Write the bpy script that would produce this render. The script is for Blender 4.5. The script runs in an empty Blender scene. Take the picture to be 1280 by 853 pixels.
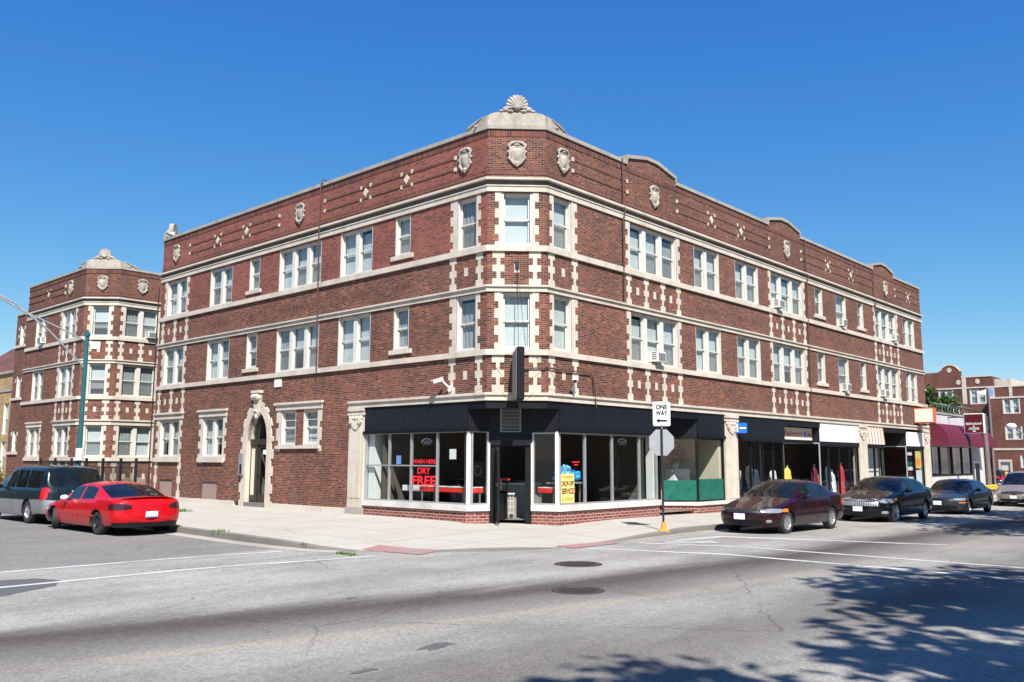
import bpy, bmesh, math, random
import numpy as np
from mathutils import Vector, Matrix
R = math.radians
random.seed(7)
scene = bpy.context.scene
COL = scene.collection
# ------------------------------------------------------------------ camera
cam_data = bpy.data.cameras.new('camera'); cam = bpy.data.objects.new('camera', cam_data); COL.objects.link(cam)
scene.camera = cam
CAMP = Vector((-18.139, -16.389, 1.62))
_h, _p, _q = R(42.5), R(7.704), R(0.17)
_f = Vector((math.cos(_h), math.sin(_h), 0)); _r = Vector((math.sin(_h), -math.cos(_h), 0)); _u = Vector((0, 0, 1))
FWD = _f*math.cos(_p) + _u*math.sin(_p); _U = _u*math.cos(_p) - _f*math.sin(_p)
RGT = _r*math.cos(_q) + _U*math.sin(_q); UPV = _U*math.cos(_q) - _r*math.sin(_q)
cam.matrix_world = Matrix(((RGT.x, UPV.x, -FWD.x, CAMP.x), (RGT.y, UPV.y, -FWD.y, CAMP.y), (RGT.z, UPV.z, -FWD.z, CAMP.z), (0, 0, 0, 1)))
cam_data.sensor_width = 36.0; cam_data.lens = 36.0*1094/1280
cam_data.clip_start = 0.1; cam_data.clip_end = 3000
# ------------------------------------------------------------------ world, sun, exposure
SUN_EL = R(49); SUN_H = Vector((-0.59, -0.807, 0)).normalized()
SUN_DIR = SUN_H*math.cos(SUN_EL) + Vector((0, 0, math.sin(SUN_EL)))
world = bpy.data.worlds.new('World'); scene.world = world; world.use_nodes = True
wn = world.node_tree.nodes; wl = world.node_tree.links; wn.clear()
sky = wn.new('ShaderNodeTexSky'); sky.sky_type = 'NISHITA'; sky.sun_disc = False
sky.sun_elevation = SUN_EL; sky.sun_rotation = math.atan2(SUN_H.x, SUN_H.y)
sky.air_density = 1.0; sky.dust_density = 0.15; sky.ozone_density = 3.2; sky.altitude = 200
sep_ = wn.new('ShaderNodeSeparateColor'); cmb_ = wn.new('ShaderNodeCombineColor'); wl.new(sky.outputs[0], sep_.inputs[0])
for k_, (amt_, pw_) in enumerate(((0.230, 1.544), (0.645, 0.99), (2.06, 0.447))):   # deep polarised blue, paler at the horizon
    pn_ = wn.new('ShaderNodeMath'); pn_.operation = 'POWER'; pn_.inputs[1].default_value = pw_; wl.new(sep_.outputs[k_], pn_.inputs[0])
    mn_ = wn.new('ShaderNodeMath'); mn_.operation = 'MULTIPLY'; mn_.inputs[1].default_value = amt_; wl.new(pn_.outputs[0], mn_.inputs[0]); wl.new(mn_.outputs[0], cmb_.inputs[k_])
bg = wn.new('ShaderNodeBackground'); bg.inputs['Strength'].default_value = 0.1
wo = wn.new('ShaderNodeOutputWorld')
wl.new(cmb_.outputs[0], bg.inputs['Color']); wl.new(bg.outputs[0], wo.inputs['Surface'])
sd = bpy.data.lights.new('sun', 'SUN'); sd.energy = 5.0; sd.angle = R(0.5); sd.color = (1.0, 0.955, 0.89)
sun = bpy.data.objects.new('sun', sd); COL.objects.link(sun); sun.location = (-40, -55, 80)
sun.rotation_euler = (-SUN_DIR).to_track_quat('-Z', 'Y').to_euler()
scene.view_settings.view_transform = 'Standard'; scene.view_settings.look = 'None'
scene.view_settings.exposure = 0.85; scene.view_settings.gamma = 1.0; scene.view_settings.use_curve_mapping = False
scene.cycles.max_bounces = 8; scene.cycles.transparent_max_bounces = 12

# ------------------------------------------------------------------ helpers
class Frame:
    def __init__(s, ox, oy, tx, ty, nx, ny):
        s.o = Vector((ox, oy, 0)); s.t = Vector((tx, ty, 0)).normalized(); s.n = Vector((nx, ny, 0)).normalized()
    def pt(s, u, z, d=0.0):
        p = s.o + s.t*u + s.n*d
        return (p.x, p.y, z)
class MB:
    def __init__(s): s.v = []; s.f = []; s.mi = []
    def face(s, pts, m=0):
        b = len(s.v); s.v += [tuple(p) for p in pts]; s.f.append(tuple(range(b, b+len(pts)))); s.mi.append(m); return s
    def hexa(s, c, m=0):
        b = len(s.v); s.v += [tuple(p) for p in c]
        for q in ((0,1,2,3), (7,6,5,4), (0,4,5,1), (1,5,6,2), (2,6,7,3), (3,7,4,0)):
            s.f.append(tuple(b+i for i in q)); s.mi.append(m)
        return s
    def box(s, x0, x1, y0, y1, z0, z1, m=0):
        return s.hexa([(x0,y0,z0),(x1,y0,z0),(x1,y1,z0),(x0,y1,z0),(x0,y0,z1),(x1,y0,z1),(x1,y1,z1),(x0,y1,z1)], m)
    def fbox(s, F, u0, u1, z0, z1, d0, d1, m=0):
        P = F.pt
        return s.hexa([P(u0,z0,d0),P(u1,z0,d0),P(u1,z0,d1),P(u0,z0,d1),P(u0,z1,d0),P(u1,z1,d0),P(u1,z1,d1),P(u0,z1,d1)], m)
    def prism(s, F, poly, d0, d1, m=0):      # polygon in (u,z) extruded from d0 to d1
        n = len(poly); b = len(s.v)
        s.v += [F.pt(u, z, d0) for u, z in poly] + [F.pt(u, z, d1) for u, z in poly]
        s.f.append(tuple(range(b, b+n))); s.f.append(tuple(range(b+2*n-1, b+n-1, -1))); s.mi += [m, m]
        for i in range(n):
            j = (i+1) % n; s.f.append((b+i, b+j, b+n+j, b+n+i)); s.mi.append(m)
        return s
    def ring(s, F, outer, inner, d0, d1, m=0):  # strip between two open polylines of the same length, extruded
        n = len(outer)
        for i in range(n-1):
            c = [outer[i], outer[i+1], inner[i+1], inner[i]]
            s.prism(F, c, d0, d1, m)
        return s
    def tube(s, pts, r, n=8, m=0, caps=True):
        pts = [Vector(p) for p in pts]; rs = r if isinstance(r, (list, tuple)) else [r]*len(pts)
        b = len(s.v); prev = None
        for i, p in enumerate(pts):
            t = (pts[min(i+1, len(pts)-1)] - pts[max(i-1, 0)]).normalized()
            a = t.orthogonal().normalized() if prev is None else (prev - t*prev.dot(t)).normalized()
            prev = a; c = t.cross(a)
            for k in range(n):
                w = 2*math.pi*k/n; s.v.append(tuple(p + (a*math.cos(w) + c*math.sin(w))*rs[i]))
        for i in range(len(pts)-1):
            for k in range(n):
                k2 = (k+1) % n
                s.f.append((b+i*n+k, b+i*n+k2, b+(i+1)*n+k2, b+(i+1)*n+k)); s.mi.append(m)
        if caps:
            s.f.append(tuple(b+k for k in range(n-1, -1, -1))); s.mi.append(m)
            e = b+(len(pts)-1)*n; s.f.append(tuple(e+k for k in range(n))); s.mi.append(m)
        return s
    def ell(s, c, rx, ry, rz, n=10, k=7, m=0, M=None):
        b = len(s.v); c = Vector(c)
        for i in range(k+1):
            th = math.pi*i/k
            for j in range(n):
                ph = 2*math.pi*j/n
                q = Vector((rx*math.sin(th)*math.cos(ph), ry*math.sin(th)*math.sin(ph), rz*math.cos(th)))
                if M is not None: q = M @ q
                s.v.append(tuple(c+q))
        for i in range(k):
            for j in range(n):
                j2 = (j+1) % n
                s.f.append((b+i*n+j, b+(i+1)*n+j, b+(i+1)*n+j2, b+i*n+j2)); s.mi.append(m)
        return s
    def lathe(s, prof, axis_o, axis, n=24, m=0):
        ax = Vector(axis).normalized(); a = ax.orthogonal().normalized(); c = ax.cross(a); o = Vector(axis_o); b = len(s.v)
        for h, r in prof:
            for k in range(n):
                w = 2*math.pi*k/n; s.v.append(tuple(o + ax*h + (a*math.cos(w)+c*math.sin(w))*r))
        for i in range(len(prof)-1):
            for k in range(n):
                k2 = (k+1) % n; s.f.append((b+i*n+k, b+i*n+k2, b+(i+1)*n+k2, b+(i+1)*n+k)); s.mi.append(m)
        return s
    def build(s, name, mats, parent=None, smooth=None, doubles=True, world_coords=True, bevel=0, recalc=True):
        if not isinstance(mats, (list, tuple)): mats = [mats]
        me = bpy.data.meshes.new(name); me.from_pydata(s.v, [], s.f)
        for m in mats: me.materials.append(m)
        me.polygons.foreach_set('material_index', s.mi)
        bm = bmesh.new(); bm.from_mesh(me)
        if doubles: bmesh.ops.remove_doubles(bm, verts=bm.verts, dist=1e-5)
        bmesh.ops.dissolve_degenerate(bm, edges=bm.edges, dist=1e-6)
        if bevel:
            es = [e for e in bm.edges if len(e.link_faces) == 2 and e.calc_face_angle(0) > 0.6]
            if es: bmesh.ops.bevel(bm, geom=es, offset=bevel, segments=2, affect='EDGES', clamp_overlap=True)
        if recalc: bmesh.ops.recalc_face_normals(bm, faces=bm.faces)
        uv = bm.loops.layers.uv.new('UVMap')
        for f in bm.faces:
            nrm = f.normal
            if abs(nrm.z) > 0.75:
                for l in f.loops: l[uv].uv = (l.vert.co.x, l.vert.co.y)
            else:
                t = Vector((-nrm.y, nrm.x, 0)).normalized()
                if t.x + t.y < 0: t = -t
                for l in f.loops: l[uv].uv = (l.vert.co.dot(t), l.vert.co.z)
        bm.to_mesh(me); bm.free()
        if smooth is not None:
            me.polygons.foreach_set('use_smooth', [True]*len(me.polygons)); me.set_sharp_from_angle(angle=R(smooth))
        o = bpy.data.objects.new(name, me); COL.objects.link(o)
        if parent is not None: put(o, parent, world_coords)
        return o
def put(o, parent, world_coords=True):
    o.parent = parent
    if world_coords:
        top = parent
        M = Matrix.Identity(4); chain = []
        while top is not None: chain.append(top); top = top.parent
        for c in reversed(chain): M = M @ c.matrix_parent_inverse @ Matrix.LocRotScale(c.location, c.rotation_euler, c.scale)
        o.matrix_parent_inverse = M.inverted()
def tag(o, label=None, cat=None, group=None, kind=None):
    if label: o['label'] = label
    if cat: o['category'] = cat
    if group: o['group'] = group
    if kind: o['kind'] = kind
    return o
def thing(name, loc, label, cat, group=None, rz=0.0):
    o = bpy.data.objects.new(name, None); COL.objects.link(o); o.location = loc; o.rotation_euler = (0, 0, rz); o.empty_display_size = 0.3
    return tag(o, label, cat, group)
def struct(o): o['kind'] = 'structure'; return o
def copy_tree(o, parent=None):
    c = o.copy(); COL.objects.link(c)
    if parent is not None: c.parent = parent; c.matrix_parent_inverse = o.matrix_parent_inverse.copy()
    for ch in [x for x in ALL_CHILDREN(o)]: copy_tree(ch, c)
    return c
def ALL_CHILDREN(o): return [x for x in bpy.data.objects if x.parent == o]
def text_mesh(body, size=1.0, bold=0.0, width=None, extrude=0.004, shear=0.0):
    cu = bpy.data.curves.new('lettering', 'FONT'); cu.body = body; cu.size = size; cu.align_x = 'CENTER'; cu.align_y = 'CENTER'
    cu.extrude = extrude; cu.offset = bold; cu.shear = shear; cu.resolution_u = 3
    ob = bpy.data.objects.new('lettering', cu); COL.objects.link(ob)
    me = bpy.data.meshes.new_from_object(ob.evaluated_get(bpy.context.evaluated_depsgraph_get()))
    bpy.data.objects.remove(ob); bpy.data.curves.remove(cu)
    xs = [v.co.x for v in me.vertices]; ys = [v.co.y for v in me.vertices]
    w = max(xs)-min(xs); h = max(ys)-min(ys); cx = (max(xs)+min(xs))/2; cy = (max(ys)+min(ys))/2
    for v in me.vertices:
        v.co.x -= cx; v.co.y -= cy
        if width: v.co.x *= width/w
    return me, w, h
def lettering(name, body, center, normal, mat, height, width=None, parent=None, bold=0.0, shear=0.0, up=(0, 0, 1), extrude=0.004):
    me, w, h = text_mesh(body, 1.0, bold, None, 0.0, shear)
    k = height/h; kx = (width/w) if width else k
    n = Vector(normal).normalized(); upv = Vector(up); rt = (-n).cross(upv).normalized(); upv = rt.cross(-n)
    c = Vector(center)
    for v in me.vertices:
        p = c + rt*(v.co.x*kx) + upv*(v.co.y*k) + n*0.003
        v.co = p
    me.materials.append(mat)
    o = bpy.data.objects.new(name, me); COL.objects.link(o)
    if parent is not None: put(o, parent)
    return o

# ------------------------------------------------------------------ materials
class NT:
    def __init__(s, name):
        s.m = bpy.data.materials.new(name); s.m.use_nodes = True; s.t = s.m.node_tree; s.t.nodes.clear()
        s.out = s.n('ShaderNodeOutputMaterial')
    def n(s, typ, **kw):
        nd = s.t.nodes.new(typ)
        for k, v in kw.items():
            if k in nd.inputs: nd.inputs[k].default_value = v
            else: setattr(nd, k, v)
        return nd
    def l(s, a, b): s.t.links.new(a, b)
    def math(s, op, a, b=None, c=None, clamp=False):
        nd = s.t.nodes.new('ShaderNodeMath'); nd.operation = op; nd.use_clamp = clamp
        for i, x in enumerate((a, b, c)):
            if x is None: continue
            if hasattr(x, 'node'): s.l(x, nd.inputs[i])
            else: nd.inputs[i].default_value = x
        return nd.outputs[0]
    def mix(s, fac, a, b, blend='MIX'):
        nd = s.t.nodes.new('ShaderNodeMix'); nd.data_type = 'RGBA'; nd.blend_type = blend; nd.clamp_result = False
        for i, x in ((0, fac), (6, a), (7, b)):
            if hasattr(x, 'node'): s.l(x, nd.inputs[i])
            else: nd.inputs[i].default_value = x if i == 0 else (tuple(x)+(1,) if len(x) == 3 else x)
        return nd.outputs[2]
    def noise(s, scale, detail=4, rough=0.6, vec=None, dim='3D'):
        nd = s.n('ShaderNodeTexNoise'); nd.noise_dimensions = dim; nd.inputs['Scale'].default_value = scale; nd.inputs['Detail'].default_value = detail; nd.inputs['Roughness'].default_value = rough
        if vec is not None: s.l(vec, nd.inputs['Vector'])
        return nd
    def ramp(s, fac, stops, interp='LINEAR'):
        nd = s.n('ShaderNodeValToRGB'); nd.color_ramp.interpolation = interp
        while len(nd.color_ramp.elements) < len(stops): nd.color_ramp.elements.new(0.5)
        for e, (p, c) in zip(nd.color_ramp.elements, stops):
            e.position = p; e.color = (tuple(c)+(1,)) if not isinstance(c, (int, float)) else (c, c, c, 1)
        s.l(fac, nd.inputs[0]); return nd.outputs[0]
    def pbsdf(s, color=None, rough=0.7, metal=0.0, coat=0.0, spec=0.5, bump=None, bumpd=0.01, bumps=1.0, emit=None, es=0.0):
        b = s.n('ShaderNodeBsdfPrincipled')
        if color is not None:
            if hasattr(color, 'node'): s.l(color, b.inputs['Base Color'])
            else: b.inputs['Base Color'].default_value = tuple(color)+(1,)
        if hasattr(rough, 'node'): s.l(rough, b.inputs['Roughness'])
        else: b.inputs['Roughness'].default_value = rough
        b.inputs['Metallic'].default_value = metal; b.inputs['Coat Weight'].default_value = coat; b.inputs['Coat Roughness'].default_value = 0.02
        b.inputs['Specular IOR Level'].default_value = spec
        if emit: b.inputs['Emission Color'].default_value = tuple(emit)+(1,); b.inputs['Emission Strength'].default_value = es
        if bump is not None:
            bp = s.n('ShaderNodeBump'); bp.inputs['Distance'].default_value = bumpd; bp.inputs['Strength'].default_value = bumps
            s.l(bump, bp.inputs['Height']); s.l(bp.outputs[0], b.inputs['Normal'])
        s.l(b.outputs[0], s.out.inputs['Surface']); return b
def pos(t): return t.n('ShaderNodeNewGeometry').outputs['Position']
def uvn(t): return t.n('ShaderNodeUVMap', uv_map='UVMap').outputs[0]
def objc(t): return t.n('ShaderNodeTexCoord').outputs['Object']
def plain(name, col, rough=0.6, metal=0.0, coat=0.0, var=0.12, scale=3.0, bump=0.0, spec=0.5, fine=0.0):
    t = NT(name); p = objc(t)
    n1 = t.noise(scale, 5, 0.6, p); v = t.ramp(n1.outputs[0], [(0.25, 1-var), (0.75, 1+var)])
    c = t.mix(1.0, col, v, 'MULTIPLY')
    if fine:
        n2 = t.noise(scale*14, 3, 0.7, p); c = t.mix(1.0, c, t.ramp(n2.outputs[0], [(0.3, 1-fine), (0.7, 1+fine)]), 'MULTIPLY')
    t.pbsdf(c, rough, metal, coat, spec, bump=(n1.outputs[0] if bump else None), bumpd=bump or 0.01)
    return t.m
def brick(name, stops, mortar, w=0.178, h=0.058, mort=0.009, soot=0.35, bumpd=0.006):
    t = NT(name); uv = uvn(t)
    br = t.n('ShaderNodeTexBrick'); br.offset = 0.5; br.squash = 1.0
    br.inputs['Color1'].default_value = (0, 0, 0, 1); br.inputs['Color2'].default_value = (1, 1, 1, 1); br.inputs['Mortar'].default_value = (0.5, 0.5, 0.5, 1)
    br.inputs['Scale'].default_value = 1.0; br.inputs['Mortar Size'].default_value = mort; br.inputs['Mortar Smooth'].default_value = 0.2
    br.inputs['Brick Width'].default_value = w; br.inputs['Row Height'].default_value = h; br.inputs['Bias'].default_value = 0.0
    nz = t.noise(1.0, 2, 0.5, uv); off = t.n('ShaderNodeVectorMath', operation='MULTIPLY_ADD'); off.inputs[1].default_value = (0.006, 0.006, 0.006)
    t.l(nz.outputs['Color'], off.inputs[0]); t.l(uv, off.inputs[2]); t.l(off.outputs[0], br.inputs['Vector'])
    col = t.ramp(br.outputs['Color'], stops)
    inb = t.noise(30, 4, 0.7, uv); col = t.mix(1.0, col, t.ramp(inb.outputs[0], [(0.25, 0.78), (0.75, 1.22)]), 'MULTIPLY')
    big = t.noise(0.42, 6, 0.62, pos(t)); col = t.mix(1.0, col, t.ramp(big.outputs[0], [(0.3, (1-soot, 1-soot*0.9, 1-soot*0.8)), (0.5, (1, 1, 1)), (0.72, (1+soot*0.55, 1+soot*0.35, 1+soot*0.25))]), 'MULTIPLY')
    sk = t.n('ShaderNodeMapping'); sk.inputs['Scale'].default_value = (1.6, 1.6, 0.16); t.l(pos(t), sk.inputs[0]); sn = t.noise(1.0, 6, 0.65, sk.outputs[0])
    col = t.mix(1.0, col, t.ramp(sn.outputs[0], [(0.30, (1-soot*.8, 1-soot*.75, 1-soot*.7)), (0.48, (1, 1, 1)), (0.75, (1+soot*.35, 1+soot*.3, 1+soot*.3))]), 'MULTIPLY')
    mid = t.noise(2.3, 5, 0.7, pos(t)); col = t.mix(1.0, col, t.ramp(mid.outputs[0], [(0.3, (0.80, 0.78, 0.80)), (0.55, (1, 1, 1)), (0.75, (1.18, 1.14, 1.08))]), 'MULTIPLY')
    mcol = t.mix(1.0, mortar, t.ramp(big.outputs[0], [(0.3, 0.75), (0.7, 1.1)]), 'MULTIPLY')
    col = t.mix(br.outputs['Fac'], col, mcol)
    hgt = t.math('SUBTRACT', inb.outputs[0], t.math('MULTIPLY', br.outputs['Fac'], 2.0))
    t.pbsdf(col, 0.82, spec=0.3, bump=hgt, bumpd=bumpd)
    return t.m
M = {}
M['brick'] = brick('red_brick', [(0.0, (0.024, 0.013, 0.013)), (0.22, (0.060, 0.024, 0.020)), (0.36, (0.118, 0.036, 0.024)), (0.60, (0.188, 0.054, 0.031)), (0.82, (0.150, 0.046, 0.029)), (0.92, (0.215, 0.066, 0.034)), (1.0, (0.315, 0.118, 0.052))], (0.265, 0.160, 0.122), mort=0.010, soot=0.34)
M['brick_red'] = brick('bright_red_brick', [(0.0, (0.055, 0.020, 0.020)), (0.10, (0.105, 0.030, 0.026)), (0.28, (0.190, 0.046, 0.034)), (0.62, (0.260, 0.064, 0.044)), (0.85, (0.220, 0.054, 0.040)), (1.0, (0.31, 0.086, 0.056))], (0.29, 0.155, 0.12), mort=0.010, soot=0.26)
M['brick_low'] = brick('bulkhead_brick', [(0.0, (0.14, 0.030, 0.026)), (0.5, (0.20, 0.047, 0.038)), (1.0, (0.26, 0.070, 0.052))], (0.42, 0.32, 0.28), w=0.25, h=0.086, mort=0.012, soot=0.15)
M['brick_dark'] = brick('soldier_brick', [(0.0, (0.07, 0.028, 0.026)), (0.5, (0.145, 0.045, 0.034)), (1.0, (0.20, 0.065, 0.046))], (0.22, 0.13, 0.10), w=0.075, h=0.22, mort=0.010)
M['brick_far'] = brick('far_brick', [(0.0, (0.10, 0.030, 0.022)), (0.5, (0.155, 0.05, 0.036)), (1.0, (0.20, 0.07, 0.048))], (0.17, 0.11, 0.09))
M['brick_yellow'] = brick('yellow_brick', [(0.0, (0.36, 0.22, 0.09)), (0.5, (0.48, 0.31, 0.14)), (1.0, (0.58, 0.40, 0.2))], (0.38, 0.3, 0.2))
M['brick_white'] = brick('painted_white_brick', [(0.0, (0.62, 0.62, 0.62)), (1.0, (0.74, 0.74, 0.73))], (0.5, 0.5, 0.5), soot=0.12)
def stone(name, col, dirt, amt=0.5, sc=1.3):
    t = NT(name); p = pos(t)
    n1 = t.noise(sc, 8, 0.65, p); n2 = t.noise(22, 4, 0.7, p)
    st = t.n('ShaderNodeMapping'); st.inputs['Scale'].default_value = (3.0, 3.0, 0.35); t.l(p, st.inputs[0]); n3 = t.noise(1.5, 5, 0.6, st.outputs[0])
    c = t.mix(t.math('MULTIPLY', t.ramp(n1.outputs[0], [(0.42, 0.0), (0.72, 1.0)]), amt), col, dirt)
    c = t.mix(t.math('MULTIPLY', t.ramp(n3.outputs[0], [(0.52, 0.0), (0.75, 1.0)]), amt*0.7), c, dirt)
    c = t.mix(1.0, c, t.ramp(n2.outputs[0], [(0.3, 0.9), (0.7, 1.06)]), 'MULTIPLY')
    t.pbsdf(c, 0.85, spec=0.25, bump=n2.outputs[0], bumpd=0.006)
    return t.m
M['stone'] = stone('pale_stone', (0.57, 0.51, 0.43), (0.33, 0.275, 0.215), 0.55)
M['sill'] = stone('painted_sill_stone', (0.60, 0.58, 0.54), (0.30, 0.27, 0.24), 0.55)
M['stone_grey'] = stone('weathered_stone', (0.42, 0.38, 0.32), (0.17, 0.155, 0.13), 0.75, 2.6)
M['coping'] = stone('coping_stone', (0.36, 0.33, 0.29), (0.18, 0.165, 0.145), 0.6)
M['frieze'] = stone('shade_toned_frieze_stone', (0.16, 0.14, 0.125), (0.08, 0.07, 0.065), 0.6)  # weathered stone, its colour darkened further to hold the ledge's deep shadow
M['trim'] = plain('white_painted_wood', (0.58, 0.555, 0.50), 0.5, var=0.05, scale=2.0)
M['trim_grey'] = plain('grey_white_sash', (0.50, 0.49, 0.46), 0.5, var=0.06)
M['white'] = plain('white_paint', (0.78, 0.78, 0.76), 0.5, var=0.04)
M['alu'] = plain('aluminium_frame', (0.42, 0.43, 0.44), 0.4, metal=0.5, var=0.12)
M['black'] = plain('black_paint', (0.0065, 0.007, 0.009), 0.42, var=0.2, spec=0.3)
M['dark_metal'] = plain('dark_metal', (0.03, 0.03, 0.033), 0.45, metal=0.3, var=0.2)
M['iron'] = plain('black_iron', (0.012, 0.012, 0.013), 0.45, var=0.2)
M['rubber'] = plain('tyre_rubber', (0.022, 0.022, 0.024), 0.8, var=0.15)
M['chrome'] = plain('bright_chrome', (0.75, 0.75, 0.77), 0.15, metal=1.0, var=0.05)
def grille():
    t = NT('silver_grille'); sep = t.n('ShaderNodeSeparateXYZ'); t.l(objc(t), sep.inputs[0]); fr = t.math('FRACT', t.math('DIVIDE', sep.outputs[1], .07)); k = t.math('LESS_THAN', fr, .35)
    t.pbsdf(t.mix(k, (0.42, 0.43, 0.45), (0.06, 0.06, 0.065)), 0.4, 0.5); return t.m
M['grille_silver'] = grille()
M['alloy'] = plain('alloy_wheel', (0.55, 0.55, 0.57), 0.3, metal=0.8, var=0.05)
M['board'] = plain('weathered_board', (0.27, 0.19, 0.16), 0.85, var=0.2, scale=6, fine=0.15)
M['door_brown'] = plain('dark_bronze_frame', (0.035, 0.026, 0.022), 0.4, var=0.1)
M['blind'] = plain('window_blind', (0.62, 0.65, 0.66), 0.7, var=0.05)
M['curtain'] = plain('grey_curtain', (0.33, 0.35, 0.36), 0.9, var=0.25, scale=5)
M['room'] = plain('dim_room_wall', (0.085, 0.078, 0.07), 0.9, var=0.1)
M['room_cream'] = plain('cream_room_wall', (0.62, 0.56, 0.43), 0.9, var=0.06)
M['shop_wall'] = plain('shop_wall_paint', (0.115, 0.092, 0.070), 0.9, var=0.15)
M['downpipe'] = plain('rusty_downpipe', (0.075, 0.035, 0.03), 0.7, var=0.3)
M['lino'] = plain('dull_floor', (0.16, 0.15, 0.14), 0.6, var=0.1)
M['red'] = plain('red_laminate', (0.72, 0.035, 0.018), 0.4, var=0.05)
M['sign_red'] = plain('red_vinyl', (0.75, 0.02, 0.03), 0.4, var=0.03)
M['green_film'] = plain('green_window_paint', (0.012, 0.115, 0.082), 0.35, var=0.35, scale=4, fine=0.12)
M['orange'] = plain('orange_paint', (0.75, 0.27, 0.03), 0.5, var=0.1)
M['sign_orange'] = plain('orange_red_sign_edge', (0.60, 0.10, 0.03), 0.5, var=0.08)
M['cream'] = plain('cream_sign_face', (0.74, 0.71, 0.60), 0.4, var=0.05)
M['yellow'] = plain('yellow_paint', (0.72, 0.42, 0.03), 0.5, var=0.15)
M['poster_yellow'] = plain('yellow_poster', (0.82, 0.62, 0.20), 0.5, var=0.03)
M['blue_sign'] = plain('blue_sign', (0.015, 0.12, 0.62), 0.4, var=0.04)
M['burgundy'] = plain('burgundy_canvas', (0.115, 0.008, 0.028), 0.55, var=0.08)
M['maroon_sign'] = plain('maroon_sign_face', (0.085, 0.007, 0.015), 0.35, var=0.06)
M['teal'] = plain('teal_painted_steel', (0.012, 0.10, 0.115), 0.4, var=0.08)
M['galv'] = plain('galvanised_steel', (0.42, 0.43, 0.44), 0.45, metal=0.6, var=0.12)
M['pole_wood'] = plain('weathered_pole_wood', (0.17, 0.13, 0.115), 0.9, var=0.2, scale=4, fine=0.15)
M['lamp_red'] = plain('red_lamp_lens', (0.5, 0.01, 0.012), 0.15, coat=1.0, var=0.04)
M['lamp_dark'] = plain('smoked_lamp_lens', (0.04, 0.012, 0.014), 0.12, coat=1.0, var=0.1)
M['lamp_clear'] = plain('clear_lamp_lens', (0.40, 0.42, 0.44), 0.12, metal=0.5, coat=1.0, var=0.15, scale=14)
M['lamp_amber'] = plain('amber_lamp_lens', (0.8, 0.2, 0.02), 0.15, coat=1.0, var=0.05)
M['plate'] = plain('number_plate', (0.72, 0.75, 0.80), 0.4, var=0.04)
M['plate_blue'] = plain('number_plate_blue', (0.2, 0.35, 0.75), 0.4, var=0.04)
M['slat'] = plain('dusty_louvre', (0.22, 0.21, 0.19), 0.6, var=0.2)
M['roof'] = plain('tar_roof', (0.06, 0.06, 0.06), 0.9)
M['ac'] = plain('ivory_air_conditioner', (0.66, 0.65, 0.60), 0.5, var=0.05)
M['ac_grille'] = plain('conditioner_grille', (0.16, 0.17, 0.18), 0.5, var=0.2, scale=20)
M['neon_off'] = plain('neon_tube', (0.55, 0.55, 0.65), 0.25, var=0.2)
M['bark'] = plain('tree_bark', (0.09, 0.07, 0.055), 0.95, var=0.3, scale=6, bump=0.02)
def glass(name, tint=(0.8, 0.84, 0.83), refl=1.0, ior=1.5):
    t = NT(name); tr = t.n('ShaderNodeBsdfTransparent', Color=tuple(tint)+(1,)); gl = t.n('ShaderNodeBsdfGlossy', Roughness=0.015)
    gl.inputs['Color'].default_value = (refl, refl, refl, 1)
    lw = t.n('ShaderNodeLayerWeight', Blend=0.5); f0 = ((ior-1)/(ior+1))**2
    fr = t.math('ADD', f0, t.math('MULTIPLY', 1-f0, t.math('POWER', lw.outputs['Facing'], 5.0))); mx = t.n('ShaderNodeMixShader')
    nz = t.noise(0.9, 2, 0.5, pos(t)); bp = t.n('ShaderNodeBump'); bp.inputs['Distance'].default_value = 0.004; t.l(nz.outputs[0], bp.inputs['Height'])
    t.l(bp.outputs[0], gl.inputs['Normal'])
    t.l(fr, mx.inputs[0]); t.l(tr.outputs[0], mx.inputs[1]); t.l(gl.outputs[0], mx.inputs[2]); t.l(mx.outputs[0], t.out.inputs['Surface'])
    return t.m
M['glass'] = glass('window_glass', ior=1.75)
M['shop_glass'] = glass('shop_glass', (0.84, 0.87, 0.86), ior=1.5)
def screen_mat():
    t = NT('insect_screen'); tr = t.n('ShaderNodeBsdfTransparent'); df = t.n('ShaderNodeBsdfDiffuse', Color=(0.16, 0.175, 0.18, 1)); mx = t.n('ShaderNodeMixShader', Fac=0.42)
    t.l(tr.outputs[0], mx.inputs[1]); t.l(df.outputs[0], mx.inputs[2]); t.l(mx.outputs[0], t.out.inputs['Surface']); return t.m
M['screen'] = screen_mat()
def car_glass():
    t = NT('car_glass'); p = objc(t); n = t.noise(1.6, 3, 0.6, p)
    t.pbsdf(t.ramp(n.outputs[0], [(0.35, (0.003, 0.004, 0.0045)), (0.7, (0.012, 0.015, 0.015))]), 0.03, spec=0.5); return t.m
M['car_glass'] = car_glass()
def paint(name, col, metal=0.0, rough=0.3):
    t = NT(name); p = objc(t); n = t.noise(1.3, 5, 0.6, p); n2 = t.noise(8, 4, 0.7, p)
    c = t.mix(1.0, col, t.ramp(n.outputs[0], [(0.3, 0.93), (0.7, 1.07)]), 'MULTIPLY')
    c = t.mix(t.math('MULTIPLY', t.ramp(n2.outputs[0], [(0.5, 0.0), (0.8, 1.0)]), 0.03), c, (0.2, 0.18, 0.16))
    r = t.ramp(n2.outputs[0], [(0.3, rough*0.8), (0.8, rough*1.35)])
    t.pbsdf(c, r, metal, coat=0.55, spec=0.2); return t.m
M['paint_red'] = paint('red_car_paint', (0.42, 0.003, 0.006), 0.0, 0.3)
M['paint_green'] = paint('dark_green_car_paint', (0.004, 0.013, 0.017), 0.0, 0.3)
M['paint_silver'] = paint('silver_lower_paint', (0.30, 0.31, 0.33), 0.6, 0.35)
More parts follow.
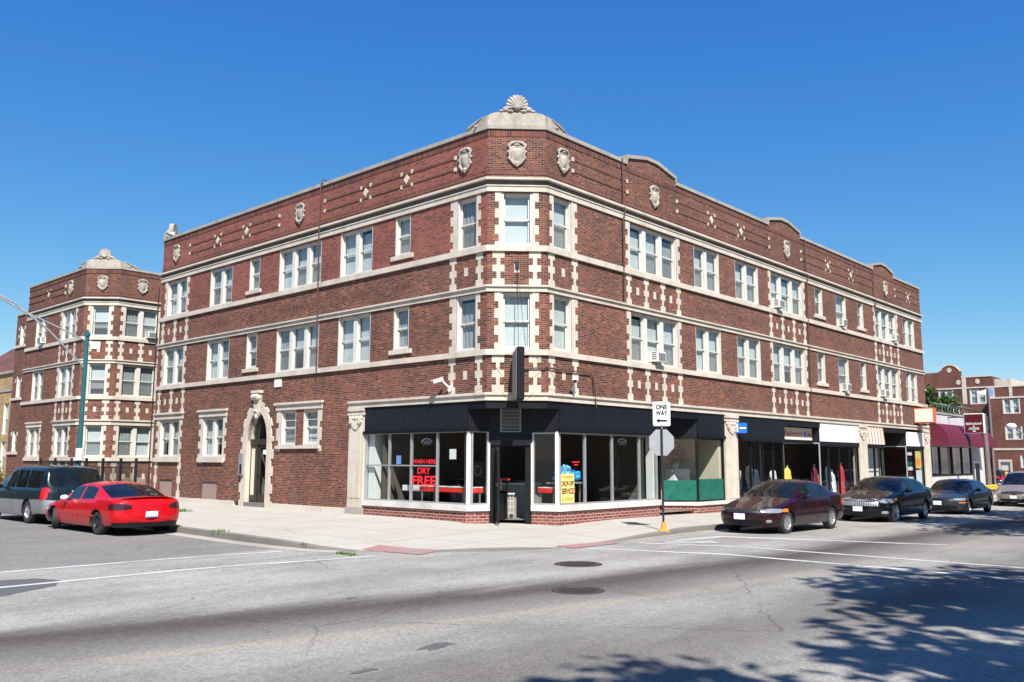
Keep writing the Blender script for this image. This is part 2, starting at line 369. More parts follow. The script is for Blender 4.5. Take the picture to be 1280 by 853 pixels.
M['paint_maroon'] = paint('dark_maroon_car_paint', (0.016, 0.0025, 0.0045), 0.0, 0.3)
M['paint_black'] = paint('black_car_paint', (0.003, 0.0035, 0.006), 0.0, 0.25)
M['paint_grey'] = paint('slate_grey_car_paint', (0.026, 0.028, 0.036), 0.1, 0.3)
M['paint_tan'] = paint('tan_metallic_paint', (0.30, 0.25, 0.21), 0.5, 0.35)
M['paint_navy'] = paint('dark_navy_paint', (0.009, 0.012, 0.030), 0.2, 0.25)
def ribbed(name, col, w=0.11):
    t = NT(name); uv = uvn(t); sep = t.n('ShaderNodeSeparateXYZ'); t.l(uv, sep.inputs[0])
    fr = t.math('FRACT', t.math('DIVIDE', sep.outputs[0], w)); tri = t.math('ABSOLUTE', t.math('SUBTRACT', fr, 0.5))
    groove = t.ramp(tri, [(0.40, 1.0), (0.48, 0.0)])
    n = t.noise(2.0, 5, 0.6, pos(t)); c = t.mix(1.0, col, t.ramp(n.outputs[0], [(0.3, 0.8), (0.7, 1.25)]), 'MULTIPLY')
    t.pbsdf(c, 0.5, spec=0.3, bump=groove, bumpd=0.02); return t.m
M['ribbed'] = ribbed('black_ribbed_panel', (0.0075, 0.0085, 0.0125))
M['awning_rib'] = M['burgundy']
def stripes():
    t = NT('striped_canvas'); uv = uvn(t); sep = t.n('ShaderNodeSeparateXYZ'); t.l(uv, sep.inputs[0])
    fr = t.math('FRACT', t.math('DIVIDE', sep.outputs[0], 0.40)); k = t.math('LESS_THAN', fr, 0.42)
    t.pbsdf(t.mix(k, (0.75, 0.72, 0.66), (0.66, 0.20, 0.09)), 0.7); return t.m
M['stripes'] = stripes()
def asphalt():
    t = NT('asphalt'); p = pos(t); sep = t.n('ShaderNodeSeparateXYZ'); t.l(p, sep.inputs[0]); X, Y = sep.outputs[0], sep.outputs[1]
    nf = t.noise(30, 4, 0.85, p); nm = t.noise(8, 6, 0.75, p); nb = t.noise(0.32, 6, 0.6, p)
    sx = t.n('ShaderNodeMapping'); sx.inputs['Scale'].default_value = (0.25, 1.3, 1.0); t.l(p, sx.inputs[0]); ns = t.noise(1.0, 5, 0.65, sx.outputs[0])
    c = t.ramp(nb.outputs[0], [(0.3, (0.222, 0.212, 0.188)), (0.5, (0.300, 0.288, 0.260)), (0.7, (0.355, 0.342, 0.310))])
    c = t.mix(1.0, c, t.ramp(ns.outputs[0], [(0.3, 0.78), (0.7, 1.12)]), 'MULTIPLY')
    # darker newer asphalt of the side street
    side = t.math('MULTIPLY', t.ramp(t.math('ADD', t.math('MULTIPLY', Y, 0.5), t.math('MULTIPLY', nm.outputs[0], 0.3)), [(0.47, 0.0), (0.60, 1.0)]), 0.62)
    c = t.mix(side, c, (0.130, 0.126, 0.120))
    # worn wheel bands of the turning traffic, curved in plan
    xc = t.math('MINIMUM', X, 2.0)
    f = t.math('ADD', -7.88, t.math('ADD', t.math('MULTIPLY', xc, -0.034), t.math('MULTIPLY', t.math('MULTIPLY', xc, xc), 0.0092)))
    d = t.math('ADD', t.math('SUBTRACT', Y, f), t.math('MULTIPLY', t.math('SUBTRACT', ns.outputs[0], 0.5), 1.1))
    def band(off, w, amt):
        g = t.math('DIVIDE', t.math('ADD', d, off), w); e = t.math('POWER', 2.718, t.math('MULTIPLY', t.math('MULTIPLY', g, g), -1.0))
        return t.math('MULTIPLY', e, amt)
    bb = t.math('ADD', t.math('ADD', band(0.1, 0.66, 0.74), band(1.05, 0.95, 0.55)), t.math('ADD', band(4.3, 1.3, 0.62), band(-2.2, 0.6, 0.16)), clamp=True)
    bb = t.math('MULTIPLY', bb, t.ramp(nm.outputs[0], [(0.25, 0.8), (0.7, 1.15)]))
    c = t.mix(bb, c, (0.070, 0.060, 0.054))
    # pale gritty joint between lanes
    jn = t.math('ABSOLUTE', t.math('ADD', t.math('ADD', d, 1.85), t.math('MULTIPLY', t.math('SUBTRACT', nm.outputs[0], 0.5), 0.5)))
    jm = t.math('MULTIPLY', t.ramp(jn, [(0.02, 1.0), (0.30, 0.0)]), t.ramp(nb.outputs[0], [(0.35, 0.0), (0.6, 0.6)]))
    c = t.mix(jm, c, (0.33, 0.29, 0.23))
    # cracks
    def cracks(sc, w, seed):
        mp = t.n('ShaderNodeMapping'); mp.inputs['Location'].default_value = (seed, seed*1.7, 0); t.l(p, mp.inputs[0])
        wv = t.n('ShaderNodeVectorMath', operation='MULTIPLY_ADD'); wv.inputs[1].default_value = (0.45, 0.45, 0.0)
        nn = t.noise(1.3, 5, 0.65, p); t.l(nn.outputs['Color'], wv.inputs[0]); t.l(mp.outputs[0], wv.inputs[2])
        vo = t.n('ShaderNodeTexVoronoi'); vo.feature = 'DISTANCE_TO_EDGE'; vo.voronoi_dimensions = '2D'; vo.inputs['Scale'].default_value = sc; t.l(wv.outputs[0], vo.inputs['Vector'])
        return t.ramp(vo.outputs['Distance'], [(0.0, 1.0), (w, 0.0)])
    ck = t.math('MULTIPLY', cracks(0.24, 0.0045, 3.1), t.ramp(t.noise(0.6, 4, 0.6, p).outputs[0], [(0.46, 0.0), (0.56, 0.75)]))
    ck2 = t.math('MULTIPLY', cracks(0.8, 0.012, 9.7), t.ramp(t.noise(0.35, 3, 0.5, p).outputs[0], [(0.58, 0.0), (0.66, 0.6)]))
    c = t.mix(t.math('MAXIMUM', ck, ck2), c, (0.045, 0.04, 0.036))
    # small spalls and oil spots
    sp = t.math('MULTIPLY', t.ramp(t.noise(1.7, 4, 0.6, p).outputs[0], [(0.66, 0.0), (0.74, 1.0)]), 0.35); c = t.mix(sp, c, (0.10, 0.095, 0.09))
    c = t.mix(1.0, c, t.ramp(nf.outputs[0], [(0.25, 0.36), (0.5, 1.0), (0.76, 1.66)]), 'MULTIPLY')
    c = t.mix(1.0, c, t.ramp(nm.outputs[0], [(0.25, 0.80), (0.8, 1.16)]), 'MULTIPLY')
    t.pbsdf(c, 0.85, spec=0.25, bump=nf.outputs[0], bumpd=0.008); return t.m
M['asphalt'] = asphalt()
def concrete(name, col, stain, joints=True):
    t = NT(name); p = pos(t); sep = t.n('ShaderNodeSeparateXYZ'); t.l(p, sep.inputs[0])
    nb = t.noise(0.5, 7, 0.62, p); nf = t.noise(26, 4, 0.7, p); nm = t.noise(2.2, 6, 0.7, p)
    c = t.mix(t.math('MULTIPLY', t.ramp(nb.outputs[0], [(0.45, 0.0), (0.75, 1.0)]), 0.6), col, stain)
    c = t.mix(t.math('MULTIPLY', t.ramp(nm.outputs[0], [(0.55, 0.0), (0.8, 1.0)]), 0.35), c, stain)
    if joints:
        def jt(o, s):
            fr = t.math('FRACT', t.math('ADD', t.math('DIVIDE', o, s), 0.02)); a = t.math('ABSOLUTE', t.math('SUBTRACT', fr, 0.5)); return t.ramp(a, [(0.488, 0.0), (0.496, 1.0)])
        c = t.mix(t.math('MULTIPLY', t.math('MAXIMUM', jt(sep.outputs[0], 1.72), jt(sep.outputs[1], 1.80)), 0.75), c, (0.17, 0.15, 0.13))
    gum = t.n('ShaderNodeTexVoronoi'); gum.voronoi_dimensions = '2D'; gum.inputs['Scale'].default_value = 2.2; t.l(p, gum.inputs['Vector'])
    c = t.mix(t.math('MULTIPLY', t.ramp(gum.outputs['Distance'], [(0.035, 1.0), (0.06, 0.0)]), 0.35), c, (0.16, 0.14, 0.12))
    vo = t.n('ShaderNodeTexVoronoi'); vo.feature = 'DISTANCE_TO_EDGE'; vo.voronoi_dimensions = '2D'; vo.inputs['Scale'].default_value = 0.23
    wv = t.n('ShaderNodeVectorMath', operation='MULTIPLY_ADD'); wv.inputs[1].default_value = (0.6, 0.6, 0); t.l(nm.outputs['Color'], wv.inputs[0]); t.l(p, wv.inputs[2]); t.l(wv.outputs[0], vo.inputs['Vector'])
    c = t.mix(t.math('MULTIPLY', t.ramp(vo.outputs['Distance'], [(0.0, 1.0), (0.005, 0.0)]), 0.5 if joints else 0.25), c, (0.13, 0.11, 0.095))
    c = t.mix(1.0, c, t.ramp(nf.outputs[0], [(0.3, 0.86), (0.7, 1.1)]), 'MULTIPLY')
    t.pbsdf(c, 0.88, spec=0.25, bump=nf.outputs[0], bumpd=0.004); return t.m
M['sidewalk'] = concrete('sidewalk_concrete', (0.405, 0.377, 0.332), (0.31, 0.28, 0.235))
M['kerb'] = concrete('kerb_concrete', (0.20, 0.185, 0.165), (0.085, 0.078, 0.07), False)
M['gutter'] = concrete('gutter_concrete', (0.36, 0.33, 0.29), (0.22, 0.2, 0.17), False)
M['base'] = concrete('base_concrete', (0.56, 0.51, 0.44), (0.42, 0.37, 0.31), False)
def road_paint(name, col, wear):
    t = NT(name); p = pos(t); n = t.noise(12, 5, 0.75, p); n2 = t.noise(0.9, 4, 0.6, p)
    k = t.math('ADD', t.math('MULTIPLY', n.outputs[0], 0.7), t.math('MULTIPLY', n2.outputs[0], 0.5))
    c = t.mix(t.ramp(k, [(0.56-wear*0.1, 0.0), (0.82-wear*0.12, 0.85)]), col, (0.24, 0.235, 0.23))
    t.pbsdf(c, 0.75, spec=0.3, bump=n.outputs[0], bumpd=0.004); return t.m
M['line'] = road_paint('worn_white_line', (0.60, 0.60, 0.58), 0.75)
M['line_faint'] = road_paint('faint_white_line', (0.50, 0.50, 0.49), 1.2)
M['tactile'] = road_paint('red_tactile_paving', (0.37, 0.13, 0.11), 0.9)
M['patch'] = plain('fresh_asphalt_patch', (0.085, 0.084, 0.086), 0.9, var=0.15, scale=8, fine=0.25)
M['iron_cast'] = plain('cast_iron_cover', (0.055, 0.045, 0.040), 0.6, metal=0.3, var=0.3, scale=9, fine=0.3)
def leaf(name, cols, trans=0.25):
    t = NT(name); oi = t.n('ShaderNodeNewGeometry'); rn = oi.outputs['Random Per Island']
    c = t.ramp(rn, [(0.0, cols[0]), (0.5, cols[1]), (1.0, cols[2])])
    b = t.n('ShaderNodeBsdfPrincipled', Roughness=0.55); t.l(c, b.inputs['Base Color']); b.inputs['Specular IOR Level'].default_value = 0.3
    tl = t.n('ShaderNodeBsdfTranslucent'); t.l(c, tl.inputs['Color']); mx = t.n('ShaderNodeMixShader', Fac=trans)
    t.l(b.outputs[0], mx.inputs[1]); t.l(tl.outputs[0], mx.inputs[2]); t.l(mx.outputs[0], t.out.inputs['Surface']); return t.m
M['leaf'] = leaf('tree_leaves', [(0.020, 0.055, 0.012), (0.040, 0.095, 0.018), (0.075, 0.135, 0.028)])
M['grass'] = leaf('grass_blades', [(0.05, 0.13, 0.015), (0.09, 0.2, 0.022), (0.15, 0.25, 0.04)])
M['shrub'] = leaf('shrub_leaves', [(0.05, 0.08, 0.02), (0.14, 0.19, 0.05), (0.36, 0.36, 0.2)])
M['soil'] = plain('lawn_soil', (0.07, 0.085, 0.03), 0.95)
# ================================================================== GROUND
def gz(x, y=0): return -0.35 - 0.012*max(0.0, min(x, 60)-3)
def lerp(a, b, t): return a+(b-a)*t
mb = MB()
xs = [-900, -300, -80, -40, -25, -15, -8, -2, 3, 10, 20, 30, 45, 60, 90, 150, 400, 1500]; ys = [-900, -200, -60, -30, -15, -8, -4, 0, 6, 15, 40, 90, 250, 1500]
for i in range(len(xs)-1):
    for j in range(len(ys)-1):
        mb.face([(xs[i], ys[j], gz(xs[i])), (xs[i+1], ys[j], gz(xs[i+1])), (xs[i+1], ys[j+1], gz(xs[i+1])), (xs[i], ys[j+1], gz(xs[i]))])
struct(mb.build('road', M['asphalt']))
KO = [(-6.3,95),(-6.3,30),(-6.3,14),(-6.45,8.5),(-6.75,3),(-6.72,1.2),(-6.6,0),(-6.2,-1.0),(-5.6,-1.75),(-4.9,-2.5),(-4.2,-3.05),(-3.4,-3.4),(-2.6,-3.6),(-1,-3.65),(1,-3.5),(3,-3.42),(6,-3.4),(12,-3.4),(20,-3.4),(34,-3.4),(60,-3.4),(150,-3.4)]
KI = [(0.3,95),(0.3,30),(0.3,14),(0.3,8),(0.3,4),(0.3,2.6),(0.6,2.3),(1.0,2.2),(1.4,2.2),(1.8,2.2),(2.1,2.1),(2.2,1.8),(2.3,1.5),(2.4,1.3),(2.6,1.3),(3.2,1.3),(6,1.3),(12,1.3),(20,1.3),(34,1.3),(60,1.3),(150,1.3)]
KH = [.15,.15,.15,.15,.155,.13,.07,.0,.0,.04,.06,.04,.0,.0,.07,.13,.14,.14,.14,.14,.14,.14]
def dens(lst, n=6):
    out = []
    for i in range(len(lst)-1):
        for k in range(n):
            t = k/n
            a, b = lst[i], lst[i+1]
            out.append(tuple(lerp(p, q, t) for p, q in zip(a, b)) if isinstance(a, tuple) else lerp(a, b, t))
    out.append(lst[-1]); return out
ko, ki, kh = dens(KO), dens(KI), dens(KH)
def zside(i, t, x, y):
    z = gz(x) + lerp(kh[i], 0.18, min(1, t*1.0))
    return z - 0.07*math.exp(-((x-1.6)**2+(y-0.3)**2)/6.0)
mb = MB(); NT_ = 10; rows = []
for i in range(len(ko)):
    r_ = []
    for k in range(NT_+1):
        t = k/NT_; x = lerp(ko[i][0], ki[i][0], t); y = lerp(ko[i][1], ki[i][1], t); r_.append((x, y, zside(i, t, x, y)))
    rows.append(r_)
for i in range(len(rows)-1):
    for k in range(NT_): mb.face([rows[i][k], rows[i][k+1], rows[i+1][k+1], rows[i+1][k]])
struct(mb.build('sidewalk', M['sidewalk'], smooth=60))
def offs(pts, d):     # offset a polyline to its right-hand side by d (mitred)
    out = []
    for i, p in enumerate(pts):
        a = Vector(p[:2])-Vector(pts[i-1][:2]) if i else None; b = Vector(pts[i+1][:2])-Vector(p[:2]) if i < len(pts)-1 else None
        ns = []
        for e in (a, b):
            if e is not None and e.length > 1e-9: e = e.normalized(); ns.append(Vector((e.y, -e.x)))
        m = (ns[0]+ns[-1]); m = m/m.length; k = d/max(0.3, m.dot(ns[0]))
        out.append((p[0]+m.x*k, p[1]+m.y*k))
    return out
kin = offs(ko, -0.17); gut = offs(ko, 0.42)
mb = MB()
for i in range(len(ko)-1):
    def sec(j):
        g = gz(ko[j][0]); h = kh[j]+0.004
        return [(ko[j][0], ko[j][1], g-0.08), (ko[j][0], ko[j][1], g+h-0.02), (lerp(ko[j][0], kin[j][0], .12), lerp(ko[j][1], kin[j][1], .12), g+h), (kin[j][0], kin[j][1], g+h+0.004), (kin[j][0], kin[j][1], g-0.08)]
    a, b = sec(i), sec(i+1)
    for k in range(4): mb.face([a[k], b[k], b[k+1], a[k+1]])
struct(mb.build('kerb', M['kerb'], smooth=40))
mb = MB()
for i in range(len(ko)-1):
    if ko[i][1] > -0.6 or ko[i][0] > 3:
        mb.face([(ko[i][0], ko[i][1], gz(ko[i][0])+.005), (ko[i+1][0], ko[i+1][1], gz(ko[i+1][0])+.005), (gut[i+1][0], gut[i+1][1], gz(gut[i+1][0])+.004), (gut[i][0], gut[i][1], gz(gut[i][0])+.004)])
struct(mb.build('gutter', M['gutter']))
mb = MB().box(-13, 150, -60, -15.0, -1.2, -0.2)   # pavement on the far side of the street, behind the viewer
struct(mb.build('pavement', M['sidewalk']))
def strip(name, pts, w, mat, dz=0.006, parent=None):
    L_ = offs(pts, w/2); R_ = offs(pts, -w/2); mb = MB()
    for i in range(len(pts)-1):
        q = [L_[i], L_[i+1], R_[i+1], R_[i]]; mb.face([(x, y, gz(x)+dz) for x, y in q])
    o = mb.build(name, mat); o['kind'] = 'structure'; return o
strip('road_marking', dens([(-18, 0.75), (-12.64, 0.66), (-9.83, 0.56), (-7.3, 0.2)], 4), 0.15, M['line'])
strip('road_marking', dens([(-18, -1.25), (-13.26, -1.31), (-10.14, -1.3), (-6.5, -1.95)], 4), 0.15, M['line'])
strip('road_marking', dens([(-0.35, -4.2), (0.5, -6.5), (0.54, -12.8)], 6), 0.17, M['line'])
strip('road_marking', dens([(-2.22, -4.2), (-1.2, -7.0), (-1.31, -13.2)], 6), 0.19, M['line'])
strip('road_marking', dens([(0.7, -4.55), (2.6, -4.75), (4.5, -9.7)], 5), 0.26, M['line'])
strip('road_marking', dens([(0.2, -4.6), (1.2, -5.4)], 3), 0.6, M['line_faint'])
strip('tar_patch', dens([(-16, -2.3), (-13.5, -2.1)], 2), 1.5, M['patch'], 0.003)
mb = MB(); pl = [(-16, -0.4), (-13.2, -0.35), (-12.5, -0.6), (-12.3, -1.1), (-12.6, -1.7), (-13.6, -2.3), (-15, -2.6), (-16, -2.6)]
mb.face([(x, y, gz(x)+0.003) for x, y in pl]); struct(mb.build('asphalt_patch', M['patch']))
bpy.data.objects.remove(bpy.data.objects['tar_patch'])
_q = random.Random(21)
for (cx_, cy_, r_, e_) in ((-11.56, -9.28, .26, .5), (-12.75, -9.6, .16, .4), (-10.2, -6.0, .10, .5)):
    mb = MB(); mb.face([(cx_+math.cos(k*.4488)*r_*_q.uniform(.55, 1.25), cy_+math.sin(k*.4488)*r_*e_*_q.uniform(.5, 1.3), gz(cx_)+.0035) for k in range(14)]); struct(mb.build('asphalt_patch', M['patch']))
from mathutils.bvhtree import BVHTree
BVH = BVHTree.FromPolygons([v for r_ in rows for v in r_], [(i*11+k, i*11+k+1, (i+1)*11+k+1, (i+1)*11+k) for i in range(len(rows)-1) for k in range(10)])
def onsw(poly, lab_mat, name):   # a sheet lying on the sidewalk ramp
    mb = MB(); n = 6
    A, B, Cc, D = [Vector(p) for p in poly]
    tri = []
    def hz(x, y):
        h = BVH.ray_cast(Vector((x, y, 5)), Vector((0, 0, -1)))
        return h[0].z if h[0] is not None else gz(x)+.006
    g = [[A.lerp(B, i/n).lerp(D.lerp(Cc, i/n), j/n) for j in range(n+1)] for i in range(n+1)]
    zz = [[hz(p.x, p.y)+0.006 for p in r_] for r_ in g]
    for i in range(n):
        for j in range(n): mb.face([(g[a][b].x, g[a][b].y, zz[a][b]) for a, b in ((i, j), (i+1, j), (i+1, j+1), (i, j+1))])
    o = mb.build(name, lab_mat, smooth=60); o['kind'] = 'structure'; return o
def unproj(px, py, z):
    d = FWD*1094 + RGT*(px-640) - UPV*(py-426.5); t = (z-CAMP.z)/d.z; return CAMP + d*t
def unq(pts, z): return [tuple(unproj(x, y, z)[:2]) for x, y in pts]
onsw(unq([(452.8,684.9),(474.7,680.5),(548,686.6),(525,691.0)], -0.30), M['tactile'], 'tactile_paving')
onsw(unq([(694.7,680.5),(753.8,675),(773.4,677.2),(717.7,683.2)], -0.30), M['tactile'], 'tactile_paving')
def manhole(x, y, r, label):
    t = thing('manhole_cover', (x, y, gz(x)), label, 'manhole cover', 'manhole covers in the road')
    mb = MB(); mb.lathe([(0.003, 0.0), (0.003, r-0.10)], (0, 0, 0), (0, 0, 1), 32)
    for i in range(7):
        w = (r-0.13)*math.sqrt(max(0, 1-((i-3)/3.6)**2)); yy = (i-3)/3.6*(r-0.13)
        mb.box(-w, w, yy-0.022, yy+0.022, 0.004, 0.011)
    mb.build('lid', M['iron_cast'], t, world_coords=False)
    MB().lathe([(0.002, r-0.085), (0.010, r-0.08), (0.010, r-0.01), (0.002, r)], (0, 0, 0), (0, 0, 1), 32).build('rim', M['iron_cast'], t, world_coords=False)
manhole(-4.71, -5.81, 0.46, 'dark iron manhole cover nearer the shop corner')
manhole(-7.38, -7.90, 0.41, 'dark iron manhole cover farther out in the roadway')

# ================================================================== BUILDING ELEMENTS
def wall(mb, F, u0, u1, z0, z1, holes, th=0.22, m=0, d=0.0):
    us = sorted({round(v, 4) for v in [u0, u1] + [h[0] for h in holes] + [h[1] for h in holes] if u0-1e-6 <= v <= u1+1e-6})
    zs = sorted({round(v, 4) for v in [z0, z1] + [h[2] for h in holes] + [h[3] for h in holes] if z0-1e-6 <= v <= z1+1e-6})
    def full(i, j):
        if i < 0 or j < 0 or i >= len(us)-1 or j >= len(zs)-1: return False
        a, b = (us[i]+us[i+1])/2, (zs[j]+zs[j+1])/2
        return not any(h[0] < a < h[1] and h[2] < b < h[3] for h in holes)
    P = F.pt
    for i in range(len(us)-1):
        for j in range(len(zs)-1):
            if not full(i, j): continue
            a, b, c, e = us[i], us[i+1], zs[j], zs[j+1]
            mb.face([P(a,c,d), P(b,c,d), P(b,e,d), P(a,e,d)], m); mb.face([P(a,c,d-th), P(a,e,d-th), P(b,e,d-th), P(b,c,d-th)], m)
            if not full(i-1, j): mb.face([P(a,c,d), P(a,e,d), P(a,e,d-th), P(a,c,d-th)], m)
            if not full(i+1, j): mb.face([P(b,c,d), P(b,c,d-th), P(b,e,d-th), P(b,e,d)], m)
            if not full(i, j-1): mb.face([P(a,c,d), P(a,c,d-th), P(b,c,d-th), P(b,c,d)], m)
            if not full(i, j+1): mb.face([P(a,e,d), P(b,e,d), P(b,e,d-th), P(a,e,d-th)], m)
def band(mb, path, z0, z1, d0, d1, m=0):      # mitred moulding along a plan path, d measured outwards (right-hand side)
    A, B = offs(path, d0), offs(path, d1)
    n = len(path); b = len(mb.v)
    for i in range(n): mb.v += [(A[i][0], A[i][1], z0), (B[i][0], B[i][1], z0), (B[i][0], B[i][1], z1), (A[i][0], A[i][1], z1)]
    for i in range(n-1):
        for k in range(4):
            k2 = (k+1) % 4; mb.f.append((b+i*4+k, b+i*4+k2, b+(i+1)*4+k2, b+(i+1)*4+k)); mb.mi.append(m)
    mb.f.append((b, b+1, b+2, b+3)); e = b+(n-1)*4; mb.f.append((e+3, e+2, e+1, e)); mb.mi += [m, m]
def make_window(F, parent, u0, u1, z0, z1, n, rng, bars=False, mull=0.20, low=False, sill_own=False, casing=0.045, dull=False):
    mb = MB(); ln = casing
    mb.fbox(F, u0, u0+ln, z0, z1, -0.21, -0.012); mb.fbox(F, u1-ln, u1, z0, z1, -0.21, -0.012)
    mb.fbox(F, u0+ln, u1-ln, z1-0.07, z1, -0.21, -0.09); mb.fbox(F, u0+ln, u1-ln, z0, z0+0.07, -0.21, -0.03)
    W = (u1-u0-2*ln-(n-1)*mull)/n
    for k in range(1, n):
        a = u0+ln+k*W+(k-1)*mull; mb.fbox(F, a, a+mull, z0+0.07, z1-0.07, -0.209, -0.06)
    w = mb.build('window', M['trim'], parent)
    sb = MB(); pb = MB(); bl = MB(); scs = []; zb, zt = z0+0.07, z1-0.07; zm = (zb+zt)/2+0.01
    for k in range(n):
        a = u0+ln+k*(W+mull); b = a+W; f = 0.052
        for (za, ze, d) in ((zm-0.03, zt, -0.125), (zb, zm+0.03, -0.162)):
            sb.fbox(F, a, a+f, za, ze, d-0.035, d); sb.fbox(F, b-f, b, za, ze, d-0.035, d)
            sb.fbox(F, a+f, b-f, ze-f, ze, d-0.034, d-0.001); sb.fbox(F, a+f, b-f, za, za+f, d-0.034, d-0.001)
            P = F.pt; dd = d-0.018
            pb.face([P(a+f, za+f, dd), P(b-f, za+f, dd), P(b-f, ze-f, dd), P(a+f, ze-f, dd)])
            if bars and za > zb: sb.fbox(F, a+f, b-f, (za+ze)/2-0.012, (za+ze)/2+0.012, d-0.03, d-0.004)
            elif bars: sb.fbox(F, a+f, b-f, lerp(za, ze, .5)-0.012, lerp(za, ze, .5)+0.012, d-0.03, d-0.004)
        if rng.random() < 0.75:
            d = -0.142; scs.append(MB()); scs[-1].face([F.pt(a+f, zb+f, d), F.pt(b-f, zb+f, d), F.pt(b-f, zm-0.03, d), F.pt(a+f, zm-0.03, d)])
        r_ = rng.random(); drop = 1.0 if r_ < 0.70 else rng.uniform(0.6, 0.95)
        mt = 1 if rng.random() < (0.15 if not dull else 0.4) else 0
        zlow = lerp(zt, zb, drop); d = -0.245; top = zt - (0 if rng.random() < .8 else 0.12)
        if mt == 0:
            ns = max(2, int((top-zlow)/0.05))
            for q in range(ns):
                za = lerp(zlow, top, q/ns); zb2 = lerp(zlow, top, (q+1)/ns)
                bl.face([F.pt(a, za, d+0.0025), F.pt(b, za, d+0.0025), F.pt(b, zb2, d-0.0025), F.pt(a, zb2, d-0.0025)], 0)
        else:
            ns = 9
            for q in range(ns):
                ua, ub = lerp(a, b, q/ns), lerp(a, b, (q+1)/ns); o = 0.02*(q % 2); o2 = 0.02*((q+1) % 2)
                bl.face([F.pt(ua, zlow, d+o), F.pt(ub, zlow, d+o2), F.pt(ub, top, d+o2), F.pt(ua, top, d+o)], 1)
    put(sb.build('sash', M['trim_grey']), w); put(pb.build('pane', M['glass'], recalc=False), w)
    for sc in scs: put(sc.build('screen', M['screen'], recalc=False), w)
    if bl.f: put(bl.build('blind', [M['blind'], M['curtain']], recalc=False), w)
    if sill_own: put(MB().fbox(F, u0-0.17, u1+0.17, z0-0.15, z0, -0.1, 0.06).build('sill', M['stone'], bevel=0.01), w)
    return w
def quoins(parent, F, u, sgn, z0, z1, first=True, nar=0.10, wide=0.235, d=0.014, a=0.285, b=0.215, inner=0.0):
    mb = MB(); z = z1; k = 0 if first else 1
    while z > z0+0.02:
        h = a if k % 2 == 0 else b; zz = max(z0, z-h); w = wide if k % 2 == 0 else nar
        p, q = u-sgn*inner, u+sgn*w
        mb.fbox(F, min(p, q), max(p, q), zz, z, -0.06, d); z = zz; k += 1
    return mb.build('stone_quoin', M['stone'], parent)
def vstrip(mb, F, u, z0, z1, nar=0.11, wide=0.29, d=0.014, n=5):
    h = (z1-z0)/n
    for k in range(n):
        w = wide if k % 2 == 0 else nar; mb.fbox(F, u-w/2, u+w/2, z0+k*h, z0+(k+1)*h, -0.05, d)
def spandrel(F, parent, us, z0, z1, wide=0.29, nar=0.11, sq=True):
    for u in us:
        mb = MB(); vstrip(mb, F, u, z0, z1, nar, wide); mb.build('stone_strip', M['stone'], parent)
    if sq:
        for i in range(len(us)-1):
            c = (us[i]+us[i+1])/2; zc = (z0+z1)/2; MB().fbox(F, c-0.075, c+0.075, zc-0.13, zc+0.13, -0.05, 0.014).build('stone_block', M['stone'], parent)
def ornament_x(parent, F, u, z):
    s = 0.062
    MB().prism(F, [(u-0.14, z), (u, z-0.17), (u+0.14, z), (u, z+0.17)], -0.05, 0.03).build('stone_lozenge', M['stone'], parent)
    for a in (-1, 1):
        for b in (-1, 1): MB().fbox(F, u+a*0.26-s*.75, u+a*0.26+s*.75, z+b*0.22-s, z+b*0.22+s, -0.05, 0.02).build('parapet_block', M['stone'], parent)
def cartouche_mesh():
    mb = MB(); F = Frame(0, 0, 1, 0, 0, -1)
    out = [(0, -.36), (.10, -.30), (.19, -.16), (.20, 0), (.23, .12), (.19, .24), (.1, .27), (0, .25), (-.1, .27), (-.19, .24), (-.23, .12), (-.20, 0), (-.19, -.16), (-.10, -.30)]
    n = len(out); rings = [(1.0, 0.0), (1.0, 0.06), (.86, .075), (.78, .06), (.5, .115), (.2, .13)]
    b = len(mb.v)
    for k, d in rings: mb.v += [F.pt(u*k, z*k-.0, d) for u, z in out]
    for r_ in range(len(rings)-1):
        for i in range(n):
            j = (i+1) % n; mb.f.append((b+r_*n+i, b+r_*n+j, b+(r_+1)*n+j, b+(r_+1)*n+i)); mb.mi.append(0)
    mb.f.append(tuple(b+(len(rings)-1)*n+i for i in range(n))); mb.mi.append(0)
    for s in (-1, 1):
        mb.tube([(s*.05, -.07, .38), (s*.17, -.07, .36), (s*.27, -.04, .27), (s*.22, -.05, .15), (s*.27, -.03, .06), (s*.235, -.04, -.06), (s*.26, -.03, -.15), (s*.19, -.05, -.25), (s*.13, -.05, -.33), (s*.03, -.06, -.41)], [.05, .06, .065, .04, .055, .035, .055, .05, .045, .03], 8)
        for (u, z, ru, rz) in ((.285, .29, .045, .04), (.30, .05, .04, .045), (.27, -.17, .045, .04)): mb.ell((s*u, -.05, z), ru, .05, rz, 8, 6)
    for (u, z, ru, rz, dd) in ((0, .38, .1, .06, .08), (0, -.34, .09, .07, .09), (0, -.42, .05, .05, .06), (0, .3, .13, .05, .06)): mb.ell((u, -dd*.6, z), ru, .07, rz, 8, 6)
    return mb
_cart = cartouche_mesh()
def cartouche(F, parent, u, z, s=1.0, mat='stone_grey'):
    m2 = MB()
    for (x, y, zz) in _cart.v: m2.v.append(F.pt(u+x*s, z+zz*s, -y*s))
    m2.f = list(_cart.f); m2.mi = list(_cart.mi)
    return m2.build('cartouche', M[mat], parent, smooth=50)
